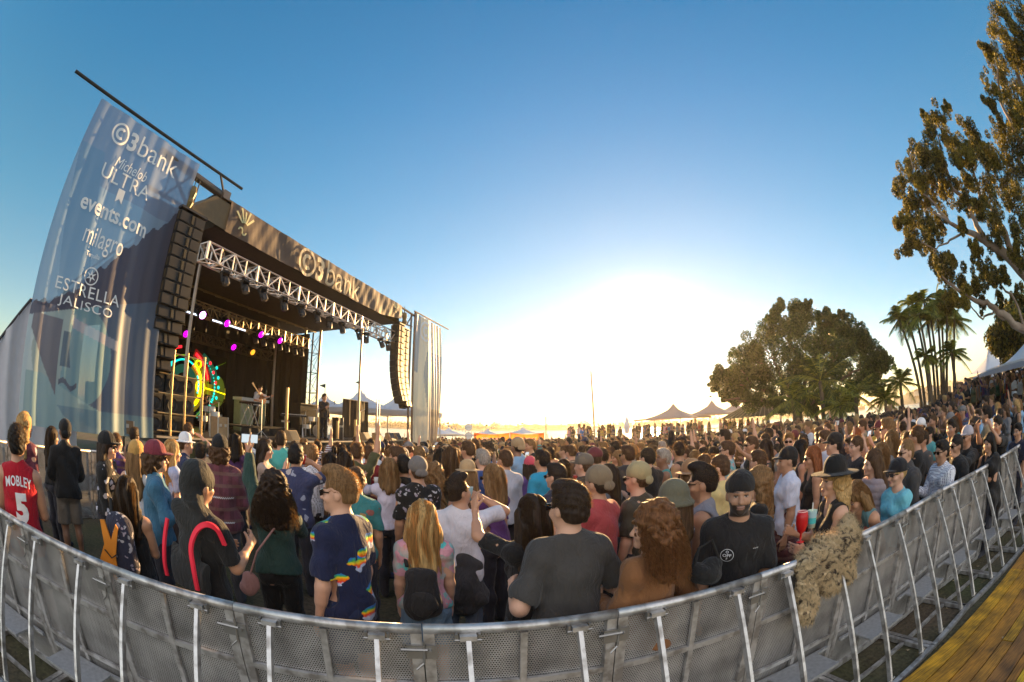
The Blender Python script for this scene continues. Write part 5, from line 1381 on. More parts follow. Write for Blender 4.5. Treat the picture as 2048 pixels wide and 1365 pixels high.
def dist(p, X, Y, Z):
    M = p[6]
    if M is not None:
        Mi = M.inverted()
        X, Y, Z = (Mi[0][0] * X + Mi[0][1] * Y + Mi[0][2] * Z + Mi[0][3], Mi[1][0] * X + Mi[1][1] * Y + Mi[1][2] * Z + Mi[1][3], Mi[2][0] * X + Mi[2][1] * Y + Mi[2][2] * Z + Mi[2][3])
    if p[0] == 'e':
        c, r = p[1], p[2]
        x, y, z = (X - c[0]) / r[0], (Y - c[1]) / r[1], (Z - c[2]) / r[2]
        k0 = np.sqrt(x * x + y * y + z * z); k1 = np.sqrt((x / r[0]) ** 2 + (y / r[1]) ** 2 + (z / r[2]) ** 2)
        return k0 * (k0 - 1) / (k1 + 1e-6)
    a, b, ra, rb, sy = p[1], p[2], p[3], p[4], p[5]
    bx, by, bz = b[0] - a[0], (b[1] - a[1]) / sy, b[2] - a[2]
    px, py, pz = X - a[0], (Y - a[1]) / sy, Z - a[2]
    t = np.clip((px * bx + py * by + pz * bz) / (bx * bx + by * by + bz * bz + 1e-9), 0, 1)
    return (np.sqrt((px - t * bx) ** 2 + (py - t * by) ** 2 + (pz - t * bz) ** 2) - (ra + (rb - ra) * t)) * (sy if sy < 1 else 1)
EDG = [(0, 1), (2, 3), (4, 5), (6, 7), (0, 2), (1, 3), (4, 6), (5, 7), (0, 4), (1, 5), (2, 6), (3, 7)]
OFF = np.array([(i >> 2 & 1, i >> 1 & 1, i & 1) for i in range(8)], float)
def surfnets(F, org, h):
    s = F < 0
    n = np.array(F.shape) - 1
    cor = [F[o[0]:o[0] + n[0], o[1]:o[1] + n[1], o[2]:o[2] + n[2]] for o in OFF.astype(int)]
    sb = [c < 0 for c in cor]
    anyb = np.logical_or.reduce(sb); allb = np.logical_and.reduce(sb)
    idx = np.argwhere(anyb & ~allb)
    if len(idx) == 0: return np.zeros((0, 3)), np.zeros((0, 4), int)
    vals = np.stack([c[idx[:, 0], idx[:, 1], idx[:, 2]] for c in cor], 1)
    acc = np.zeros((len(idx), 3)); cnt = np.zeros(len(idx))
    for (i, j) in EDG:
        a, b = vals[:, i], vals[:, j]; m = (a < 0) != (b < 0)
        t = np.where(m, a / np.where(m, a - b, 1), 0)
        acc += np.where(m[:, None], OFF[i] + t[:, None] * (OFF[j] - OFF[i]), 0); cnt += m
    V = (idx + acc / cnt[:, None]) * h + org
    num = -np.ones(tuple(n), np.int64); num[idx[:, 0], idx[:, 1], idx[:, 2]] = np.arange(len(idx))
    Fs = []
    for ax in range(3):
        sl0 = [slice(1, n[k]) for k in range(3)]; sl1 = [slice(1, n[k]) for k in range(3)]
        sl0[ax] = slice(0, n[ax]); sl1[ax] = slice(1, n[ax] + 1)
        a, b = s[tuple(sl0)], s[tuple(sl1)]
        e = np.argwhere(a != b); flip = a[e[:, 0], e[:, 1], e[:, 2]]
        e = e + np.array([0 if k == ax else 1 for k in range(3)])
        u, v = (ax + 1) % 3, (ax + 2) % 3
        du = np.zeros(3, int); du[u] = 1; dv = np.zeros(3, int); dv[v] = 1
        g = lambda q: num[q[:, 0], q[:, 1], q[:, 2]]
        quad = np.stack([g(e - du - dv), g(e - dv), g(e), g(e - du)], 1)
        quad[~flip] = quad[~flip][:, ::-1]
        Fs.append(quad)
    Fq = np.concatenate(Fs); Fq = Fq[(Fq >= 0).all(1)]
    return V, Fq
def solid(prims, h, subs=(), disp=None, cut=None, pad=.02):
    """blend the primitives, take some away, displace, cut -> vertices, quads"""
    lo = np.full(3, 9.); hi = np.full(3, -9.)
    bb = [bounds(p) for p in prims]
    for l, u in bb: lo = np.minimum(lo, l); hi = np.maximum(hi, u)
    lo -= pad + 2 * h; hi += pad + 2 * h
    n = np.ceil((hi - lo) / h).astype(int) + 1
    ax = [lo[k] + np.arange(n[k]) * h for k in range(3)]
    F = np.full(tuple(n), .2, np.float32)
    def region(l, u, m):
        i0 = np.maximum(0, ((l - m - lo) / h).astype(int)); i1 = np.minimum(n, ((u + m - lo) / h).astype(int) + 2)
        return tuple(slice(a, b) for a, b in zip(i0, i1))
    def xyz(r):
        return ax[0][r[0]][:, None, None], ax[1][r[1]][None, :, None], ax[2][r[2]][None, None, :]
    for p, (l, u) in zip(prims, bb):
        k = max(p[7], 1e-4); r = region(l, u, k + pad + h)
        X, Y, Z = xyz(r); d = dist(p, X, Y, Z)
        f = F[r]; q = np.clip(.5 + .5 * (f - d) / k, 0, 1)
        F[r] = f + (d - f) * q - k * q * (1 - q)
    for p in subs:
        l, u = bounds(p); k = max(p[7], 1e-4); r = region(l, u, k + h)
        if any(q.start >= q.stop for q in r): continue
        X, Y, Z = xyz(r); d = -dist(p, X, Y, Z); f = F[r]
        q = np.clip(.5 - .5 * (f - d) / k, 0, 1); F[r] = f + (d - f) * q + k * q * (1 - q)
    if disp is not None or cut is not None:
        X, Y, Z = xyz((slice(None),) * 3)
        if disp is not None: F += disp(X, Y, Z)
        if cut is not None: F = np.maximum(F, cut(X, Y, Z))
    F[0] = F[-1] = .1; F[:, 0] = F[:, -1] = .1; F[:, :, 0] = F[:, :, -1] = .1
    return surfnets(F, lo, h)
def to_mesh(name, V, F, mats, col=None):
    me = bpy.data.meshes.new(name)
    me.vertices.add(len(V)); me.vertices.foreach_set('co', np.asarray(V, np.float32).ravel())
    me.loops.add(F.size); me.loops.foreach_set('vertex_index', np.asarray(F, np.int32).ravel())
    me.polygons.add(len(F)); me.polygons.foreach_set('loop_start', np.arange(0, F.size, F.shape[1], dtype=np.int32))
    me.update(calc_edges=True); me.polygons.foreach_set('use_smooth', [True] * len(F))
    for m in mats: me.materials.append(m)
    if col is not None:
        ca = me.color_attributes.new('Col', 'FLOAT_COLOR', 'POINT'); ca.data.foreach_set('color', np.asarray(col, np.float32).ravel())
    return me
def add_obj(name, me, parent=None, col=None, M=None):
    o = bpy.data.objects.new(name, me); sc.collection.objects.link(o)
    if parent is not None: o.parent = parent
    if col is not None: o.color = (*col[:3], 1)
    if M is not None: o.matrix_local = M
    return o

# ---- materials that take the colour from the object
def skin_mat():
    m = bpy.data.materials.new('skin'); m.use_nodes = True
    N = m.node_tree.nodes; L = m.node_tree.links; b = N['Principled BSDF']
    oi = N.new('ShaderNodeObjectInfo'); a = N.new('ShaderNodeAttribute'); a.attribute_name = 'Col'
    mx = N.new('ShaderNodeMix'); mx.data_type = 'RGBA'
    L.new(a.outputs['Alpha'], mx.inputs[0]); L.new(oi.outputs['Color'], mx.inputs[6]); L.new(a.outputs['Color'], mx.inputs[7])
    tcn = N.new('ShaderNodeTexCoord'); n = N.new('ShaderNodeTexNoise'); n.inputs['Scale'].default_value = 14; n.inputs['Detail'].default_value = 4; L.new(tcn.outputs['Object'], n.inputs['Vector'])
    mr = N.new('ShaderNodeMapRange'); mr.inputs['To Min'].default_value = .82; mr.inputs['To Max'].default_value = 1.16; L.new(n.outputs['Fac'], mr.inputs[0])
    s_ = N.new('ShaderNodeVectorMath'); s_.operation = 'SCALE'; L.new(mx.outputs[2], s_.inputs[0]); L.new(mr.outputs[0], s_.inputs['Scale']); L.new(s_.outputs[0], b.inputs['Base Color'])
    b.inputs['Roughness'].default_value = .48; b.inputs['Sheen Weight'].default_value = .15
    b.inputs['Subsurface Weight'].default_value = 0
    return m
skinm = skin_mat()
def hair_mat(name='hair', tl=.35, lift=(.05, .03, .01)):
    m = bpy.data.materials.new(name); m.use_nodes = True
    N = m.node_tree.nodes; L = m.node_tree.links; b = N['Principled BSDF']
    oi = N.new('ShaderNodeObjectInfo'); tcn = N.new('ShaderNodeTexCoord'); mp = N.new('ShaderNodeMapping'); mp.inputs['Scale'].default_value = (110, 110, 9)
    L.new(tcn.outputs['Object'], mp.inputs[0]); n = N.new('ShaderNodeTexNoise'); n.inputs['Scale'].default_value = 1; n.inputs['Detail'].default_value = 3; n.inputs['Distortion'].default_value = .6; L.new(mp.outputs[0], n.inputs['Vector'])
    mr = N.new('ShaderNodeMapRange'); mr.inputs['From Min'].default_value = .3; mr.inputs['From Max'].default_value = .7; mr.inputs['To Min'].default_value = .5; mr.inputs['To Max'].default_value = 1.55; L.new(n.outputs['Fac'], mr.inputs[0])
    s_ = N.new('ShaderNodeVectorMath'); s_.operation = 'SCALE'; L.new(oi.outputs['Color'], s_.inputs[0]); L.new(mr.outputs[0], s_.inputs['Scale']); L.new(s_.outputs[0], b.inputs['Base Color'])
    b.inputs['Roughness'].default_value = .58; b.inputs['Sheen Weight'].default_value = .12; b.inputs['Specular IOR Level'].default_value = .25; b.inputs['Sheen Roughness'].default_value = .35
    b.inputs['Sheen Tint'].default_value = (1, .75, .4, 1)
    bp = N.new('ShaderNodeBump'); bp.inputs['Distance'].default_value = .006; bp.inputs['Strength'].default_value = .8; L.new(n.outputs['Fac'], bp.inputs['Height']); L.new(bp.outputs[0], b.inputs['Normal'])
    s2 = N.new('ShaderNodeVectorMath'); s2.operation = 'MULTIPLY_ADD'; L.new(s_.outputs[0], s2.inputs[0]); s2.inputs[1].default_value = (1.7, 1.5, 1.2); s2.inputs[2].default_value = lift
    tr = N.new('ShaderNodeBsdfTranslucent'); L.new(s2.outputs[0], tr.inputs[0]); ms = N.new('ShaderNodeMixShader'); ms.inputs[0].default_value = tl
    L.new(b.outputs[0], ms.inputs[1]); L.new(tr.outputs[0], ms.inputs[2]); L.new(ms.outputs[0], N['Material Output'].inputs['Surface'])
    return m
hairm = hair_mat('hair', .15); strandm = hair_mat('hair_strands', .42, (.17, .10, .035))
def cloth(name, kind='plain', scale=1.0, cols=None):
    m = bpy.data.materials.new(name); m.use_nodes = True
    N = m.node_tree.nodes; L = m.node_tree.links; b = N['Principled BSDF']
    oi = N.new('ShaderNodeObjectInfo'); tcn = N.new('ShaderNodeTexCoord'); col = oi.outputs['Color']
    def mix(fac, a, c2):
        mx = N.new('ShaderNodeMix'); mx.data_type = 'RGBA'; L.new(fac, mx.inputs[0]); L.new(a, mx.inputs[6])
        if isinstance(c2, tuple): mx.inputs[7].default_value = (*c2, 1)
        else: L.new(c2, mx.inputs[7])
        return mx.outputs[2]
    def mth(op, a, b_=None):
        n = N.new('ShaderNodeMath'); n.operation = op; L.new(a, n.inputs[0])
        if b_ is not None:
            if isinstance(b_, float): n.inputs[1].default_value = b_
            else: L.new(b_, n.inputs[1])
        return n.outputs[0]
    sp = N.new('ShaderNodeSeparateXYZ'); L.new(tcn.outputs['Object'], sp.inputs[0])
    if kind == 'check':
        u = mth('GREATER_THAN', mth('FRACT', mth('MULTIPLY', sp.outputs['X'], 55.0 * scale)), .62); v = mth('GREATER_THAN', mth('FRACT', mth('MULTIPLY', sp.outputs['Z'], 55.0 * scale)), .62); w = mth('GREATER_THAN', mth('FRACT', mth('MULTIPLY', sp.outputs['Y'], 55.0 * scale)), .62)
        col = mix(mth('MAXIMUM', mth('MAXIMUM', u, w), v), col, cols[0])
    elif kind == 'plaid':
        u = mth('SINE', mth('MULTIPLY', sp.outputs['X'], 60.0 * scale)); v = mth('SINE', mth('MULTIPLY', sp.outputs['Z'], 55.0 * scale))
        col = mix(mth('MULTIPLY', mth('GREATER_THAN', u, .3), 0.6 + 0.0), col, cols[0]); col = mix(mth('GREATER_THAN', v, .62), col, cols[1])
    elif kind == 'stripe':
        v = mth('GREATER_THAN', mth('FRACT', mth('MULTIPLY', sp.outputs['Z'], 22.0 * scale)), .5); col = mix(v, col, cols[0])
    elif kind == 'puffer':
        pass
    elif kind in ('floral', 'spots', 'tiedye'):
        vo = N.new('ShaderNodeTexVoronoi'); vo.inputs['Scale'].default_value = {'floral': 11, 'spots': 20, 'tiedye': 5}[kind] * scale
        nz = N.new('ShaderNodeTexNoise'); nz.inputs['Scale'].default_value = 14 * scale; L.new(tcn.outputs['Object'], nz.inputs['Vector'])
        ad = N.new('ShaderNodeVectorMath'); ad.operation = 'MULTIPLY_ADD'; L.new(nz.outputs['Color'], ad.inputs[0]); ad.inputs[1].default_value = (.10,) * 3; L.new(tcn.outputs['Object'], ad.inputs[2]); L.new(ad.outputs[0], vo.inputs['Vector'])
        if kind == 'tiedye':
            r = N.new('ShaderNodeValToRGB'); L.new(vo.outputs['Distance'], r.inputs[0]); r.color_ramp.elements[0].color = (*cols[0], 1); r.color_ramp.elements[1].position = .7; r.color_ramp.elements[1].color = (*cols[1], 1); col = mix(mth('GREATER_THAN', nz.outputs['Fac'], .48), col, r.outputs[0])
        else:
            sp2 = N.new('ShaderNodeSeparateColor'); L.new(vo.outputs['Color'], sp2.inputs[0])
            msk = mth('MULTIPLY', mth('LESS_THAN', vo.outputs['Distance'], .36), mth('GREATER_THAN', sp2.outputs[0], .45)); r = N.new('ShaderNodeValToRGB'); r.color_ramp.interpolation = 'CONSTANT'; L.new(sp2.outputs[1], r.inputs[0])
            e_ = r.color_ramp.elements; e_[0].color = (*cols[0], 1); e_[1].position = .99; e_[1].color = (*cols[-1], 1)
            for i, c_ in enumerate(cols[1:]): x = e_.new((i + 1) / len(cols)); x.color = (*c_, 1)
            col = mix(msk, col, r.outputs[0])
    elif kind == 'rainbow':
        # clouds with rainbow bands on navy
        mp = N.new('ShaderNodeMapping'); mp.inputs['Scale'].default_value = (1, 1, 1.35); L.new(tcn.outputs['Object'], mp.inputs[0])
        vo = N.new('ShaderNodeTexVoronoi'); vo.inputs['Scale'].default_value = 4.6; vo.inputs['Randomness'].default_value = .8; nd = N.new('ShaderNodeTexNoise'); nd.inputs['Scale'].default_value = 9; L.new(mp.outputs[0], nd.inputs['Vector']); na = N.new('ShaderNodeVectorMath'); na.operation = 'MULTIPLY_ADD'; L.new(nd.outputs['Color'], na.inputs[0]); na.inputs[1].default_value = (.14, .14, .10); L.new(mp.outputs[0], na.inputs[2]); mpo = na.outputs[0]; L.new(mpo, vo.inputs['Vector'])
        df = N.new('ShaderNodeVectorMath'); df.operation = 'SUBTRACT'; L.new(mpo, df.inputs[0]); L.new(vo.outputs['Position'], df.inputs[1])
        s3 = N.new('ShaderNodeSeparateXYZ'); L.new(df.outputs[0], s3.inputs[0])
        nz = N.new('ShaderNodeTexNoise'); nz.inputs['Scale'].default_value = 30; L.new(tcn.outputs['Object'], nz.inputs['Vector'])
        hgt = mth('ADD', mth('MULTIPLY', s3.outputs['Z'], 7.5), mth('MULTIPLY', nz.outputs['Fac'], .35)); r = N.new('ShaderNodeValToRGB'); r.color_ramp.interpolation = 'LINEAR'; L.new(mth('ADD', hgt, .40), r.inputs[0])
        e_ = r.color_ramp.elements; e_[0].position = 0; e_[0].color = (.35, .42, .62, 1); e_[1].position = .95; e_[1].color = (.02, .15, .5, 1)
        for ps, c_ in ((.38, (.45, .5, .65)), (.46, (.75, .03, .02)), (.58, (.85, .22, .0)), (.68, (.85, .62, .02)), (.78, (.05, .42, .06))): x = e_.new(ps); x.color = (*c_, 1)
        inb = mth('LESS_THAN', mth('ADD', vo.outputs['Distance'], mth('MULTIPLY', nz.outputs['Fac'], .12)), .40)
        col = mix(inb, col, r.outputs[0])
    elif kind == 'fur':
        nz = N.new('ShaderNodeTexNoise'); nz.inputs['Scale'].default_value = 16; nz.inputs['Detail'].default_value = 4; nz.inputs['Distortion'].default_value = 1.5; L.new(tcn.outputs['Object'], nz.inputs['Vector'])
        r = N.new('ShaderNodeValToRGB'); r.color_ramp.elements[0].position = .36; r.color_ramp.elements[0].color = (.06, .035, .02, 1); r.color_ramp.elements[1].position = .5; r.color_ramp.elements[1].color = (.78, .58, .33, 1); L.new(nz.outputs['Fac'], r.inputs[0]); col = r.outputs[0]
    nz = N.new('ShaderNodeTexNoise'); nz.inputs['Scale'].default_value = 7; nz.inputs['Detail'].default_value = 5; L.new(tcn.outputs['Object'], nz.inputs['Vector'])
    mr = N.new('ShaderNodeMapRange'); mr.inputs['To Min'].default_value = .78; mr.inputs['To Max'].default_value = 1.22; L.new(nz.outputs['Fac'], mr.inputs[0])
    s_ = N.new('ShaderNodeVectorMath'); s_.operation = 'SCALE'; L.new(col, s_.inputs[0]); L.new(mr.outputs[0], s_.inputs['Scale']); L.new(s_.outputs[0], b.inputs['Base Color'])
    b.inputs['Roughness'].default_value = .85; b.inputs['Sheen Weight'].default_value = .12; b.inputs['Specular IOR Level'].default_value = .25
    n2 = N.new('ShaderNodeTexNoise'); n2.inputs['Scale'].default_value = 9 if kind != 'fur' else 60; n2.inputs['Detail'].default_value = 7; n2.inputs['Distortion'].default_value = 1.6; m9 = N.new('ShaderNodeMapping'); m9.inputs['Scale'].default_value = (1.5, 1.5, .6) if kind != 'fur' else (1, 1, 1); L.new(tcn.outputs['Object'], m9.inputs[0]); L.new(m9.outputs[0], n2.inputs['Vector'])
    bp = N.new('ShaderNodeBump'); bp.inputs['Distance'].default_value = .03; bp.inputs['Strength'].default_value = .75 if kind != 'fur' else 1; L.new(n2.outputs['Fac'], bp.inputs['Height']); L.new(bp.outputs[0], b.inputs['Normal'])
    return m
cl_plain = cloth('cloth'); 
CLOTHS = {'plain': cl_plain, 'check': cloth('cloth_check', 'check', 1, [(.75, .75, .8)]), 'plaid': cloth('cloth_plaid', 'plaid', 1, [(.08, .03, .035), (.16, .08, .07)]), 'stripe': cloth('cloth_stripe', 'stripe', 1, [(.6, .6, .6)]),
          'floral': cloth('cloth_floral', 'floral', 1, [(.55, .55, .62), (.35, .36, .45), (.5, .42, .40)]), 'rainbow': cloth('cloth_rainbow', 'rainbow'), 'tiedye': cloth('cloth_tiedye', 'tiedye', 1, [(.65, .25, .22), (.1, .5, .5)]), 'teal': cloth('cloth_pattern', 'floral', .8, [(.45, .25, .10), (.35, .12, .10), (.5, .5, .35)]),
          'spots': cloth('cloth_spots', 'spots', 1, [(.4, .38, .4), (.3, .25, .3)]), 'fur': cloth('fur_coat', 'fur')}

# ---- skeleton
def arm_pose(name):
    """upper-arm direction, fore-arm direction, hand direction, finger curl; right arm, x outwards, y forwards"""
    return {
        'down': ((.11, .02, -1), (.05, .22, -1), (0, .1, -1), .5),
        'hip': ((.45, -.15, -1), (-.5, .45, -.8), (-.6, .5, -.5), .5),
        'hold': ((.18, .15, -1), (-.30, 1, .12), (-.25, 1, .25), 1.1),
        'cup': ((.22, .35, -1), (-.35, 1, .45), (-.3, .8, .5), 1.1),
        'raise': ((.35, .45, .85), (.02, .15, 1), (0, .1, 1), .15),
        'fist': ((.30, .55, .75), (.0, -.05, 1), (0, .0, 1), 1.5),
        'phone': ((.25, .95, .15), (-.30, .55, .85), (-.2, .3, 1), .9),
        'head': ((.65, .65, .25), (-.75, .1, .65), (-.9, -.1, .3), .9),
        'drink': ((.55, .75, .10), (-.85, -.15, .55), (-.9, -.15, .2), 1.1),
        'cross': ((.20, .25, -1), (-1, .40, .10), (-1, .1, .1), .6),
        'elbow': ((.50, -.22, -1), (-.25, 1, .05), (-.3, 1, 0), .8),
        'rail': ((.40, .30, -1), (-.25, .95, -.15), (-.4, .9, -.1), .7),
        'back_rail': ((.75, -.30, -.75), (.35, -.55, -.75), (.1, -.6, -.8), .7),
        'clap': ((.20, .6, -.5), (-.45, .55, .8), (-.3, .2, 1), .3),
        'point': ((.4, .8, .25), (-.3, .75, .6), (-.2, .5, .8), .6),
        'out': ((.5, .9, -.2), (.1, .9, .45), (0, .9, .5), .3),
    }[name]
def skeleton(sex, aR, aL, yaw=0., pitch=0., twist=0., lean=0.):
    fem = sex == 'f'
    Tt = TR(0, 0, .96) @ rot('Z', twist) @ rot('X', -lean) @ TR(0, 0, -.96)
    Hd = Tt @ TR(0, .012, 1.478) @ rot('Z', yaw) @ rot('X', pitch) @ Matrix.Scale(1.05, 4)
    sw = .147 if fem else .170; sz = 1.385
    J = {}
    for side, pose in ((1, aR), (-1, aL)):
        u, f, hnd, curl = arm_pose(pose)
        u, f, hnd = [Vector((q[0] * side, q[1], q[2])).normalized() for q in (u, f, hnd)]
        R3 = Tt.to_3x3(); u, f, hnd = R3 @ u, R3 @ f, R3 @ hnd
        up = max(0, u.z) * .05
        s_ = Tt @ Vector((side * (sw - up * .3), 0, sz + up)); e_ = s_ + u * (.275 if fem else .295); w_ = e_ + f * (.235 if fem else .255)
        J[side] = (s_, e_, w_, hnd, curl)
    return dict(T=Tt, H=Hd, J=J, fem=fem, sw=sw, sz=sz)
def hand_prims(w, d, side, curl, r=1.0, palm_n=None):
    """palm, four fingers of different length with two bends and a thumb from the side of the palm"""
    d = d.normalized(); ref = Vector((-side, 0.2, 0.1)) if palm_n is None else palm_n
    nrm = (ref - d * ref.dot(d)); nrm = nrm.normalized() if nrm.length > .05 else d.orthogonal().normalized()   # palm faces this way
    lat = d.cross(nrm) * (1 if side > 0 else -1)                                                             # towards the thumb
    P = []
    pc = w + d * .045
    for k in range(3): P.append(C(w + lat * (k - 1) * .02 * .5, w + d * .082 + lat * (k - 1) * .026, .019 * r, .0165 * r, k=.012))
    for i, (off, L1, L2, L3) in enumerate(((.030, .036, .024, .018), (.010, .040, .027, .019), (-.011, .037, .025, .018), (-.031, .029, .019, .016))):
        a = w + d * .088 + lat * off; ang = curl * (.55 + .1 * i); v = d.copy(); r0 = .0095 * r
        for L_, kk in ((L1, .8), (L2, 1.0), (L3, .8)):
            v = (v * math.cos(ang * kk) + nrm * math.sin(ang * kk)).normalized()
            # rotate progressively
            b = a + v * L_; P.append(C(a, b, r0, r0 * .9, k=.004)); a = b; r0 *= .92
            d2 = v; 
    a = w + d * .022 + lat * .024; b = a + (lat * .75 + d * .65 + nrm * .35).normalized() * .045; c = b + (d * .8 + nrm * (.4 + .3 * curl) + lat * .1).normalized() * .035; 
    P.append(C(a, b, .014 * r, .011 * r, k=.01)); P.append(C(b, c, .011 * r, .009 * r, k=.004))
    return P
def head_prims(M, fem, fat=1.0):
    s = .96 if fem else 1.0
    P = [E((0, -.008, .160 * s), (.076 * s, .097 * s, .107 * s), M, .01), E((0, .012, .125 * s), (.069 * s, .080 * s, .085 * s), M, .02), E((0, .036, .080 * s), ((.048 if fem else .056) * s, .058 * s, .058 * s), M, .02),
         E((0, .078, .044 * s), (.024, .020, .020 if fem else .024), M, .018), E((0, .082, .158 * s), (.046, .016, .012), M, .015),
         C((0, .094, .136 * s), (0, .110, .104 * s), .009, .0135, M=M, k=.012), E((-.011, .102, .100 * s), (.008, .009, .007), M, .006), E((.011, .102, .100 * s), (.008, .009, .007), M, .006),
         E((0, .090, .076 * s), (.024, .013, .008), M, .008), E((0, .088, .066 * s), (.021, .013, .009), M, .008), E((-.042, .062, .105 * s), (.024, .026, .022), M, .02), E((.042, .062, .105 * s), (.024, .026, .022), M, .02),
         E((-.031, .076, .137 * s), (.0135, .0125, .0125), M, .003), E((.031, .076, .137 * s), (.0135, .0125, .0125), M, .003)]
    for q in (-1, 1):
        P.append(E((q * .079 * s, -.004, .128 * s), (.010, .021, .031), M @ TR(0, 0, 0), .006))
    S_ = [E((-.032, .098, .138 * s), (.017, .014, .010), M, .010), E((.032, .098, .138 * s), (.017, .014, .010), M, .010), E((0, .103, .0715 * s), (.020, .006, .0022), M, .003)]
    return P, S_
def body_prims(sk, hgt=1.0, fat=1.0, lod=1):
    T, H, fem = sk['T'], sk['H'], sk['fem']; f = fat
    P = []
    if fem:
        P += [E((0, -.005, .93), (.165 * f, .115 * f, .11), None, .05), E((0, 0, 1.09), (.118 * f, .088 * f, .15), T, .06), E((0, 0, 1.26), (.142 * f, .095 * f, .15), T, .05), C((-.105, 0, 1.39), (.105, 0, 1.39), .056, .056, M=T, k=.05)]
        for q in (-1, 1): P += [E((q * .07, .075, 1.265), (.062, .055, .06), T, .03), E((q * .075, -.065, .89), (.085, .075, .085), None, .04)]
    else:
        P += [E((0, 0, .94), (.155 * f, .115 * f, .11), None, .05), E((0, 0, 1.09), (.142 * f, .105 * f, .15), T, .06), E((0, .0, 1.27), (.168 * f, .115 * f, .17), T, .05), C((-.12, 0, 1.385), (.12, 0, 1.385), .063, .063, M=T, k=.05)]
        for q in (-1, 1): P += [E((q * .075, .06, 1.29), (.08, .06, .07), T, .04), E((q * .07, -.06, .89), (.078, .07, .08), None, .04)]
    nk = Vector((0, .012, 1.50)); P += [C((0, -.005, 1.38), (0, .010, 1.545), (.060 if fem else .072), (.047 if fem else .056), M=T, k=.04), C((-.13, -.012, 1.385), (0, -.01, 1.465), .046, .042, M=T, k=.05), C((.13, -.012, 1.385), (0, -.01, 1.465), .046, .042, M=T, k=.05)]
    P.append(C(T @ Vector((0, .008, 1.48)), H @ Vector((0, .0, .06)), (.046 if fem else .055), (.050 if fem else .056), k=.02))
    for side in (1, -1):
        s_, e_, w_, hd, curl = sk['J'][side]; a = .84 if fem else 1.0
        P += [E(s_ + Vector((0, 0, -.01)), (.050 * a, .050 * a, .052 * a), None, .05), C(s_, e_, .050 * a, .038 * a, k=.04), C(s_.lerp(e_, .35), s_.lerp(e_, .75), .050 * a, .045 * a, k=.04), C(e_, w_, .039 * a, .026 * a, k=.03), C(e_.lerp(w_, .1), e_.lerp(w_, .45), .043 * a, .036 * a, k=.03)]
        if lod <= 1: P += hand_prims(w_, hd, side, curl, .95 if fem else 1.05)
        else: P += [C(w_, w_ + hd * .075, .030, .028, sy=1, k=.02), C(w_ + hd * .08, w_ + hd * .15, .022, .014, k=.02)]
    for q in (-1, 1):
        P += [C((q * .088, 0, .90), (q * .10, .01, .50), .088 * f, .055, k=.04), C((q * .10, .01, .50), (q * .105, -.015, .09), .052, .034, k=.03), E((q * .103, -.02, .36), (.050, .058, .11), None, .03), C((q * .105, -.03, .045), (q * .12, .14, .03), .036, .028, k=.03)]
    return P
def face_cols(V, H, fem, beard=None, lips=True, stubble=False):
    """painted features: iris, white, brows, lips, beard; alpha is how much they cover the skin"""
    Mi = np.array(H.inverted()); L = V @ Mi[:3, :3].T + Mi[:3, 3]; x, y, z = L[:, 0], L[:, 1], L[:, 2]; s = .96 if fem else 1.0
    col = np.zeros((len(V), 4)); 
    def put(m, c, a=1.0): col[m] = (*c, a)
    ax = np.abs(x)
    if lips: put((np.abs(z - .0715 * s) < .0105) & (ax < .023) & (y > .088), (.36, .13, .11) if fem else (.36, .17, .13), .8)
    put((np.abs(z - .0715 * s) < .0024) & (ax < .021) & (y > .08), (.10, .04, .03), .8)
    put((np.abs(z - .137 * s) < .0065) & (np.abs(ax - .031) < .0125) & (y > .076), (.62, .58, .54), .9)
    put((np.abs(z - .137 * s) < .0062) & (np.abs(ax - .031) < .0055) & (y > .078), (.03, .02, .015), 1)
    put((np.abs(z - .1445 * s) < .0028) & (np.abs(ax - .031) < .015) & (y > .07), (.02, .015, .01), .9)
    put((np.abs(z - (.161 * s + .12 * (.03 - np.abs(ax - .034)) * 1)) < (.0045 if not fem else .003)) & (np.abs(ax - .034) < .021) & (y > .07), (.025, .018, .012), .9)
    if beard:
        m = (y > .012) & (z > .012) & (z < .105 - .10 * np.clip(.09 - y, 0, .1)) & (z > -.03) & ~((np.abs(z - .0715 * s) < .008) & (ax < .022) & (y > .09)) & ((z < .088) | (ax > .056)); m &= ~((ax < .045) & (z > .088))
        put(m, beard[:3], beard[3])
    return col
def folds_disp(seed=0, amp=.006, fx=1.0):
    r_ = random.Random(seed); a = [r_.uniform(0, 6.28) for _ in range(8)]
    def f(X, Y, Z):
        w = np.sin(Z * 17 * fx + 5 * X + 3 * np.sin(X * 9 + a[0]) + a[1]) + .8 * np.sin(X * 24 + Z * 9 + 2 * np.sin(Z * 11 + a[2]) + a[3]) + .6 * np.sin(Y * 26 - Z * 15 + a[4]) + .5 * np.sin(Z * 38 + X * 20 + a[5] + 2 * np.sin(Y * 14))
        return (amp * w * .5).astype(np.float32)
    return f
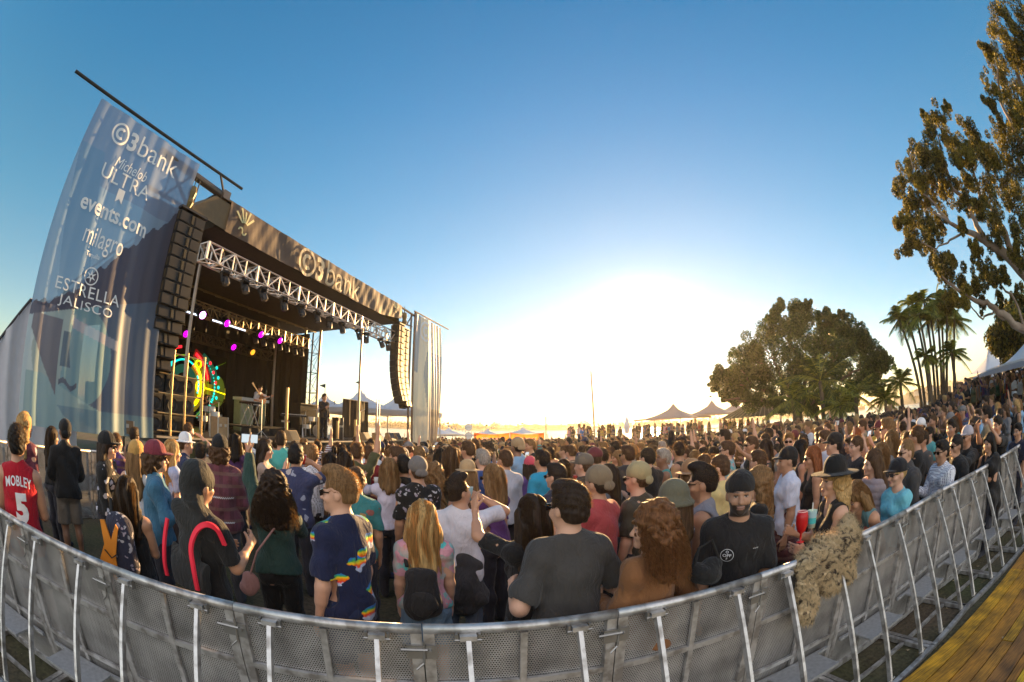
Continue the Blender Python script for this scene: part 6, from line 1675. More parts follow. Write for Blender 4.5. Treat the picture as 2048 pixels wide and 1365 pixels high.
def shirt_prims(sk, sleeve, loose=.016, fat=1.0, hem=.86):
    T, fem = sk['T'], sk['fem']; f = fat; g = loose
    P = []
    if fem:
        P += [E((0, 0, 1.09), (.122 * f + g, .092 * f + g, .16), T, .06), E((0, 0, 1.26), (.145 * f + g, .098 * f + g, .155), T, .05), C((-.10, 0, 1.385), (.10, 0, 1.385), .056 + g * .7, .056 + g * .7, M=T, k=.05), E((0, -.012, .94), (.176 * f + g, .132 * f + g, .15), None, .06)]
        for q in (-1, 1): P += [E((q * .07, .075, 1.265), (.063 + g * .6, .056 + g * .6, .06 + g * .5), T, .03)]
    else:
        P += [E((0, 0, 1.09), (.148 * f + g, .110 * f + g, .17), T, .07), E((0, 0, 1.27), (.170 * f + g, .116 * f + g, .175), T, .06), C((-.12, 0, 1.385), (.12, 0, 1.385), .064 + g * .6, .064 + g * .6, M=T, k=.05), E((0, -.008, .93), (.172 * f + g, .135 * f + g, .17), None, .06)]
        for q in (-1, 1): P += [E((q * .075, .06, 1.29), (.08 + g * .5, .06 + g * .5, .07), T, .05)]
    P += [C((0, -.012, 1.455), (q * .14, -.008, 1.380), .042 + g * .6, .046 + g * .6, M=T, k=.05) for q in (-1, 1)]
    hw = (.158 if fem else .160) * f + g
    P.append(C(T @ Vector((0, -.004, 1.08)), (0, -.012, hem - .12), hw * .86, hw * 1.06, sy=.74, k=.06))
    if sleeve != 'tank':
        for side in (1, -1):
            s_, e_, w_, hd, c_ = sk['J'][side]; a = .84 if fem else 1.0
            P.append(E(s_ + Vector((0, 0, -.012)), (.050 * a + g * .8,) * 3, None, .05))
            if sleeve == 'tee': P.append(C(s_, s_.lerp(e_, .78), .048 * a + g * .6, .045 * a + g * .95, k=.03))
            else:
                P.append(C(s_, e_, .051 * a + g * .8, .042 * a + g * .8, k=.03)); P.append(C(e_, e_.lerp(w_, .90 if sleeve == 'long' else .4), .043 * a + g * .8, .031 * a + g * .7, k=.025))
    return P
def shirt_mesh(sk, sleeve, h, loose, fat, hem, seed, neck=.066, matl=None, puffy=False, front_open=False):
    P = shirt_prims(sk, sleeve, loose, fat, hem)
    T = sk['T']; subs = [E((0, .035, 1.50), (neck + .012, neck + .012, .055 if sleeve != 'tank' else .09), T, .01), C((0, .01, 1.40), (0, .01, 1.62), neck * .80, neck, M=T, k=.01)]
    if sleeve == 'tank':
        for q in (-1, 1): subs.append(E((q * (sk['sw'] + .035), 0, 1.37), (.072, .14, .105), T, .01))
        subs.append(E((0, .12, 1.42), (.07, .08, .09), T, .02)); 
    for side in (1, -1):
        if sleeve == 'tee':
            s_, e_, w_, hd, c_ = sk['J'][side]; d = (e_ - s_).normalized(); q = s_ + d * ((e_ - s_).length * .78 + .062); 
            subs.append(('c', tuple(s_ + d * ((e_ - s_).length * .74 + .085)), tuple(s_ + d * ((e_ - s_).length * .74 + .16)), .09, .09, 1.0, None, .004))
    base = folds_disp(seed, .012 if loose < .03 else .016)
    def disp(X, Y, Z):
        o = base(X, Y, Z)
        if puffy: o = o * .5 + (.016 * (np.abs(np.sin(Z * 42 + 0 * X)) ** .5 - .75) * -1).astype(np.float32)
        # the hem flares and folds
        return o - .0055 - (.05 * np.clip(1.06 - Z, 0, .2) * (loose / .02) * .6 * np.clip(1 + np.sin(np.arctan2(X, Y) * 6 + seed), 0, 2) * (Z > .6)).astype(np.float32)
    cut = lambda X, Y, Z: (hem + .012 * np.sin(X * 14 + seed) + .0 * Y - Z).astype(np.float32) + np.where((np.abs(X) > .30), -1, 0).astype(np.float32)
    if hem is None: cut = None
    V, F = solid(P, h, subs, disp, cut)
    return V, F
def leg_mesh(fem, kind, h, seed, fat=1.0):
    g = .014
    fat *= .94; P = [E((0, 0, .91), ((.168 if fem else .160) * fat + g, (.118 + (.0 if not fem else 0)) * fat + g, .11), None, .05)]
    for q in (-1, 1):
        P.append(E((q * .073, -.062, .89), (.085 + g, .073 + g, .085), None, .04))
        if kind in ('trousers', 'leggings'):
            gg = .020 if kind == 'trousers' else .007
            P += [C((q * .088, 0, .90), (q * .10, .01, .50), .089 * fat + gg, .058 + gg, k=.04), C((q * .10, .01, .50), (q * .105, -.012, .10), .054 + gg, .040 + gg * 1.1, k=.03), E((q * .103, -.02, .36), (.051 + gg, .059 + gg, .13), None, .03)]
        elif kind == 'shorts': P += [C((q * .088, 0, .90), (q * .10, .01, .56), .092 * fat + g, .085 + g, k=.04)]
        P.append(C((q * .105, -.03, .05), (q * .12, .15, .035), .048, .040, k=.03))      # shoe
    if kind == 'skirt': P += [C((0, 0, .95), (0, 0, .62), .15, .21, sy=.85, k=.06)]
    d = folds_disp(seed, .006)
    if kind == 'skirt': disp = lambda X, Y, Z: (.02 * np.clip(.95 - Z, 0, .35) * 2.5 * np.sin(np.arctan2(X, Y) * 11 + seed)).astype(np.float32) * (Z > .3)
    else: disp = d
    if kind in ('shorts',): cutf = lambda X, Y, Z: np.maximum(Z - .97, np.where(Z > .12, .53 - Z, -1)).astype(np.float32) + 0 * X.astype(np.float32)
    elif kind == 'skirt': cutf = lambda X, Y, Z: np.maximum(Z - .97, np.where(Z > .12, .60 + .02 * np.sin(X * 20) - Z, -1)).astype(np.float32)
    else: cutf = lambda X, Y, Z: (Z - .97 + 0 * X).astype(np.float32)
    return solid(P, h, (), disp, cutf)
# ---- hair, in head space (origin at the neck pivot, face towards +y)
def hair_solid(style, h, seed=0, hat=False):
    V, F = hair_solid_(style, h, seed)
    if hat:
        V = V.copy(); m = V[:, 2] > .165; V[m, 2] = .165 + (V[m, 2] - .165) * .3; V[m, :2] *= .80
    return V, F
def hair_solid_(style, h, seed=0):
    r_ = random.Random(seed)
    cap = E((0, -.012, .168), (.085, .103, .112), None, .02)
    face = [E((0, .105, .105), (.070, .070, .075), None, .012)]
    if style in ('short', 'crop', 'fade'):
        t = {'short': 0, 'crop': -.006, 'fade': 0}[style]
        P = [E((0, -.014, .170), (.086 + t, .104 + t, .112 + t), None, .02), E((0, -.055, .115), (.070 + t, .058 + t, .06), None, .02)]
        if style == 'short': P.append(E((0, .045, .245), (.062, .055, .038), None, .03))
        subs = [E((0, .110, .110), (.082, .078, .092), None, .012), E((-.085, .035, .085), (.03, .05, .06), None, .01), E((.085, .035, .085), (.03, .05, .06), None, .01), E((0, -.03, .02), (.12, .14, .055), None, .01), E((-.092, .0, .125), (.018, .024, .034), None, .008), E((.092, .0, .125), (.018, .024, .034), None, .008)]
        amp = .0022
        disp = lambda X, Y, Z: (amp * (np.sin(X * 120 + 3 * np.sin(Z * 40 + seed)) * np.sin(Y * 60 + 2 * np.sin(X * 30)) + .7 * np.sin(Z * 150 + X * 90 + Y * 40))).astype(np.float32)
        return solid(P, h, subs, disp)
    if style == 'quiff':
        P = [E((0, -.014, .170), (.082, .100, .108), None, .02), E((0, .04, .262), (.060, .070, .040), None, .03), E((0, -.05, .12), (.068, .055, .06), None, .02)]
        subs = [E((0, .120, .105), (.082, .078, .095), None, .012), E((0, -.03, .03), (.12, .14, .06), None, .01), E((-.088, .02, .10), (.022, .04, .055), None, .01), E((.088, .02, .10), (.022, .04, .055), None, .01)]
        disp = lambda X, Y, Z: (.004 * np.sin(X * 110 + 9 * Y) * np.cos(Z * 20)).astype(np.float32)
        return solid(P, h, subs, disp)
    if style in ('long', 'longwavy', 'medium'):
        Lz = {'long': -.22, 'longwavy': -.20, 'medium': -.06}[style]; w = .02
        P = [E((0, -.014, .172), (.090, .107, .113), None, .02), E((0, -.055, .06), (.092, .065, .14), None, .04), C((0, -.075, .08), (0, -.105, Lz), .080, .075, sy=.55, k=.04)]
        for q in (-1, 1): P += [C((q * .076, .005, .16), (q * .095, -.03, .0), .030, .034, k=.03), C((q * .090, -.03, .02), (q * .100, -.06, Lz * .8), .034, .026, k=.03)]
        subs = [E((0, .112, .105), (.062, .080, .095), None, .012), E((0, .10, .0), (.085, .09, .10), None, .012)]
        if style == 'longwavy': disp = lambda X, Y, Z: (.006 * np.sin(X * 75 + 3.0 * np.sin(Z * 26 + seed)) + .004 * np.sin(X * 120 + 4 * np.sin(Z * 40)) - .004).astype(np.float32)
        else: disp = lambda X, Y, Z: (.006 * np.sin(X * 80 + 1.2 * np.sin(Z * 15 + seed)) + .004 * np.sin(X * 170 + Z * 9) * np.cos(Y * 60)).astype(np.float32)
        return solid(P, h, subs, disp)
    if style in ('curly', 'curlylong'):
        P = [E((0, -.02, .175), (.108, .120, .125), None, .03), E((0, -.05, .09), (.115, .09, .11), None, .04)]
        if style == 'curlylong': P += [E((0, -.085, -.03), (.150, .085, .17), None, .06), E((0, -.06, .06), (.135, .095, .14), None, .06)]
        subs = [E((0, .118, .10), (.062, .078, .095), None, .012)]
        disp = lambda X, Y, Z: (.011 * (np.sin(X * 62 + 2 * np.sin(Z * 45 + seed)) * np.sin(Z * 58 + 2 * np.sin(Y * 50)) + .7 * np.sin(Y * 66 + 2 * np.sin(X * 40)) * np.sin(Z * 90 + X * 30))).astype(np.float32)
        return solid(P, h, subs, disp)
    if style in ('ponytail', 'bun'):
        P = [E((0, -.012, .170), (.083, .101, .111), None, .02)]
        if style == 'bun': P.append(E((0, -.115, .20), (.05, .045, .05), None, .01))
        else: P += [E((0, -.11, .19), (.03, .03, .03), None, .02), C((0, -.125, .19), (0, -.15, .02), .032, .030, k=.02), C((0, -.15, .02), (0, -.13, -.10), .030, .010, k=.02)]
        subs = [E((0, .112, .108), (.066, .080, .100), None, .012), E((0, .03, -.01), (.12, .14, .08), None, .01), E((-.088, .01, .10), (.022, .035, .05), None, .01), E((.088, .01, .10), (.022, .035, .05), None, .01)]
        disp = lambda X, Y, Z: (.0035 * np.sin(X * 120 + 2 * np.sin(Z * 30))).astype(np.float32) + 0 * Y.astype(np.float32)
        return solid(P, h, subs, disp)
    raise ValueError(style)
def hat_solid(style, h):
    if style in ('cap', 'capback'):
        s = 1 if style == 'cap' else -1
        P = [E((0, -.012, .190), (.092, .110, .100), None, .01), E((0, s * .115 - .012, .176 - (.02 if s < 0 else 0)), (.075, .070, .012), rot('X', 0), .012)]
        cut = lambda X, Y, Z: (.160 + .0 * X + (.0 if s > 0 else -.12 * np.clip(-Y - .02, -1, 1)) * 1 - Z).astype(np.float32)
        if s < 0: P[1] = E((0, -.112, .128), (.066, .018, .036), None, .012)
        if s < 0: cut = lambda X, Y, Z: (np.where(Y < -.05, .085, .160 + .3 * np.clip(Y, -.05, 0)) - Z + 0 * X).astype(np.float32)
        return solid(P, h, (), lambda X, Y, Z: (.0015 * np.sin(np.arctan2(X, Y + .012) * 6)).astype(np.float32) + 0 * Z.astype(np.float32), cut)
    if style == 'beanie':
        P = [E((0, -.018, .180), (.092, .108, .112), None, .01)]
        cut = lambda X, Y, Z: (.150 + .35 * np.clip(Y, -.2, .2) - Z + 0 * X).astype(np.float32)
        return solid(P, h, (), lambda X, Y, Z: (.002 * np.sin(np.arctan2(X, Y) * 40)).astype(np.float32) + 0 * Z.astype(np.float32), cut)
    if style in ('fedora', 'widehat', 'straw'):
        bw = {'fedora': .155, 'widehat': .195, 'straw': .15}[style]
        P = [E((0, -.012, .215), (.084, .100, .105), None, .02), E((0, -.012, .180), (bw * .92, bw, .011), None, .012)]
        subs = [E((0, -.01, .335), (.022, .075, .035), None, .02), E((0, -.012, .10), (.076, .092, .075), None, .003)]
        disp = lambda X, Y, Z: (.14 * (np.sqrt(X * X + Y * Y) > .10) * np.clip(np.sqrt(X * X + Y * Y) - .10, 0, .1) * 0 * Z).astype(np.float32)
        return solid(P, h, subs, None, lambda X, Y, Z: (.160 - Z + 0 * X + 0 * Y).astype(np.float32))
    if style == 'bucket':
        P = [E((0, -.012, .200), (.090, .106, .098), None, .02), C((0, -.012, .20), (0, -.012, .145), .085, .135, k=.02)]
        subs = [C((0, -.012, .06), (0, -.012, .13), .128, .105, k=.003), E((0, -.012, .14), (.078, .094, .075), None, .003)]
        return solid(P, h, subs, None, lambda X, Y, Z: (.128 - Z + 0 * X + 0 * Y).astype(np.float32))
def strands(seed, n, style, dens=1.0, wk=1.0):
    """ribbons of single hairs and locks round the hair mass, in head space"""
    g_ = np.random.default_rng(seed); V = []; F = []
    wdt = wk * {'curlylong': .0016, 'short': .0012, 'long': .0011, 'longwavy': .0011}.get(style, .0014)
    for i in range(n):
        th = g_.uniform(0, 2 * math.pi); ph = math.acos(g_.uniform(-.2, 1)); d = np.array([math.sin(ph) * math.cos(th), math.sin(ph) * math.sin(th), math.cos(ph)])
        if d[1] > .55 and d[2] < .6: continue
        if style == 'curlylong':
            p = np.array([0, -.03, .15]) + d * np.array([.10, .11, .12]); L_ = g_.uniform(.10, .34) if d[1] < .3 else g_.uniform(.05, .15); m = 16; ra = g_.uniform(.006, .012); fr = g_.uniform(70, 110); ph0 = g_.uniform(0, 6.28)
            pts = []
            for k in range(m):
                t = k / (m - 1) * L_; q = p + d * np.array([.30, .25, .1]) * min(t, .17) + np.array([d[0] * .15 * t, -.12 * t, -t * .95 + .02 * math.sin(t * 9)]); q = q + ra * np.array([math.cos(fr * t + ph0), math.sin(fr * t + ph0), 0.3 * math.sin(fr * t)]); pts.append(q)
        elif style in ('long', 'longwavy', 'medium'):
            L_ = {'long': .42, 'longwavy': .40, 'medium': .22}[style] * g_.uniform(.7, 1.1); p = np.array([0, -.014, .172]) + d * np.array([.088, .105, .112]); m = 12; pts = []
            wv = .010 if style == 'longwavy' else .004; ph0 = g_.uniform(0, 6.28)
            for k in range(m):
                t = k / (m - 1); e = np.array([d[0] * .100, -.075 + d[1] * .06, .172]); 
                down = max(0, t - .12) * L_; q = p * (1 - min(1, t * 2.2)) + (e + np.array([d[0] * .01, 0, .02])) * min(1, t * 2.2); q[2] = p[2] - down * 1.1
                q = q + wv * np.array([math.sin(t * 16 + ph0), math.cos(t * 13 + ph0), 0]) * t; pts.append(q)
        else:
            p = np.array([0, -.014, .170]) + d * np.array([.083, .101, .108]); L_ = g_.uniform(.005, .013) * (1 if wk < 1.5 else 1.5); m = 3; t_ = g_.normal(size=3) * .5; pts = [p + (d + t_ * k / 2 + np.array([0, 0, -.1 * k])) * L_ * k / 2 for k in range(m)]
        pts = np.array(pts); sd_ = np.cross(np.gradient(pts, axis=0), g_.normal(size=3)); sd_ /= np.linalg.norm(sd_, axis=1)[:, None] + 1e-9
        w = wdt * np.linspace(1, .3, len(pts))[:, None] * g_.uniform(.7, 1.6); o = len(V) * 1
        b0 = sum(len(a) for a in V); V.append(np.concatenate([pts - sd_ * w, pts + sd_ * w])); m = len(pts)
        F += [(b0 + k, b0 + k + 1, b0 + m + k + 1, b0 + m + k) for k in range(m - 1)]
    return np.concatenate(V), np.array(F)
def glasses_mesh():
    mb = MB()
    for q in (-1, 1):
        mb.box((q * .033, .101, .138), (.050, .006, .034)); mb.box((q * .066, .055, .144), (.004, .095, .007))
    mb.box((0, .103, .145), (.02, .006, .006)); me = bpy.data.meshes.new('sunglasses'); me.from_pydata([tuple(v) for v in mb.v], [], mb.f); me.materials.append(mat('dark_lens', (.015, .012, .012), .08, .2)); return me

CACHE = {}
def cached(key, fn):
    if key not in CACHE: CACHE[key] = fn()
    return CACHE[key]
SKIN = {'fair': (.58, .315, .205), 'tan': (.47, .235, .135), 'olive': (.39, .20, .115), 'brown': (.24, .12, .068), 'pale': (.64, .39, .28)}
HAIR = {'auburn': (.15, .062, .022), 'black': (.012, .009, .008), 'dark': (.028, .016, .010), 'brown': (.075, .038, .018), 'light': (.20, .11, .045), 'blond': (.42, .26, .10), 'red': (.22, .065, .02), 'grey': (.30, .27, .24)}
def person(loc, face, scale=1.0, sex='m', aR='down', aL='down', yaw=0., pitch=0., twist=0., lean=0., skin='tan', shirt=('tee', (.1, .1, .1), 'plain'), legs=('trousers', (.03, .03, .04)), hair=('short', 'dark'), hat=None, glasses=False, beard=None, label='', group=None, fat=1.0, lod=2, seed=0, hem=None, loose=None, puffy=False, wide=1.0, name='person'):
    """one person: the body is one mesh; hair, shirt, trousers, hat and sunglasses are its children"""
    h = {0: .0075, 1: .010, 2: .0135, 3: .019}[lod]
    sk = skeleton(sex, aR, aL, yaw, pitch, twist, lean)
    fat *= .90 if sex == 'm' else .93; kb = (sex, aR, aL, round(yaw, 2), round(pitch, 2), round(twist, 2), round(lean, 2), round(fat, 2), lod)
    def mk_body():
        P = body_prims(sk, fat=fat, lod=lod); HP, HS = head_prims(sk['H'], sk['fem']); V, F = solid(P + HP, h, HS)
        bc = None
        if beard == 'stubble': bc = (.10, .06, .04, .55)
        elif beard: bc = (.02, .013, .009, .95)
        return to_mesh('person', V, F, [skinm], face_cols(V, sk['H'], sk['fem'], bc))
    me = cached(('body', beard) + kb, mk_body)
    o = add_obj(name, me, None, SKIN[skin]); o.location = loc; o.rotation_euler = (0, 0, face); o.scale = (scale * wide, scale * wide, scale)
    tag(o, label, 'person', group)
    sl, sc_, pat = shirt
    lo = loose if loose is not None else (.012 if sex == 'f' or sl == 'tank' else .020); hm_ = hem if hem is not None else (.93 if sex == 'f' else .86)
    if sl == 'jacket': lo, slv = max(lo, .03), 'long'
    else: slv = sl
    sd = seed % 3 if lod > 1 else seed
    ms = cached(('shirt', slv, pat, round(lo, 3), round(hm_, 2), sd, puffy) + kb, lambda: to_mesh('shirt', *shirt_mesh(sk, slv, h, lo, fat, hm_, sd, puffy=puffy), [CLOTHS[pat]]))
    s_o = add_obj({'jacket': 'jacket', 'tank': 'tank_top', 'long': 'long_sleeved_shirt'}.get(sl, 'shirt'), ms, o, sc_)
    lk, lc = legs
    ml = cached(('legs', sex, lk, lod, round(fat, 2)), lambda: to_mesh('trousers', *leg_mesh(sex == 'f', lk, h, 3, fat), [cl_plain]))
    add_obj({'skirt': 'skirt', 'shorts': 'shorts'}.get(lk, 'trousers'), ml, o, lc)
    Hm = sk['H']
    if hair and hair[0] != 'bald':
        st = hair[0]; sd2 = seed % 2 if lod > 1 else seed
        mh = cached(('hair', st, lod, sd2, bool(hat)), lambda: to_mesh('hair', *hair_solid(st, max(.0055, h * .75), sd2, bool(hat)), [hairm]))
        ho = add_obj('hair', mh, o, HAIR[hair[1]], Hm)
        nst = {0: {'curlylong': 4200, 'long': 3500, 'longwavy': 3500, 'medium': 2600, 'curly': 900}.get(st, 2200), 1: {'long': 350, 'longwavy': 350, 'curlylong': 500}.get(st, 350), 2: 420, 3: 300}[lod]
        if nst:
            sty = {'curly': 'curlylong' if False else 'short', 'ponytail': 'short', 'bun': 'short', 'quiff': 'short', 'crop': 'short', 'fade': 'short'}.get(st, st)
            if hat is None:
                mm = cached(('str', sty, lod, sd2), lambda: to_mesh('hair_strands', *strands(sd2 + 5, nst, sty, wk={0: 1, 1: 1.2, 2: 2.2, 3: 3.0}[lod]), [strandm])); add_obj('loose_strands', mm, ho, HAIR[hair[1]])
    if hat:
        mt = cached(('hat', hat[0], lod), lambda: to_mesh('hat', *hat_solid(hat[0], max(.005, h * .6)), [cl_plain]))
        add_obj({'cap': 'cap', 'capback': 'cap', 'beanie': 'beanie'}.get(hat[0], 'hat'), mt, o, hat[1], Hm)
    if glasses: add_obj('sunglasses', cached('glasses', glasses_mesh), o, None, Hm)
    o['_sk'] = 1; del o['_sk']
    return o, sk
# ------------------------------------------------------------------ placing people
STG = S(12.5, 12)
HERO = {}
TAKEN = []
def put(px, py, d=None, s=None, az=None, sex='m', key=None, **k):
    """head centre on a bearing of the photograph, at a true distance, feet on the ground"""
    aR, aL = k.get('aR', 'down'), k.get('aL', 'down')
    sk = skeleton(sex, aR, aL, k.get('yaw', 0), k.get('pitch', 0), k.get('twist', 0), k.get('lean', 0))
    hc = sk['H'] @ Vector((0, 0, .15)); q = fdir(px, py); el = math.atan2(q.z, math.hypot(q.x, q.y))
    if d is None:
        s = s or (1.0 if sex == 'm' else .94); d = (CAM_Z - hc.z * s) / math.tan(-el)
    P = at(px, py, d); gz = land_z(P.x, P.y); s = (P.z - gz) / hc.z
    if az is None:
        v = STG - P; az = math.degrees(math.atan2(v.x, v.y)) + rng.uniform(-12, 12)
    face = -R(az); off = rot('Z', face) @ Vector((hc.x * s, hc.y * s, 0)); loc = Vector((P.x - off.x, P.y - off.y, gz))
    lod = k.pop('lod', 0 if d < 3.6 else 1 if d < 5.4 else 2 if d < 9 else 3)
    wide = min(1.06, max(.94, 1 / s)) if s < .94 or s > 1.06 else 1.0
    o, sk = person(loc, face, s, sex, lod=lod, wide=wide, **k)
    TAKEN.append((loc.x, loc.y)); o['category'] = 'person'
    if key: HERO[key] = (o, sk, loc, face, s)
    return o
def hand_world(key, side=1):
    o, sk, loc, face, s = HERO[key]; s_, e_, w_, hd, c_ = sk['J'][side]; p = w_ + hd * .10
    return Matrix.Translation(loc) @ rot('Z', face) @ Matrix.Scale(s, 4) @ p
def local_to_world(key, v):
    o, sk, loc, face, s = HERO[key]; return Matrix.Translation(loc) @ rot('Z', face) @ Matrix.Scale(s, 4) @ Vector(v)
from mathutils.bvhtree import BVHTree
def stick(key, child, fill, m, name, back=True, off=.004):
    """print or letters lying on a garment: each point is dropped onto the cloth"""
    o = HERO[key][0]; g = [c for c in o.children if c.name.startswith(child)][0]; me = g.data
    bv = BVHTree.FromPolygons([v.co for v in me.vertices], [tuple(p.vertices) for p in me.polygons])
    mb = MB(); sgn = -1 if back else 1
    def fn(x, z):
        x_ = -x if back is False else x
        hit = bv.ray_cast(Vector((x_, sgn * .6, z)), Vector((0, -sgn, 0)))
        y = hit[0].y if hit[0] is not None else 0
        return Vector((x_, y + sgn * off, z))
    fill(mb, fn)
    me2 = bpy.data.meshes.new(name); me2.from_pydata([tuple(v) for v in mb.v], [], mb.f); me2.materials.append(m)
    q = bpy.data.objects.new(name, me2); sc.collection.objects.link(q); q.parent = g; return q

col = dict(black=(.014, .013, .013), dgrey=(.045, .042, .042), grey=(.19, .18, .18), white=(.72, .71, .72), navy=(.02, .03, .08), lblue=(.25, .42, .60), maroon=(.14, .03, .035), olive=(.08, .08, .035), red=(.38, .02, .025), teal=(.05, .28, .27), tan=(.36, .25, .14), pink=(.60, .30, .33), mustard=(.45, .30, .05), denim=(.08, .13, .22), purple=(.10, .04, .16), cream=(.55, .48, .36), brown=(.14, .07, .035), green=(.05, .13, .06), blue=(.03, .14, .42))
K = col
put(34, 884, 3.9, az=-62, key='jersey', skin='tan', shirt=('tank', (.42, .008, .02), 'plain'), legs=('shorts', (.02, .04, .22)), hair=('fade', 'black'), loose=.02, hem=.80, aR='hold', aL='hold', lod=0, seed=1, label='man in a red basketball jersey with name and number 5, back turned, left edge')
put(130, 862, 6.0, az=-72, key='farcap', skin='brown', shirt=('jacket', K['black'], 'plain'), legs=('shorts', (.16, .13, .10)), hair=('crop', 'black'), hat=('capback', K['black']), aR='hold', aL='hold', lod=1, seed=2, label='man in black jacket and khaki shorts with black cap, back turned by the pit barrier')
put(50, 850, 5.8, sex='f', az=-30, skin='fair', shirt=('long', (.12, .03, .05), 'floral'), hair=('longwavy', 'blond'), yaw=-.5, lod=1, seed=3, label='blond woman in dark red patterned top behind the red jersey man')
put(105, 872, 6.8, sex='f', skin='tan', shirt=('long', K['black'], 'plain'), hair=('long', 'dark'), seed=4, label='dark haired woman half hidden left of the khaki shorts man')
put(255, 985, 3.5, sex='f', az=-38, key='bpgirl', skin='tan', shirt=('tank', K['black'], 'plain'), hair=('long', 'dark'), aR='hold', aL='hold', yaw=-.3, seed=5, label='woman with long dark hair and orange trimmed backpack at the rail')
put(215, 890, 5.1, sex='f', az=55, key='capgirl', skin='fair', shirt=('jacket', K['black'], 'floral'), hair=('long', 'dark'), hat=('cap', K['black']), glasses=True, lod=1, seed=6, label='woman in black cap, sunglasses and black jacket looking right')
put(273, 908, 4.8, sex='f', az=-35, skin='fair', shirt=('tank', K['white'], 'plain'), hair=('long', 'light'), hat=('beanie', (.50, .28, .08)), seed=7, label='woman in mustard beanie with long sunlit blond hair, back turned')
put(312, 912, 4.3, az=48, key='bluejk', skin='fair', shirt=('long', (.05, .15, .24), 'plain'), hair=('curly', 'brown'), hat=('cap', (.20, .035, .05)), glasses=True, aR='cup', aL='cup', lod=1, seed=8, label='curly haired man in maroon cap and blue shirt holding a cup, looking right')
put(345, 902, 5.6, sex='f', az=30, skin='fair', shirt=('tee', (.35, .42, .62), 'plain'), hair=('long', 'blond'), seed=9, label='woman with long straight blond hair in light blue top')
put(372, 888, 6.6, az=40, skin='fair', shirt=('tee', K['navy'], 'plain'), hair=('crop', 'brown'), hat=('fedora', K['white']), seed=10, label='man in a white brimmed hat near the stage')
put(398, 968, 3.0, az=12, key='hood', skin='tan', shirt=('tee', K['black'], 'plain'), hair=None, legs=('trousers', K['black']), aR='cup', aL='hold', lod=0, seed=11, label='person in a black hooded scarf with bright red edges over a black t-shirt')
put(440, 897, 4.9, az=-28, key='flannel', skin='tan', shirt=('jacket', (.15, .045, .06), 'plaid'), hair=('curly', 'brown'), hat=('cap', K['black']), legs=('trousers', (.07, .07, .08)), aR='hold', aL='hold', fat=1.12, lod=1, hem=.80, seed=12, label='large man in a maroon flannel jacket and dark cap, back turned')
put(402, 905, 6.4, sex='m', skin='tan', shirt=('tee', (.62, .60, .66), 'spots'), hair=('short', 'black'), seed=13, label='man in a white flowery shirt left of the flannel jacket')
put(548, 975, 3.55, sex='f', az=-24, key='greensl', skin='tan', shirt=('long', (.025, .055, .045), 'plain'), hair=('curlylong', 'dark'), legs=('trousers', K['black']), aR='clap', aL='raise', loose=.02, lod=0, seed=14, label='woman with dark curly hair in dark green top, hands raised')
put(680, 982, 2.75, az=-70, key='hawaii', skin='fair', shirt=('tee', (.012, .016, .05), 'rainbow'), hair=('quiff', 'light'), legs=('shorts', K['navy']), glasses=True, yaw=.45, aR='down', aL='down', loose=.022, hem=.80, lod=0, seed=15, label='man in navy shirt printed with rainbow clouds, sunglasses, looking left')
put(592, 912, 5.2, az=-10, key='floraln', skin='tan', shirt=('tee', (.05, .055, .12), 'floral'), hair=('short', 'black'), aR='drink', lod=1, seed=16, label='man in dark flowered shirt raising a red cup to his mouth')
put(624, 910, 5.9, az=-12, skin='fair', shirt=('long', (.16, .16, .15), 'check'), hair=('short', 'light'), seed=17, label='fair haired man in a grey patterned sweater, back turned')
put(562, 880, 7.4, az=-20, skin='tan', shirt=('long', (.08, .42, .38), 'plain'), hair=('short', 'dark'), seed=18, label='man in a turquoise shirt near the stage')
put(530, 898, 6.6, sex='f', az=70, skin='fair', shirt=('tee', (.4, .3, .25), 'plain'), hair=('long', 'dark'), aR='clap', aL='clap', seed=19, label='dark haired woman in tan top turned to the right, hands together')
put(845, 1035, 3.0, sex='f', az=-14, key='pinkgirl', skin='fair', shirt=('tee', (.62, .30, .36), 'tiedye'), hair=('long', 'blond'), legs=('skirt', (.14, .22, .32)), lod=0, seed=20, label='girl with long blond hair, pink t-shirt, denim skirt and black backpack')
put(915, 982, 3.6, az=6, key='drinker', skin='tan', shirt=('tee', (.66, .62, .66), 'plain'), hair=('quiff', 'dark'), legs=('trousers', (.10, .12, .16)), aR='drink', yaw=-.7, pitch=.18, lod=0, seed=21, label='man in white t-shirt drinking, dark jacket tied round his waist')
put(835, 940, 4.6, az=-32, key='greycap', skin='tan', shirt=('tee', K['black'], 'spots'), hair=('crop', 'brown'), hat=('capback', (.16, .14, .13)), fat=1.08, lod=1, seed=22, label='man in a backward grey cap and black speckled t-shirt')
put(808, 932, 5.3, az=-30, skin='tan', shirt=('tee', K['black'], 'plain'), hair=('short', 'black'), lod=1, seed=23, label='man in black t-shirt with bright blue strap, left of the backward grey cap')
put(778, 938, 5.2, az=-18, sex='f', skin='fair', shirt=('tee', (.62, .55, .64), 'plain'), hair=('medium', 'light'), lod=1, aL='out', seed=24, label='fair haired woman in a white t-shirt, back turned, left arm out')
put(738, 908, 7.0, az=-15, skin='tan', shirt=('long', (.22, .02, .03), 'plain'), hair=('short', 'brown'), seed=25, label='man in dark red shirt with sunlit brown hair')
put(712, 962, 4.2, az=-22, skin='tan', shirt=('tee', (.05, .22, .22), 'teal'), hair=('short', 'brown'), seed=26, label='person in teal patterned shirt just behind the rainbow shirt man')
put(690, 925, 5.4, sex='f', skin='tan', shirt=('long', K['dgrey'], 'plain'), hair=('long', 'dark'), seed=27, label='woman with long dark brown hair in grey top above the rainbow shirt man')
put(660, 925, 5.9, sex='f', skin='tan', shirt=('tee', K['brown'], 'plain'), hair=('long', 'black'), seed=28, label='woman with black hair in brown top left of the long haired woman in grey')
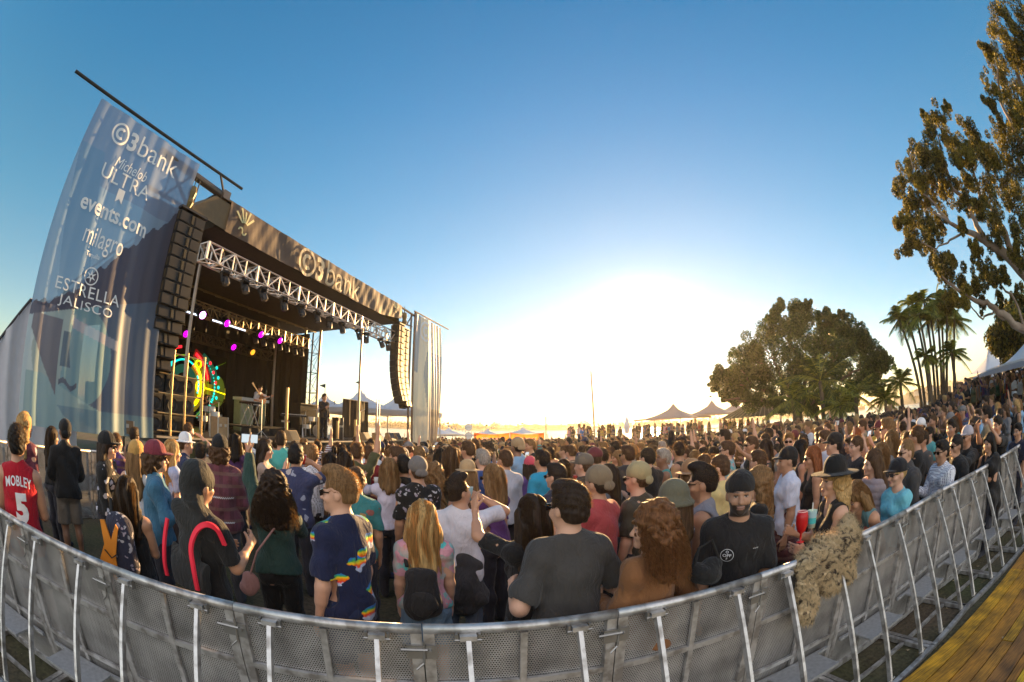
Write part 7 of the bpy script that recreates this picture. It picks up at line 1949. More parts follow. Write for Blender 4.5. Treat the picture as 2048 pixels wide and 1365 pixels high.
put(1138, 1012, 2.36, az=-22, key='greyman', skin='fair', shirt=('tee', (.052, .047, .044), 'plain'), hair=('short', 'dark'), glasses=True, aR='elbow', aL='elbow', yaw=.25, fat=1.08, loose=.028, lod=0, seed=29, label='tall man in dark grey short sleeved shirt leaning on the rail, back turned')
put(1305, 1052, 2.34, sex='f', az=-30, key='curly', skin='fair', shirt=('jacket', (.20, .085, .032), 'plain'), hair=('curlylong', 'auburn'), aR='elbow', aL='hold', yaw=.55, lod=0, seed=30, label='woman with long curly red brown hair in a brown jacket leaning on the rail')
put(1195, 965, 3.6, az=-42, key='redtee', skin='tan', shirt=('tee', (.40, .06, .065), 'plain'), hair=('crop', 'dark'), hat=('capback', (.22, .16, .10)), aL='cup', lod=0, fat=1.05, seed=31, label='man in faded red t-shirt and two tone backward cap')
put(1480, 985, 2.85, az=204, key='beard', skin='olive', shirt=('tee', (.016, .014, .014), 'plain'), hair=('crop', 'black'), hat=('capback', (.018, .016, .016)), beard='full', loose=.028, fat=1.04, lod=0, seed=32, label='bearded man in black t-shirt and backward black cap facing the camera')
put(1405, 965, 3.35, az=-62, key='vest', skin='olive', shirt=('tank', (.20, .20, .24), 'plain'), hair=('quiff', 'black'), beard='stubble', glasses=True, lod=0, fat=1.05, loose=.024, seed=33, label='man with dark beard, sunglasses and grey sleeveless shirt with black straps')
put(1668, 955, 3.42, sex='f', az=-72, key='hatw', skin='fair', shirt=('tank', (.016, .014, .014), 'plain'), hair=('longwavy', 'blond'), hat=('widehat', (.012, .011, .011)), legs=('trousers', K['black']), aR='cup', aL='hold', yaw=.1, lod=0, seed=34, label='blond woman in a wide black hat holding a red cup beside the fur coat')
put(1575, 920, 4.9, az=-70, key='whitecap', skin='olive', shirt=('tee', (.60, .62, .74), 'plain'), hair=('crop', 'black'), hat=('cap', K['black']), legs=('trousers', K['black']), aR='cup', lod=1, seed=35, hem=.84, loose=.03, label='man in a white t-shirt and black flat cap, plaid shirt round his waist')
put(1345, 1002, 2.95, sex='f', az=-38, key='bucket', skin='tan', shirt=('tee', (.03, .035, .06), 'spots'), hair=('medium', 'brown'), hat=('bucket', (.13, .12, .08)), lod=0, seed=36, label='person in an olive bucket hat and navy printed top behind the curly haired woman')
put(1712, 992, 3.75, sex='f', az=-95, key='bent', skin='tan', shirt=('tank', (.09, .18, .20), 'teal'), hair=('medium', 'light'), lean=.5, lod=0, seed=37, aR='rail', hem=.95, label='woman bending forward with bare shoulders in a teal patterned top')
put(1795, 945, 4.35, sex='f', az=-78, key='lblue', skin='fair', shirt=('jacket', (.17, .50, .60), 'plain'), hair=('bun', 'blond'), hat=('cap', (.012, .012, .016)), glasses=True, lod=0, seed=38, label='woman in light blue jacket and black cap with blond bun')
put(1884, 902, 5.5, az=-75, key='checker', skin='olive', shirt=('long', (.05, .035, .13), 'check'), hair=('short', 'black'), glasses=True, aR='cup', lod=1, seed=39, label='dark haired man in a purple and white checked shirt holding a cup')
put(1745, 925, 4.7, sex='f', az=-72, skin='fair', shirt=('jacket', (.42, .32, .32), 'plain'), hair=('long', 'brown'), puffy=True, lod=1, seed=40, label='brown haired woman in a pale pink quilted puffer jacket')
put(1812, 903, 5.0, az=-74, skin='fair', shirt=('jacket', (.055, .05, .05), 'plain'), hair=('crop', 'light'), glasses=True, lod=1, seed=41, label='man with cropped fair hair and mirrored sunglasses in a grey brown jacket')
put(1912, 890, 5.9, az=-74, skin='olive', shirt=('jacket', K['black'], 'plain'), hair=('fade', 'black'), glasses=True, aL='rail', lod=1, seed=42, label='man in black jacket with short black hair, hand on the rail')
put(1934, 872, 6.4, az=-70, key='lgcap', skin='tan', shirt=('long', K['black'], 'plain'), hair=('crop', 'dark'), hat=('cap', (.42, .38, .42)), glasses=True, aL='out', lod=1, seed=43, label='man in a pale grey cap and black shirt leaning on the rail')
put(1978, 885, 6.3, sex='f', az=-80, skin='tan', shirt=('tank', K['black'], 'plain'), hair=('long', 'black'), aR='cross', aL='cross', lod=1, seed=44, label='woman with long black hair in a black strappy top at the rail')
put(1995, 850, 7.2, az=-76, key='photoman', skin='tan', shirt=('tee', K['black'], 'plain'), hair=('short', 'black'), aR='phone', aL='phone', lod=1, seed=45, label='man in black t-shirt holding up a phone near the right edge')
put(2036, 862, 7.6, az=-76, skin='tan', shirt=('tee', (.02, .02, .04), 'plain'), hair=('short', 'black'), seed=46, label='man in dark t-shirt at the right frame edge, back half turned')
put(1380, 952, 4.3, sex='f', az=-40, skin='tan', shirt=('tee', K['brown'], 'plain'), hair=('long', 'brown'), hat=('fedora', (.27, .15, .08)), aR='hold', lod=1, seed=47, label='woman in a tan felt hat with long brown hair')
put(1275, 955, 3.95, az=-48, skin='fair', shirt=('tee', (.06, .05, .035), 'plain'), hair=('crop', 'brown'), hat=('capback', (.36, .29, .15)), glasses=True, lod=1, seed=48, label='man in a backward beige cap and dark olive top')
put(985, 955, 4.4, sex='f', az=-55, skin='fair', shirt=('tee', (.11, .04, .16), 'plain'), hair=('medium', 'light'), glasses=True, lod=1, seed=49, label='woman with shoulder length light brown hair in a purple top')
put(1010, 920, 5.7, az=-40, skin='tan', shirt=('long', (.42, .42, .48), 'plain'), hair=('crop', 'brown'), lod=1, fat=1.1, seed=50, label='man in a pale grey sweatshirt with cropped brown hair')
put(1084, 920, 6.0, az=-45, skin='tan', shirt=('tee', (.03, .32, .52), 'plain'), hair=('short', 'black'), seed=51, label='man in a bright blue t-shirt with thick black hair')
put(1112, 952, 4.6, az=-52, skin='fair', shirt=('tee', (.03, .03, .05), 'plain'), hair=('short', 'black'), glasses=True, lod=1, seed=52, label='black haired man in sunglasses just left of the tall man in grey')
put(1167, 930, 5.4, az=-52, skin='fair', shirt=('tee', (.05, .04, .03), 'plain'), hair=('crop', 'brown'), hat=('cap', (.15, .12, .09)), lod=1, seed=53, label='older man in a faded olive cap looking left')
put(1438, 935, 4.5, az=-50, skin='fair', shirt=('tee', (.62, .50, .22), 'plain'), hair=('crop', 'brown'), lod=1, seed=54, label='man in a pale yellow t-shirt behind the black cap man')
put(1455, 900, 7.0, az=-60, skin='fair', shirt=('tee', (.10, .45, .50), 'tiedye'), hair=('short', 'brown'), glasses=True, seed=55, label='man in turquoise tie-dyed shirt with red spots')
put(1518, 962, 3.95, sex='f', az=-55, skin='fair', shirt=('tee', K['black'], 'plain'), hair=('longwavy', 'light'), glasses=True, lod=1, seed=56, label='woman with wavy brown hair and violet sunglasses beside the bearded man')
put(1624, 915, 5.5, sex='f', az=-75, skin='tan', shirt=('tank', K['black'], 'plain'), hair=('long', 'red'), glasses=True, lod=1, seed=57, label='auburn haired woman in a black tank top and sunglasses')
put(1598, 900, 6.4, sex='f', az=-70, skin='tan', shirt=('tank', (.03, .02, .03), 'plain'), hair=('long', 'black'), seed=58, label='black haired woman in dark strap top behind the black flat cap')
put(1650, 880, 6.9, az=-75, skin='tan', shirt=('tee', (.6, .62, .7), 'plain'), hair=('short', 'brown'), glasses=True, seed=59, label='man in white t-shirt and sunglasses behind the wide black hat')
put(1668, 888, 6.0, az=-60, skin='fair', shirt=('tee', (.62, .6, .66), 'plain'), hair=('short', 'black'), hat=('cap', K['black']), seed=60, label='young man in black cap and white collar above the wide black hat')
put(1712, 892, 6.2, az=-75, skin='fair', shirt=('tee', (.022, .02, .022), 'plain'), hair=('fade', 'brown'), seed=61, label='man with shaved sides in a black t-shirt right of the wide black hat')
put(1062, 1030, 2.72, sex='f', az=-32, key='point', skin='tan', shirt=('tee', (.014, .012, .012), 'plain'), hair=('long', 'dark'), aL='point', lod=0, seed=62, label='woman with long dark hair in black t-shirt, left hand pointing up')
put(965, 918, 6.2, az=-42, skin='fair', shirt=('tee', (.03, .07, .24), 'plain'), hair=('short', 'grey'), glasses=True, seed=63, label='grey haired man in a deep blue shirt')
put(1059, 930, 6.8, az=-30, sex='f', skin='tan', shirt=('tee', (.10, .06, .25), 'plain'), hair=('medium', 'dark'), hat=('beanie', (.62, .08, .12)), s=.85, seed=64, label='small person in a coral pink beanie and purple top')
put(933, 945, 5.4, sex='f', az=-70, skin='tan', shirt=('tank', K['brown'], 'plain'), hair=('medium', 'light'), hat=('straw', (.45, .30, .16)), seed=65, label='woman in a floppy straw hat')
put(868, 948, 4.9, sex='f', az=-30, skin='fair', shirt=('tank', K['olive'], 'plain'), hair=('longwavy', 'light'), lod=1, seed=66, label='woman with long fair wavy hair right of the backward grey cap')
put(900, 912, 6.4, sex='f', az=-25, skin='fair', shirt=('tee', (.3, .2, .15), 'plain'), hair=('long', 'brown'), seed=67, label='woman with long sunlit brown hair in tan top')
put(882, 915, 6.6, sex='f', az=-25, skin='tan', shirt=('tee', K['black'], 'plain'), hair=('long', 'black'), seed=68, label='black haired woman in black top beside the sunlit brown hair')
put(1216, 952, 4.8, sex='f', az=-45, skin='tan', shirt=('tee', (.10, .11, .13), 'plain'), hair=('long', 'black'), lod=1, seed=69, label='woman with straight black hair glowing at the edge, right of the red t-shirt')
put(1204, 912, 7.2, az=-45, skin='tan', shirt=('tee', K['black'], 'plain'), hair=('crop', 'dark'), seed=70, label='man with round cropped dark hair in the middle of the crowd')
put(1262, 905, 7.4, az=-45, skin='fair', shirt=('tee', (.3, .25, .2), 'plain'), hair=('short', 'light'), seed=71, label='fair haired man with glowing outline left of the sun flare')
put(1530, 897, 7.0, sex='f', az=-60, skin='tan', shirt=('tank', (.25, .15, .12), 'plain'), hair=('long', 'dark'), aR='point', seed=72, label='dark haired woman reaching one bare arm forward')
put(1578, 882, 7.6, az=-140, skin='fair', shirt=('tee', (.3, .3, .3), 'plain'), hair=('short', 'light'), glasses=True, seed=73, label='fair haired man in sunglasses turned towards the camera')
put(1700, 890, 8.0, az=-75, skin='tan', shirt=('tee', (.07, .06, .06), 'plain'), hair=('short', 'dark'), aR='raise', seed=74, key='phone2', label='man in dark grey t-shirt raising a white phone overhead')
put(1845, 880, 6.8, az=-75, skin='tan', shirt=('tee', (.09, .085, .08), 'plain'), hair=('short', 'dark'), seed=75, label='man in grey t-shirt between the mirrored sunglasses and the checked shirt')
put(1858, 868, 8.4, az=-75, skin='fair', shirt=('tee', (.12, .4, .38), 'plain'), hair=('short', 'black'), glasses=True, seed=76, label='man in sunglasses and pale green shirt above the checked shirt man')
put(715, 905, 6.4, az=-10, skin='tan', shirt=('tee', K['olive'], 'plain'), hair=('crop', 'brown'), aR='raise', seed=77, label='man in olive shirt with one bare arm straight up before the stage')
put(470, 885, 7.2, az=-30, sex='f', skin='tan', shirt=('tee', (.08, .03, .1), 'plain'), hair=('medium', 'black'), aR='phone', seed=78, label='woman with raised hands right of the flannel jacket, near the stage')
print('heroes', round(time.time() - T0, 1))

# ---- performers on the stage
def performer(s_, n_, z_, az, **k):
    p = S(s_, n_, z_); o, sk = person(p, -R(az), lod=1, **k); return o, sk, p, -R(az)
performer(14.9, 10.9, Z0, 118, skin='tan', shirt=('long', (.03, .022, .02), 'plain'), legs=('trousers', K['black']), hair=('short', 'brown'), aR='cup', aL='down', seed=5, scale=1.05, label='singer in dark clothes standing at the front of the stage')
g_o, g_sk, g_p, g_f = performer(13.9, 13.9, Z0 + .35, 100, skin='fair', shirt=('tee', (.55, .56, .62), 'plain'), legs=('trousers', K['black']), hair=('short', 'dark'), aR='hold', aL='out', lean=.25, seed=6, scale=.98, label='musician in white t-shirt playing guitar behind the keyboards')
gp = g_p + Vector((.25, .05, 1.15)); th = thing('electric_guitar', 'brown electric guitar held up by the musician on stage', 'guitar', gp)
M = Matrix.Translation(gp) @ rot('Z', g_f) @ rot('Y', -.7)
mb = MB(M); mb.prism([(-.20, -.15), (-.05, -.19), (.05, -.12), (.16, -.15), (.17, .0), (.16, .15), (.05, .11), (-.05, .17), (-.20, .14), (-.25, 0)], .0, .05, axis=1); mb.build('body', mat('guitar_wood', (.25, .10, .04), .3), th)
mb = MB(M); mb.box((.48, .02, 0), (.65, .03, .05)); mb.box((.85, .02, 0), (.16, .03, .09)); mb.build('neck', mat('guitar_neck', (.3, .18, .08), .4), th)
performer(11.2, 14.3, Z0 + .02, 100, sex='m', skin='tan', shirt=('tee', K['black'], 'plain'), legs=('trousers', K['black']), hair=('short', 'black'), aR='out', aL='out', lean=.15, seed=7, scale=.78, label='drummer in black sitting low behind the drum kit')

# ---- lettering on clothes
whitep = mat('white_print', (.72, .72, .74), .6, var=.03); bluep = mat('blue_trim', (.02, .04, .25), .6)
def mob(mb, fn):
    # arched name, block number
    P_, F_, w_, h_ = text_geo('MOBLEY', bold=.02, spacing=1.05)
    k = .255 / w_
    mb.add([fn((x - w_ / 2) * k, 1.335 + y * k * 1.5 - 1.35 * ((x - w_ / 2) * k) ** 2) for x, y in P_], F_)
    put_text(mb, '5', fn, .01, 1.175, height=.225, width=.125, bold=.06)
stick('jersey', 'tank_top', mob, whitep, 'lettering')
def blogo(mb, fn):
    ring(mb, fn, .0, 1.265, .039, .042, n=30)
    put_text(mb, 'OFF', fn, 0, 1.265, height=.020, width=.055, bold=.02); put_text(mb, 'O', fn, 0, 1.288, height=.017, bold=.02); put_text(mb, 'F', fn, 0, 1.242, height=.017, bold=.02)
def blogo2(mb, fn):
    fn2 = lambda x, z: fn(x - .07, z); blogo(mb, fn2)
    fn3 = lambda x, z: fn(x + .11, z); put_text(mb, 'OFF', fn3, 0, 1.30, height=.008, width=.035)
stick('beard', 'shirt', blogo2, whitep, 'lettering', back=False)
def capl(mb, fn): put_text(mb, 'C', fn, 0, .228, height=.03, bold=.02)
o_ = HERO['lgcap'][0]; hat_o = [c for c in o_.children if c.name.startswith('cap')][0]
mb = MB(); put_text(mb, 'C', lambda x, z: Vector((-x, .093 - .6 * (z - .21), z)), 0, .215, height=.035, bold=.03); me = bpy.data.meshes.new('emblem'); me.from_pydata([tuple(v) for v in mb.v], [], mb.f); me.materials.append(bluep); q = bpy.data.objects.new('emblem', me); sc.collection.objects.link(q); q.parent = hat_o
def wavy(mb, fn):
    for z0_ in (1.17, .93):
        for i in range(30):
            x0_, x1_ = -.16 + i * .0107, -.16 + (i + 1) * .0107; a, b_ = .006 * (-1) ** i, .006 * (-1) ** (i + 1); mb.add([fn(x0_, z0_ + a - .004), fn(x1_, z0_ + b_ - .004), fn(x1_, z0_ + b_ + .004), fn(x0_, z0_ + a + .004)], [(0, 1, 2, 3)])
stick('flannel', 'jacket', wavy, whitep, 'stitched_lines')

# ---- hood and scarf with red edges
o_, sk_, loc_, face_, s_h = HERO['hood']; H_m = sk_['H']
P_ = [E((0, -.015, .172), (.100, .118, .122), H_m, .02), E((0, -.075, .045), (.105, .07, .11), H_m, .04), C((-.06, -.06, 1.42), (.08, -.06, 1.42), .050, .050, k=.08), C((.0, -.10, 1.30), (-.03, -.15, 1.0), .12, .175, sy=.34, k=.09), C((.05, -.15, 1.2), (.08, -.17, .98), .085, .10, sy=.30, k=.03)]
S_2 = [E((0, .13, .10), (.078, .10, .115), H_m, .02)]
V, F = solid(P_, .0075, S_2, folds_disp(4, .022, .9), lambda X, Y, Z: (.97 - Z + 0 * X + 0 * Y).astype(np.float32))
add_obj('hooded_scarf', to_mesh('hood', V, F, [cl_plain]), o_, (.022, .022, .021))
redm = mat('red_edge', (.80, .02, .05), .7, var=.05)
def ribbon_on(mb, pts, w_):
    P = [Vector(p) for p in pts]; P = [P[0]] + P + [P[-1]]; Q = []
    for a, b_, c, d in zip(P, P[1:], P[2:], P[3:]):
        for i in range(8):
            t = i / 8; Q.append(.5 * ((2 * b_) + (c - a) * t + (2 * a - 5 * b_ + 4 * c - d) * t * t + (3 * b_ - a - 3 * c + d) * t ** 3))
    for (a, b_) in zip(Q, Q[1:]): mb.bar(a, b_ + (b_ - a) * .3, w_, .016, up=(0, 1, 0))
mb = MB(); ribbon_on(mb, [(-.26, -.11, 1.36), (-.275, -.15, 1.2), (-.265, -.18, 1.06), (-.25, -.185, .96)], .032)
ribbon_on(mb, [(.27, -.02, 1.30), (.255, -.06, 1.40), (.20, -.10, 1.425), (.15, -.15, 1.38), (.135, -.20, 1.28), (.15, -.215, 1.15), (.165, -.22, 1.0)], .034)
me = bpy.data.meshes.new('red_edge'); me.from_pydata([tuple(v) for v in mb.v], [], mb.f); me.materials.append(redm); q = bpy.data.objects.new('red_edge', me); sc.collection.objects.link(q); q.parent = o_

# ---- things held or worn
def lathe_thing(name, label, cat, p, prof, m, part, tilt=(0, 0, 0), extra=None):
    th = thing(name, label, cat, p); th.rotation_euler = tilt
    mb = MB(); mb.lathe([(r, z) for r, z in prof], (0, 0, 0), 20); o = mb.build(part, m, None, smooth=True); o.parent = th; o.location = (0, 0, 0)
    if extra: 
        for nm, pr, mm in extra:
            mb = MB(); mb.lathe(pr, (0, 0, 0), 16); e_ = mb.build(nm, mm, None, smooth=True); e_.parent = th
    return th
cupw = mat('paper_cup', (.72, .70, .66), .6); redcup = mat('red_plastic', (.62, .012, .015), .3, tlu=.2); clear = mat('clear_cup', (.45, .62, .62), .15, tlu=.4); can_m = mat('can_metal', (.5, .48, .5), .3, .7)
CUP = [(0, 0), (.030, 0), (.040, .11), (.037, .11), (.028, .005), (0, .005)]
hp = hand_world('hatw', 1)
p_c = at(1604, 1042, 3.05)
lathe_thing('goblet_cup', 'tall red plastic goblet held by the woman in the wide black hat', 'cup', p_c + Vector((0, 0, -.09)), [(0, -.06), (.03, -.06), (.03, -.055), (.007, -.05), (.007, 0), (.030, .02), (.044, .07), (.044, .12), (.036, .155), (.033, .155), (.040, .12), (.040, .07), (.02, .02), (0, .02)], redcup, 'goblet', extra=[('rim', [(.037, .150), (.037, .158), (.033, .158), (.033, .150)], mat('cup_rim', (.8, .4, .35), .4))])
lathe_thing('plastic_cup', 'clear plastic cup with teal print next to the red goblet', 'cup', at(1624, 1038, 3.08) + Vector((0, 0, -.06)), [(0, 0), (.026, 0), (.036, .12), (.034, .12), (.024, .005), (0, .005)], clear, 'cup', extra=[('print', [(.0295, .03), (.0325, .07)], mat('teal_print', (.05, .4, .42), .5)), ('straw', [(.004, .05), (.004, .17)], white_p)])
for key, side, lab, m_ in (('bluejk', 1, 'dark plastic cup held by the man in the maroon cap', clear), ('checker', 1, 'white paper cup held by the man in the checked shirt', cupw), ('redtee', -1, 'clear cup held by the man in the red t-shirt', clear), ('floraln', 1, 'red cup at the mouth of the man in the flowered shirt', redcup), ('drinker', 1, 'clear cup at the mouth of the man in the white t-shirt', clear), ('whitecap', 1, 'pale cup held by the man in the black flat cap', cupw)):
    p = hand_world(key, side); lathe_thing('cup', lab, 'cup', p + Vector((0, 0, -.05)), CUP, m_, 'cup', extra=[('rim', [(.0405, .108), (.0415, .112), (.038, .113)], white_p)])
p = hand_world('bpgirl', 1); lathe_thing('drink_can', 'silver can held by the girl with the orange trimmed backpack', 'can', p + Vector((0, 0, -.05)), [(0, 0), (.028, 0), (.033, .008), (.033, .11), (.026, .12), (0, .118)], can_m, 'can', extra=[('print_band', [(.0335, .03), (.0335, .085)], mat('can_print', (.2, .1, .3), .4))])
def phone(p, rz, label, m_=None, tilt=.2):
    th = thing('phone', label, 'phone', p, rz); th.rotation_euler = (tilt, 0, rz)
    for nm, c_, d_, mm in (('case', (0, 0, 0), (.152, .009, .076), m_ or dark_metal), ('screen', (0, -.006, 0), (.140, .003, .068), mat('phone_screen', (.05, .06, .07), .1, emit=(.30, .34, .36), estr=.6)), ('camera', (.055, .006, .02), (.02, .004, .02), dark_metal)):
        mb = MB(); mb.box(c_, d_); o = mb.build(nm, mm, None); o.parent = th
phone(hand_world('photoman', 1) + Vector((0, 0, .03)), HERO['photoman'][3], 'phone held up by the man in black near the right edge')
phone(hand_world('phone2', 1) + Vector((0, 0, .03)), HERO['phone2'][3], 'white phone held overhead in front of the palms', m_=white_p)
phone(hand_world('greensl', -1) + Vector((0, 0, .02)), HERO['greensl'][3] + .4, 'phone held up by the woman in the dark green top')
def soft(name, prims, h, disp_seed, m, parent, colr, amp=.006):
    V, F = solid(prims, h, (), folds_disp(disp_seed, amp)); return add_obj(name, to_mesh(name, V, F, [m]), parent, colr)
def worn(key, name, label, cat):
    o, sk, loc, face, s = HERO[key]; th = thing(name, label, cat, loc, face); th.scale = (s, s, s); return th
th = worn('pinkgirl', 'backpack', 'small black leather backpack on the girl in pink', 'backpack')
soft('bag', [C((-.03, -.20, 1.16), (-.03, -.215, 1.02), .125, .145, sy=.55, k=.04), E((-.03, -.19, 1.24), (.10, .06, .05), None, .04)], .007, 2, CLOTHS['plain'], th, (.018, .016, .017))
soft('pocket', [C((-.03, -.285, 1.06), (-.03, -.285, 1.02), .08, .09, sy=.35, k=.02)], .006, 3, CLOTHS['plain'], th, (.022, .02, .02))
mb = MB(); mb.tube([(-.13, -.12, 1.28), (-.15, -.02, 1.40), (-.14, .10, 1.30), (-.16, .02, 1.1)], .014, 6); mb.tube([(.07, -.12, 1.28), (.12, -.02, 1.40), (.13, .10, 1.30), (.13, .02, 1.1)], .014, 6); o_ = mb.build('straps', black, None); o_.parent = th
th = worn('bpgirl', 'backpack', 'black and iridescent backpack with orange trim at the rail', 'backpack'); th.location.z += .13; th.location -= Matrix.Rotation(HERO['bpgirl'][3], 3, 'Z') @ Vector((.04, 0, 0))
soft('bag', [C((-.02, -.22, 1.24), (-.02, -.23, .96), .13, .15, sy=.6, k=.04)], .007, 5, CLOTHS['spots'], th, (.03, .03, .05))
mb = MB(); mb.prism([(-.22, .84), (-.06, .82), (-.06, 1.02), (-.03, 1.14), (.0, 1.26), (-.02, 1.29), (-.08, 1.16), (-.12, 1.31), (-.16, 1.31), (-.15, 1.12), (-.21, 1.0)], -.335, -.31, axis=1); o_ = mb.build('orange_flap', mat('orange_fabric', (.62, .20, .01), .6), None); o_.parent = th
mb = MB(); mb.tube([(-.15, -.35, 1.08), (-.09, -.36, 1.02), (-.03, -.35, 1.06)], .006, 5); o_ = mb.build('cord', black, None); o_.parent = th
mb = MB(); mb.tube([(.06, -.12, 1.33), (.11, -.03, 1.42), (.12, .09, 1.32)], .016, 6); mb.tube([(-.10, -.12, 1.33), (-.12, -.03, 1.42), (-.12, .09, 1.32)], .016, 6); o_ = mb.build('straps', black, None); o_.parent = th
th = worn('greensl', 'shoulder_bag', 'small dusty pink shoulder bag on the woman in dark green', 'bag')
soft('bag', [C((-.26, -.10, .86), (-.27, -.10, .80), .07, .085, sy=.5, k=.02)], .006, 6, CLOTHS['plain'], th, (.42, .22, .20))
mb = MB(); mb.tube([(-.24, -.12, .92), (-.16, -.15, 1.12), (-.02, -.15, 1.30), (.08, -.08, 1.42), (.12, .06, 1.36)], .009, 6); o_ = mb.build('strap', mat('pink_strap', (.42, .22, .20), .6), None); o_.parent = th
th = worn('drinker', 'tied_jacket', 'dark jacket tied round the waist of the man in the white t-shirt', 'jacket')
soft('cloth', [C((0, -.02, .98), (0, -.04, .74), .185, .225, sy=.78, k=.05), C((.10, .12, .97), (.14, .17, .70), .04, .035, k=.03)], .008, 7, CLOTHS['plain'], th, (.045, .042, .045), .02)
mb = MB(); mb.tube([(-.03, .165, 1.0), (.05, .175, .985)], .03, 8); o_ = mb.build('knot', black, None); o_.parent = th
th = worn('whitecap', 'tied_shirt', 'red and black plaid shirt tied round the waist of the man in white', 'shirt')
soft('cloth', [C((0, -.0, .98), (0, -.0, .66), .175, .215, sy=.8, k=.05)], .009, 8, CLOTHS['plaid'], th, (.10, .03, .03), .016)
mb = MB(); mb.tube([(-.03, .17, .96), (.05, .175, .95)], .03, 8); o_ = mb.build('knot', black, None); o_.parent = th
th = worn('vest', 'crossbody_bag', 'black straps of a bag worn by the man in the grey sleeveless shirt', 'bag')
mb = MB(); mb.tube([(-.17, -.09, 1.24), (-.13, -.10, 1.36), (-.12, -.02, 1.45), (-.125, .08, 1.38), (-.12, .13, 1.2)], .016, 6); mb.tube([(.17, -.09, 1.24), (.13, -.10, 1.36), (.12, -.02, 1.45), (.125, .08, 1.38), (.12, .13, 1.2)], .016, 6); o_ = mb.build('straps', black, None); o_.parent = th
soft('bag', [C((0, -.17, 1.22), (0, -.18, 1.02), .11, .12, sy=.45, k=.03)], .008, 9, CLOTHS['plain'], th, (.015, .015, .016))
# white tote in a hand behind the pink girl
p = at(866, 1062, 3.9); th = thing('tote_bag', 'crumpled white plastic bag left above the girl in pink', 'bag', p)
V, F = solid([C((0, 0, -.05), (0, 0, -.22), .06, .13, sy=.5, k=.04)], .008, (), folds_disp(3, .025, 1.4)); o_ = add_obj('bag', to_mesh('bag', V, F, [CLOTHS['plain']]), th, (.55, .55, .60))
mb = MB(); mb.tube([(-.03, 0, 0), (-.02, 0, .10), (.02, 0, .10), (.03, 0, 0)], .006, 5); o_ = mb.build('handles', white_p, None); o_.parent = th
# camera hanging from the bearded man's hand
p = at(1412, 1150, 2.45); th = thing('camera_bag', 'black camera bag at the rail between the curly haired woman and the bearded man', 'camera bag', p)
V, F = solid([E((0, 0, 0), (.10, .07, .06), None, .03), E((.05, .02, .05), (.05, .05, .04), None, .03), E((-.06, .02, .045), (.03, .03, .03), None, .02)], .006, (), folds_disp(5, .01, 2)); add_obj('bag', to_mesh('bag', V, F, [CLOTHS['plain']]), th, (.014, .013, .013))
mb = MB(); mb.tube([(-.08, 0, .04), (-.05, .02, .16), (.03, .02, .2), (.09, 0, .05)], .008, 6); o_ = mb.build('strap', black, None); o_.parent = th
# fur coat over the rail
rr = 2.36; fx = BR * rr + BM * 1.86; th = thing('fur_coat', 'shaggy golden brown fur coat draped over the barrier rail', 'coat', fx, BROT)
P_ = [C((-.24, 0, 1.17), (.26, 0, 1.20), .055, .09, k=.05), C((-.24, -.05, 1.12), (-.24, -.09, .86), .085, .075, sy=.7, k=.05), C((-.20, -.06, 1.0), (-.17, -.09, .80), .06, .05, sy=.7, k=.04), C((-.02, -.05, 1.12), (.0, -.08, .97), .10, .09, sy=.7, k=.05), C((.16, -.04, 1.16), (.18, -.08, .98), .12, .09, sy=.7, k=.05), C((.24, .0, 1.22), (.26, .02, 1.30), .09, .07, k=.05), C((0, .05, 1.12), (.0, .09, .85), .17, .15, sy=.4, k=.05)]
def fd(X, Y, Z): return (.008 * np.sin(X * 90 + 4 * np.sin(Z * 30)) * np.sin(Z * 70 + 3 * np.sin(X * 35)) + .007 * np.sin(X * 28 + Z * 33 + Y * 20)).astype(np.float32)
V, F = solid(P_, .0075, (), fd); co = add_obj('fur', to_mesh('fur', V, F, [CLOTHS['fur']]), th, (.5, .35, .2))
g_ = np.random.default_rng(4); idx = g_.choice(len(V), 24000); Vn = V[idx]; cen = V.mean(0)
ctr = np.stack([Vn[:, 0], Vn[:, 1] * .0, np.full(len(Vn), 1.1)], 1); d_ = Vn - ctr; d_ /= np.linalg.norm(d_, axis=1)[:, None]; d_[:, 2] -= .8; d_ += g_.normal(size=d_.shape) * .35; d_ /= np.linalg.norm(d_, axis=1)[:, None]
sd_ = np.cross(d_, g_.normal(size=d_.shape)); sd_ /= np.linalg.norm(sd_, axis=1)[:, None]; L_ = g_.uniform(.02, .055, len(Vn))[:, None]
VV = np.stack([Vn - sd_ * .0012, Vn + sd_ * .0012, Vn + d_ * L_], 1).reshape(-1, 3); add_obj('fur_tufts', to_mesh('tufts', VV, np.arange(len(VV)).reshape(-1, 3), [CLOTHS['fur']]), co)
# dark jacket draped over the far rail
pj = end + d2 * (1.75 * PW); th = thing('draped_jacket', 'black jacket draped over the rail beyond the bend', 'jacket', pj, a2)
V, F = solid([C((-.16, 0, 1.17), (.16, 0, 1.17), .055, .055, k=.04), C((0, -.06, 1.1), (.02, -.10, .62), .17, .12, sy=.35, k=.05), C((.10, -.06, 1.0), (.16, -.10, .40), .05, .04, k=.03), C((0, .06, 1.1), (0, .07, .85), .15, .14, sy=.35, k=.04)], .009, (), folds_disp(6, .02)); add_obj('cloth', to_mesh('cloth', V, F, [cl_plain]), th, (.012, .011, .012))
mb = MB(); mb.tube([(-.05, -.075, 1.12), (.0, -.08, 1.17), (.05, -.075, 1.12)], .012, 6); o_ = mb.build('collar', black, None); o_.parent = th
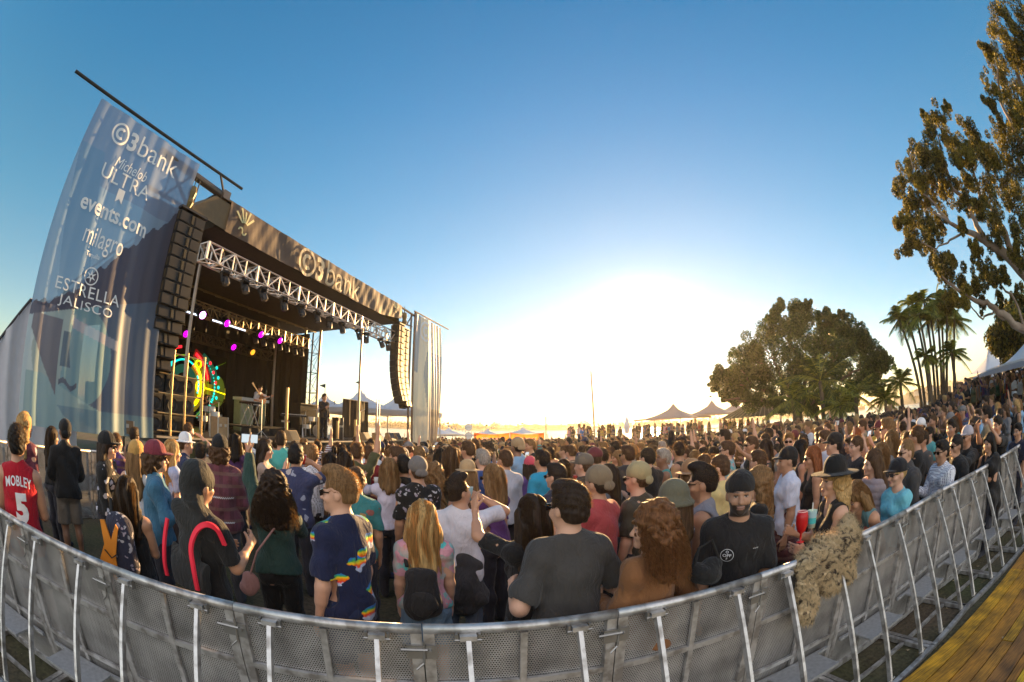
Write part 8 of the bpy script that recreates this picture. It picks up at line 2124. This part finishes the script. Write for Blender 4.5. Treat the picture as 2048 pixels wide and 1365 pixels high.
# blue cloth over the pit barrier
pj = S(5.0, 7.80); th = thing('draped_towel', 'light blue towel hanging over the pit barrier', 'towel', pj, STROT)
V, F = solid([C((-.25, 0, 1.18), (.25, 0, 1.18), .05, .05, k=.03), C((0, -.05, 1.1), (0, -.06, .85), .26, .25, sy=.15, k=.04)], .01, (), folds_disp(2, .015)); add_obj('cloth', to_mesh('cloth', V, F, [cl_plain]), th, (.20, .38, .55))
mb = MB(); mb.box((0, -.09, .70), (.5, .012, .02)); o_ = mb.build('hem', white_p, None); o_.parent = th

# ---- the rest of the crowd: individuals near, one mass far away
GARM = {'tee': 't-shirt', 'long': 'long sleeved shirt', 'tank': 'sleeveless top', 'jacket': 'jacket'}
CN = {'black': 'black', 'dgrey': 'dark grey', 'grey': 'grey', 'white': 'white', 'navy': 'navy', 'lblue': 'light blue', 'maroon': 'maroon', 'olive': 'olive', 'red': 'red', 'teal': 'teal', 'tan': 'tan', 'pink': 'pink', 'mustard': 'mustard', 'denim': 'denim blue', 'purple': 'purple', 'cream': 'cream', 'brown': 'brown', 'green': 'dark green', 'blue': 'bright blue'}
WT = ['black'] * 9 + ['dgrey'] * 5 + ['grey'] * 3 + ['white'] * 5 + ['navy'] * 3 + ['lblue', 'lblue', 'maroon', 'olive', 'olive', 'red', 'teal', 'tan', 'tan', 'pink', 'mustard', 'denim', 'denim', 'purple', 'cream', 'brown', 'brown', 'green', 'blue']
VM = [('down', 'down', .1), ('hold', 'down', -.2), ('cup', 'hold', .2), ('cross', 'cross', 0.), ('raise', 'down', .1), ('phone', 'phone', 0.), ('down', 'hold', .4), ('fist', 'down', 0.), ('clap', 'clap', -.3), ('down', 'hold', -.7), ('hold', 'cross', .8), ('head', 'down', .2), ('drink', 'down', -.2), ('down', 'raise', .1)]
VW = [14, 11, 11, 8, 3, 3, 9, 2, 4, 8, 8, 3, 4, 3]
def place_words(az, d):
    tb = [(-50, 'left of the stage'), (-38, 'below the left speaker array'), (-30, 'below the keyboards'), (-23, 'below the guitarist'), (-17, 'below the singer'), (-12, 'below the right speaker array'), (-7, 'below the gold banner'), (-1, 'below the left orange banner'), (4.5, 'below the right orange banner'), (9, 'left of the mast'), (13, 'below the mast'), (18, 'below the sun'), (24, 'below the left waterside tent'), (29, 'below the right waterside tent'), (34, 'below the gazebo'), (40, 'below the big tree trunk'), (46, 'below the big tree'), (52, 'below the bushy palm'), (58, 'below the tall palms'), (65, 'left of the big white tent'), (99, 'below the big white tent')]
    w_ = [t for a, t in tb if az < a][0]
    return ('near ' if d < 7.5 else 'middle ' if d < 10.5 else 'far ') + 'rows ' + w_
def inside(x, y):
    v = Vector((x, y, 0)); az = math.degrees(math.atan2(x, y)); d = math.hypot(x, y)
    if v.dot(BM) < 2.35 or y < 0: return False
    if v.dot(UN) > 7.25 and v.dot(US) < 23: return False
    if az < -30 and d < 6.2 or d < 5.4: return False
    if az < -62: return d > 8 and v.dot(UN) < 7.0 and False
    lim = 36 if az < 30 else 36 - (az - 30) * 1.0 if az < 40 else 25 - (az - 40) * .4 if az < 60 else 16
    return d < lim and az < 80
pts = list(TAKEN); new = []; cell = {}
def ck(x, y): return (int(x // .7), int(y // .7))
for q in pts: cell.setdefault(ck(*q), []).append(q)
cr_ = random.Random(21)
for t in range(60000):
    az = cr_.uniform(-60, 78); d = 5.4 + 31 * cr_.random() ** .62; x, y = math.sin(R(az)) * d, math.cos(R(az)) * d
    if not inside(x, y): continue
    md = .50 if d < 16 else .56
    if az < -15 and d < 10: md = .80
    if az < -28 and d < 10: md = 1.05
    if az > 55: md = .60
    c0 = ck(x, y); ok = True
    for i in (-1, 0, 1):
        for j in (-1, 0, 1):
            for (a, b_) in cell.get((c0[0] + i, c0[1] + j), ()):
                if (a - x) ** 2 + (b_ - y) ** 2 < md * md: ok = False; break
            if not ok: break
        if not ok: break
    if ok: cell.setdefault(c0, []).append((x, y)); new.append((d, az, x, y))
new.sort()
N_IND = 300 - len(TAKEN)
used_l = set(); GADG = []
hairs_m = [('short', 'black'), ('short', 'dark'), ('short', 'brown'), ('crop', 'dark'), ('crop', 'brown'), ('quiff', 'brown'), ('fade', 'black'), ('short', 'light'), ('curly', 'dark'), ('short', 'grey')]
hairs_f = [('long', 'black'), ('long', 'dark'), ('long', 'brown'), ('longwavy', 'brown'), ('long', 'blond'), ('longwavy', 'blond'), ('medium', 'light'), ('ponytail', 'brown'), ('bun', 'dark'), ('medium', 'dark'), ('long', 'red'), ('longwavy', 'light')]
HN = {'short': 'short', 'crop': 'cropped', 'quiff': 'swept up', 'fade': 'shaved', 'curly': 'curly', 'long': 'long', 'longwavy': 'wavy', 'medium': 'shoulder length', 'ponytail': 'ponytailed', 'bun': 'bunned'}
for i, (d, az, x, y) in enumerate(new[:N_IND]):
    for t in range(60):
        fem = cr_.random() < .42; va = cr_.choices(VM, VW)[0]; cn = cr_.choice(WT); sl = cr_.choice(['tee'] * 5 + ['long', 'tank', 'jacket'] if not fem else ['tee', 'tank', 'tank', 'long', 'jacket', 'tee'])
        hr = cr_.choice(hairs_f if fem else hairs_m); ht = None; hn = ''
        q = cr_.random()
        if q < (.08 if fem else .24):
            hc_ = cr_.choice(['black', 'black', 'navy', 'grey', 'tan', 'maroon', 'white']); hk = cr_.choice(['cap', 'cap', 'capback', 'beanie'] if not fem else ['cap', 'fedora', 'beanie']); ht = (hk, K[hc_]); hn = f"{CN[hc_]} {'cap' if 'cap' in hk else 'beanie' if hk == 'beanie' else 'brimmed hat'}"
            if not fem: hr = ('crop', hr[1])
        gl = cr_.random() < .3
        who = 'woman' if fem else 'man'
        lab = f"{who} in {hn + ' and ' if hn else ''}{CN[cn]} {GARM[sl]}, {HN[hr[0]]} {hr[1] if hr[1] not in ('dark', 'light') else {'dark': 'dark brown', 'light': 'fair'}[hr[1]]} hair, {place_words(az, d)}" if not hn else f"{who} in {hn} and {CN[cn]} {GARM[sl]}, {place_words(az, d)}"
        if len(lab.split()) > 16: lab = lab.replace('rows ', '')
        if lab not in used_l: break
    used_l.add(lab)
    CW = place_words(az, d).replace('rows ', '')
    if len(lab.split()) > 16: lab = lab.replace(' dark brown', ' brown').replace('long sleeved shirt', 'shirt').replace('sleeveless top', 'vest')
    v = STG - Vector((x, y, 0)); fz = math.degrees(math.atan2(v.x, v.y)) + cr_.gauss(0, 22)
    if cr_.random() < .08: fz += cr_.choice((-110, 120, 160))
    s = cr_.gauss(1.0, .045) if not fem else cr_.gauss(.925, .04)
    lc_ = Vector((x, y, land_z(x, y))); sk_ = skeleton('f' if fem else 'm', va[0], va[1], va[2])
    hw_ = Matrix.Translation(lc_) @ rot('Z', -R(fz)) @ Matrix.Scale(s, 4) @ (sk_['J'][1][2] + sk_['J'][1][3] * .1)
    if va[0] == 'phone' and d < 11: phone(hw_ + Vector((0, 0, .03)), -R(fz), f"phone held up by the {who} in {CN[cn]}, {place_words(az, d)}")
    if va[0] == 'cup' and d < 8.5 and len(GADG) < 14:
        GADG.append((0, 0, 0, 0)); cl_ = cr_.choice([(cupw, 'white'), (redcup, 'red'), (clear, 'clear')]); lathe_thing('cup', f"{cl_[1]} cup held by the {who} in {CN[cn]}, {CW}", 'cup', hw_ + Vector((0, 0, -.05)), CUP, cl_[0], 'cup', extra=[('rim', [(.0405, .108), (.0415, .112), (.038, .113)], white_p)])
    person(lc_, -R(fz), s, 'f' if fem else 'm', aR=va[0], aL=va[1], yaw=va[2], lod=2 if d < 8.5 else 3, skin=cr_.choice(['fair', 'tan', 'tan', 'olive', 'brown', 'fair']), shirt=(sl, K[cn], cr_.choice(['plain'] * 7 + ['plaid', 'stripe', 'floral']) if sl != 'tank' else 'plain'), legs=(cr_.choice(['trousers', 'trousers', 'shorts'] if not fem else ['trousers', 'skirt', 'shorts']), cr_.choice([K['black'], K['denim'], K['navy'], K['dgrey'], K['tan']])), hair=hr, hat=ht, glasses=gl and d < 9, beard='stubble' if (not fem and cr_.random() < .25) else None, seed=cr_.randrange(2), label=lab, group='people in the crowd')
print('individuals', len(TAKEN), len(new), round(time.time() - T0, 1))
# the mass: low detail bodies merged into one mesh with their own colours
def mass_proto(sex, aR, aL, hair, hat=None):
    sk = skeleton(sex, aR, aL); h = .036; parts = []
    HP, HS = head_prims(sk['H'], sk['fem']); P = body_prims(sk, lod=3) + HP
    parts.append((solid(P, h), 0)); parts.append((shirt_mesh(sk, 'tee' if sex == 'm' else 'tank', h, .025, 1.0, .86, 0), 1))
    parts.append((leg_mesh(sex == 'f', 'trousers', h, 0), 2))
    V, F = hair_solid(hair, .022, 0, bool(hat)); M = np.array(sk['H']); parts.append(((V @ M[:3, :3].T + M[:3, 3], F), 3))
    if hat: V, F = hat_solid(hat, .02); parts.append(((V @ M[:3, :3].T + M[:3, 3], F), 4))
    Vs, Fs, Cs = [], [], []; n = 0
    for (V, F), c_ in parts: Vs.append(V); Fs.append(F + n); Cs.append(np.full(len(V), c_)); n += len(V)
    return np.concatenate(Vs), np.concatenate(Fs), np.concatenate(Cs)
protos = [mass_proto('m', 'down', 'hold', 'short'), mass_proto('m', 'hold', 'hold', 'crop'), mass_proto('m', 'cross', 'cross', 'short', 'cap'), mass_proto('f', 'hold', 'down', 'long'), mass_proto('f', 'down', 'down', 'longwavy'), mass_proto('m', 'raise', 'down', 'short'), mass_proto('f', 'clap', 'clap', 'medium'), mass_proto('m', 'down', 'down', 'quiff'), mass_proto('f', 'phone', 'phone', 'long')]
PW_ = [16, 14, 9, 14, 10, 3, 6, 10, 2]
MV, MF, MC = [], [], []; mn = 0
def mass_add(x, y, z, az, s):
    global mn
    V, F, Cc = protos[cr_.choices(range(len(protos)), PW_)[0]]
    a = -R(az); c_, s_ = math.cos(a) * s, math.sin(a) * s
    W = np.empty_like(V); W[:, 0] = V[:, 0] * c_ - V[:, 1] * s_ + x; W[:, 1] = V[:, 0] * s_ + V[:, 1] * c_ + y; W[:, 2] = V[:, 2] * s + z
    pal = np.array([SKIN[cr_.choice(['fair', 'tan', 'olive', 'brown'])], K[cr_.choice(WT)], K[cr_.choice(['black', 'denim', 'navy', 'tan'])], HAIR[cr_.choice(['black', 'dark', 'dark', 'brown', 'light', 'blond'])], K[cr_.choice(['black', 'navy', 'white', 'tan', 'maroon'])]])
    MV.append(W); MF.append(F + mn); MC.append(np.concatenate([pal[Cc], np.ones((len(V), 1))], 1)); mn += len(V)
for (d, az, x, y) in new[N_IND:]:
    v = STG - Vector((x, y, 0)); mass_add(x, y, land_z(x, y), math.degrees(math.atan2(v.x, v.y)) + cr_.gauss(0, 15), cr_.gauss(.97, .05))
# on the boardwalk
for i in range(75):
    az = cr_.uniform(7, 33); p = azd(az, cr_.uniform(40.6, 43.4) + max(0, az - 20) * .29); mass_add(p.x, p.y, .45, cr_.uniform(-180, 180), cr_.gauss(.96, .05))
# on the terrace under the big tent and along the palms
for i in range(330):
    az = cr_.uniform(59, 84) if i < 250 else cr_.uniform(50, 60); d = cr_.uniform(19.5, 31) if i < 250 else cr_.uniform(17, 23); p = azd(az, d); mass_add(p.x, p.y, land_z(p.x, p.y) + (.12 + .03 * (d - 19) if i < 250 else 0), -75 + cr_.gauss(0, 30), cr_.gauss(.96, .05))
massm = mat('crowd_cloth', rough=.8, attr='Col', var=.12, nscale=9, tlu=.12)
V, F, Cc = np.concatenate(MV), np.concatenate(MF), np.concatenate(MC)
me = to_mesh('crowd', V, F, [massm], Cc); o = bpy.data.objects.new('crowd', me); sc.collection.objects.link(o)
tag(o, 'dense far crowd filling the lawn, the boardwalk and the terrace', 'crowd', kind='stuff')
print('mass verts', len(V), round(time.time() - T0, 1))

# ------------------------------------------------------------------ golden evening haze: one even box of air round everything
hz_m = bpy.data.materials.new('evening_haze'); hz_m.use_nodes = True
N = hz_m.node_tree.nodes; L = hz_m.node_tree.links; N.remove(N['Principled BSDF'])
pv = N.new('ShaderNodeVolumePrincipled'); pv.inputs['Color'].default_value = (1, .90, .74, 1); pv.inputs['Density'].default_value = .0004; pv.inputs['Anisotropy'].default_value = .58
L.new(pv.outputs[0], N['Material Output'].inputs['Volume'])
mb = MB(); mb.box((0, 1400, 14.5), (13000, 9800, 36)); o = mb.build('haze', hz_m); tag(o, None, None, kind='stuff')
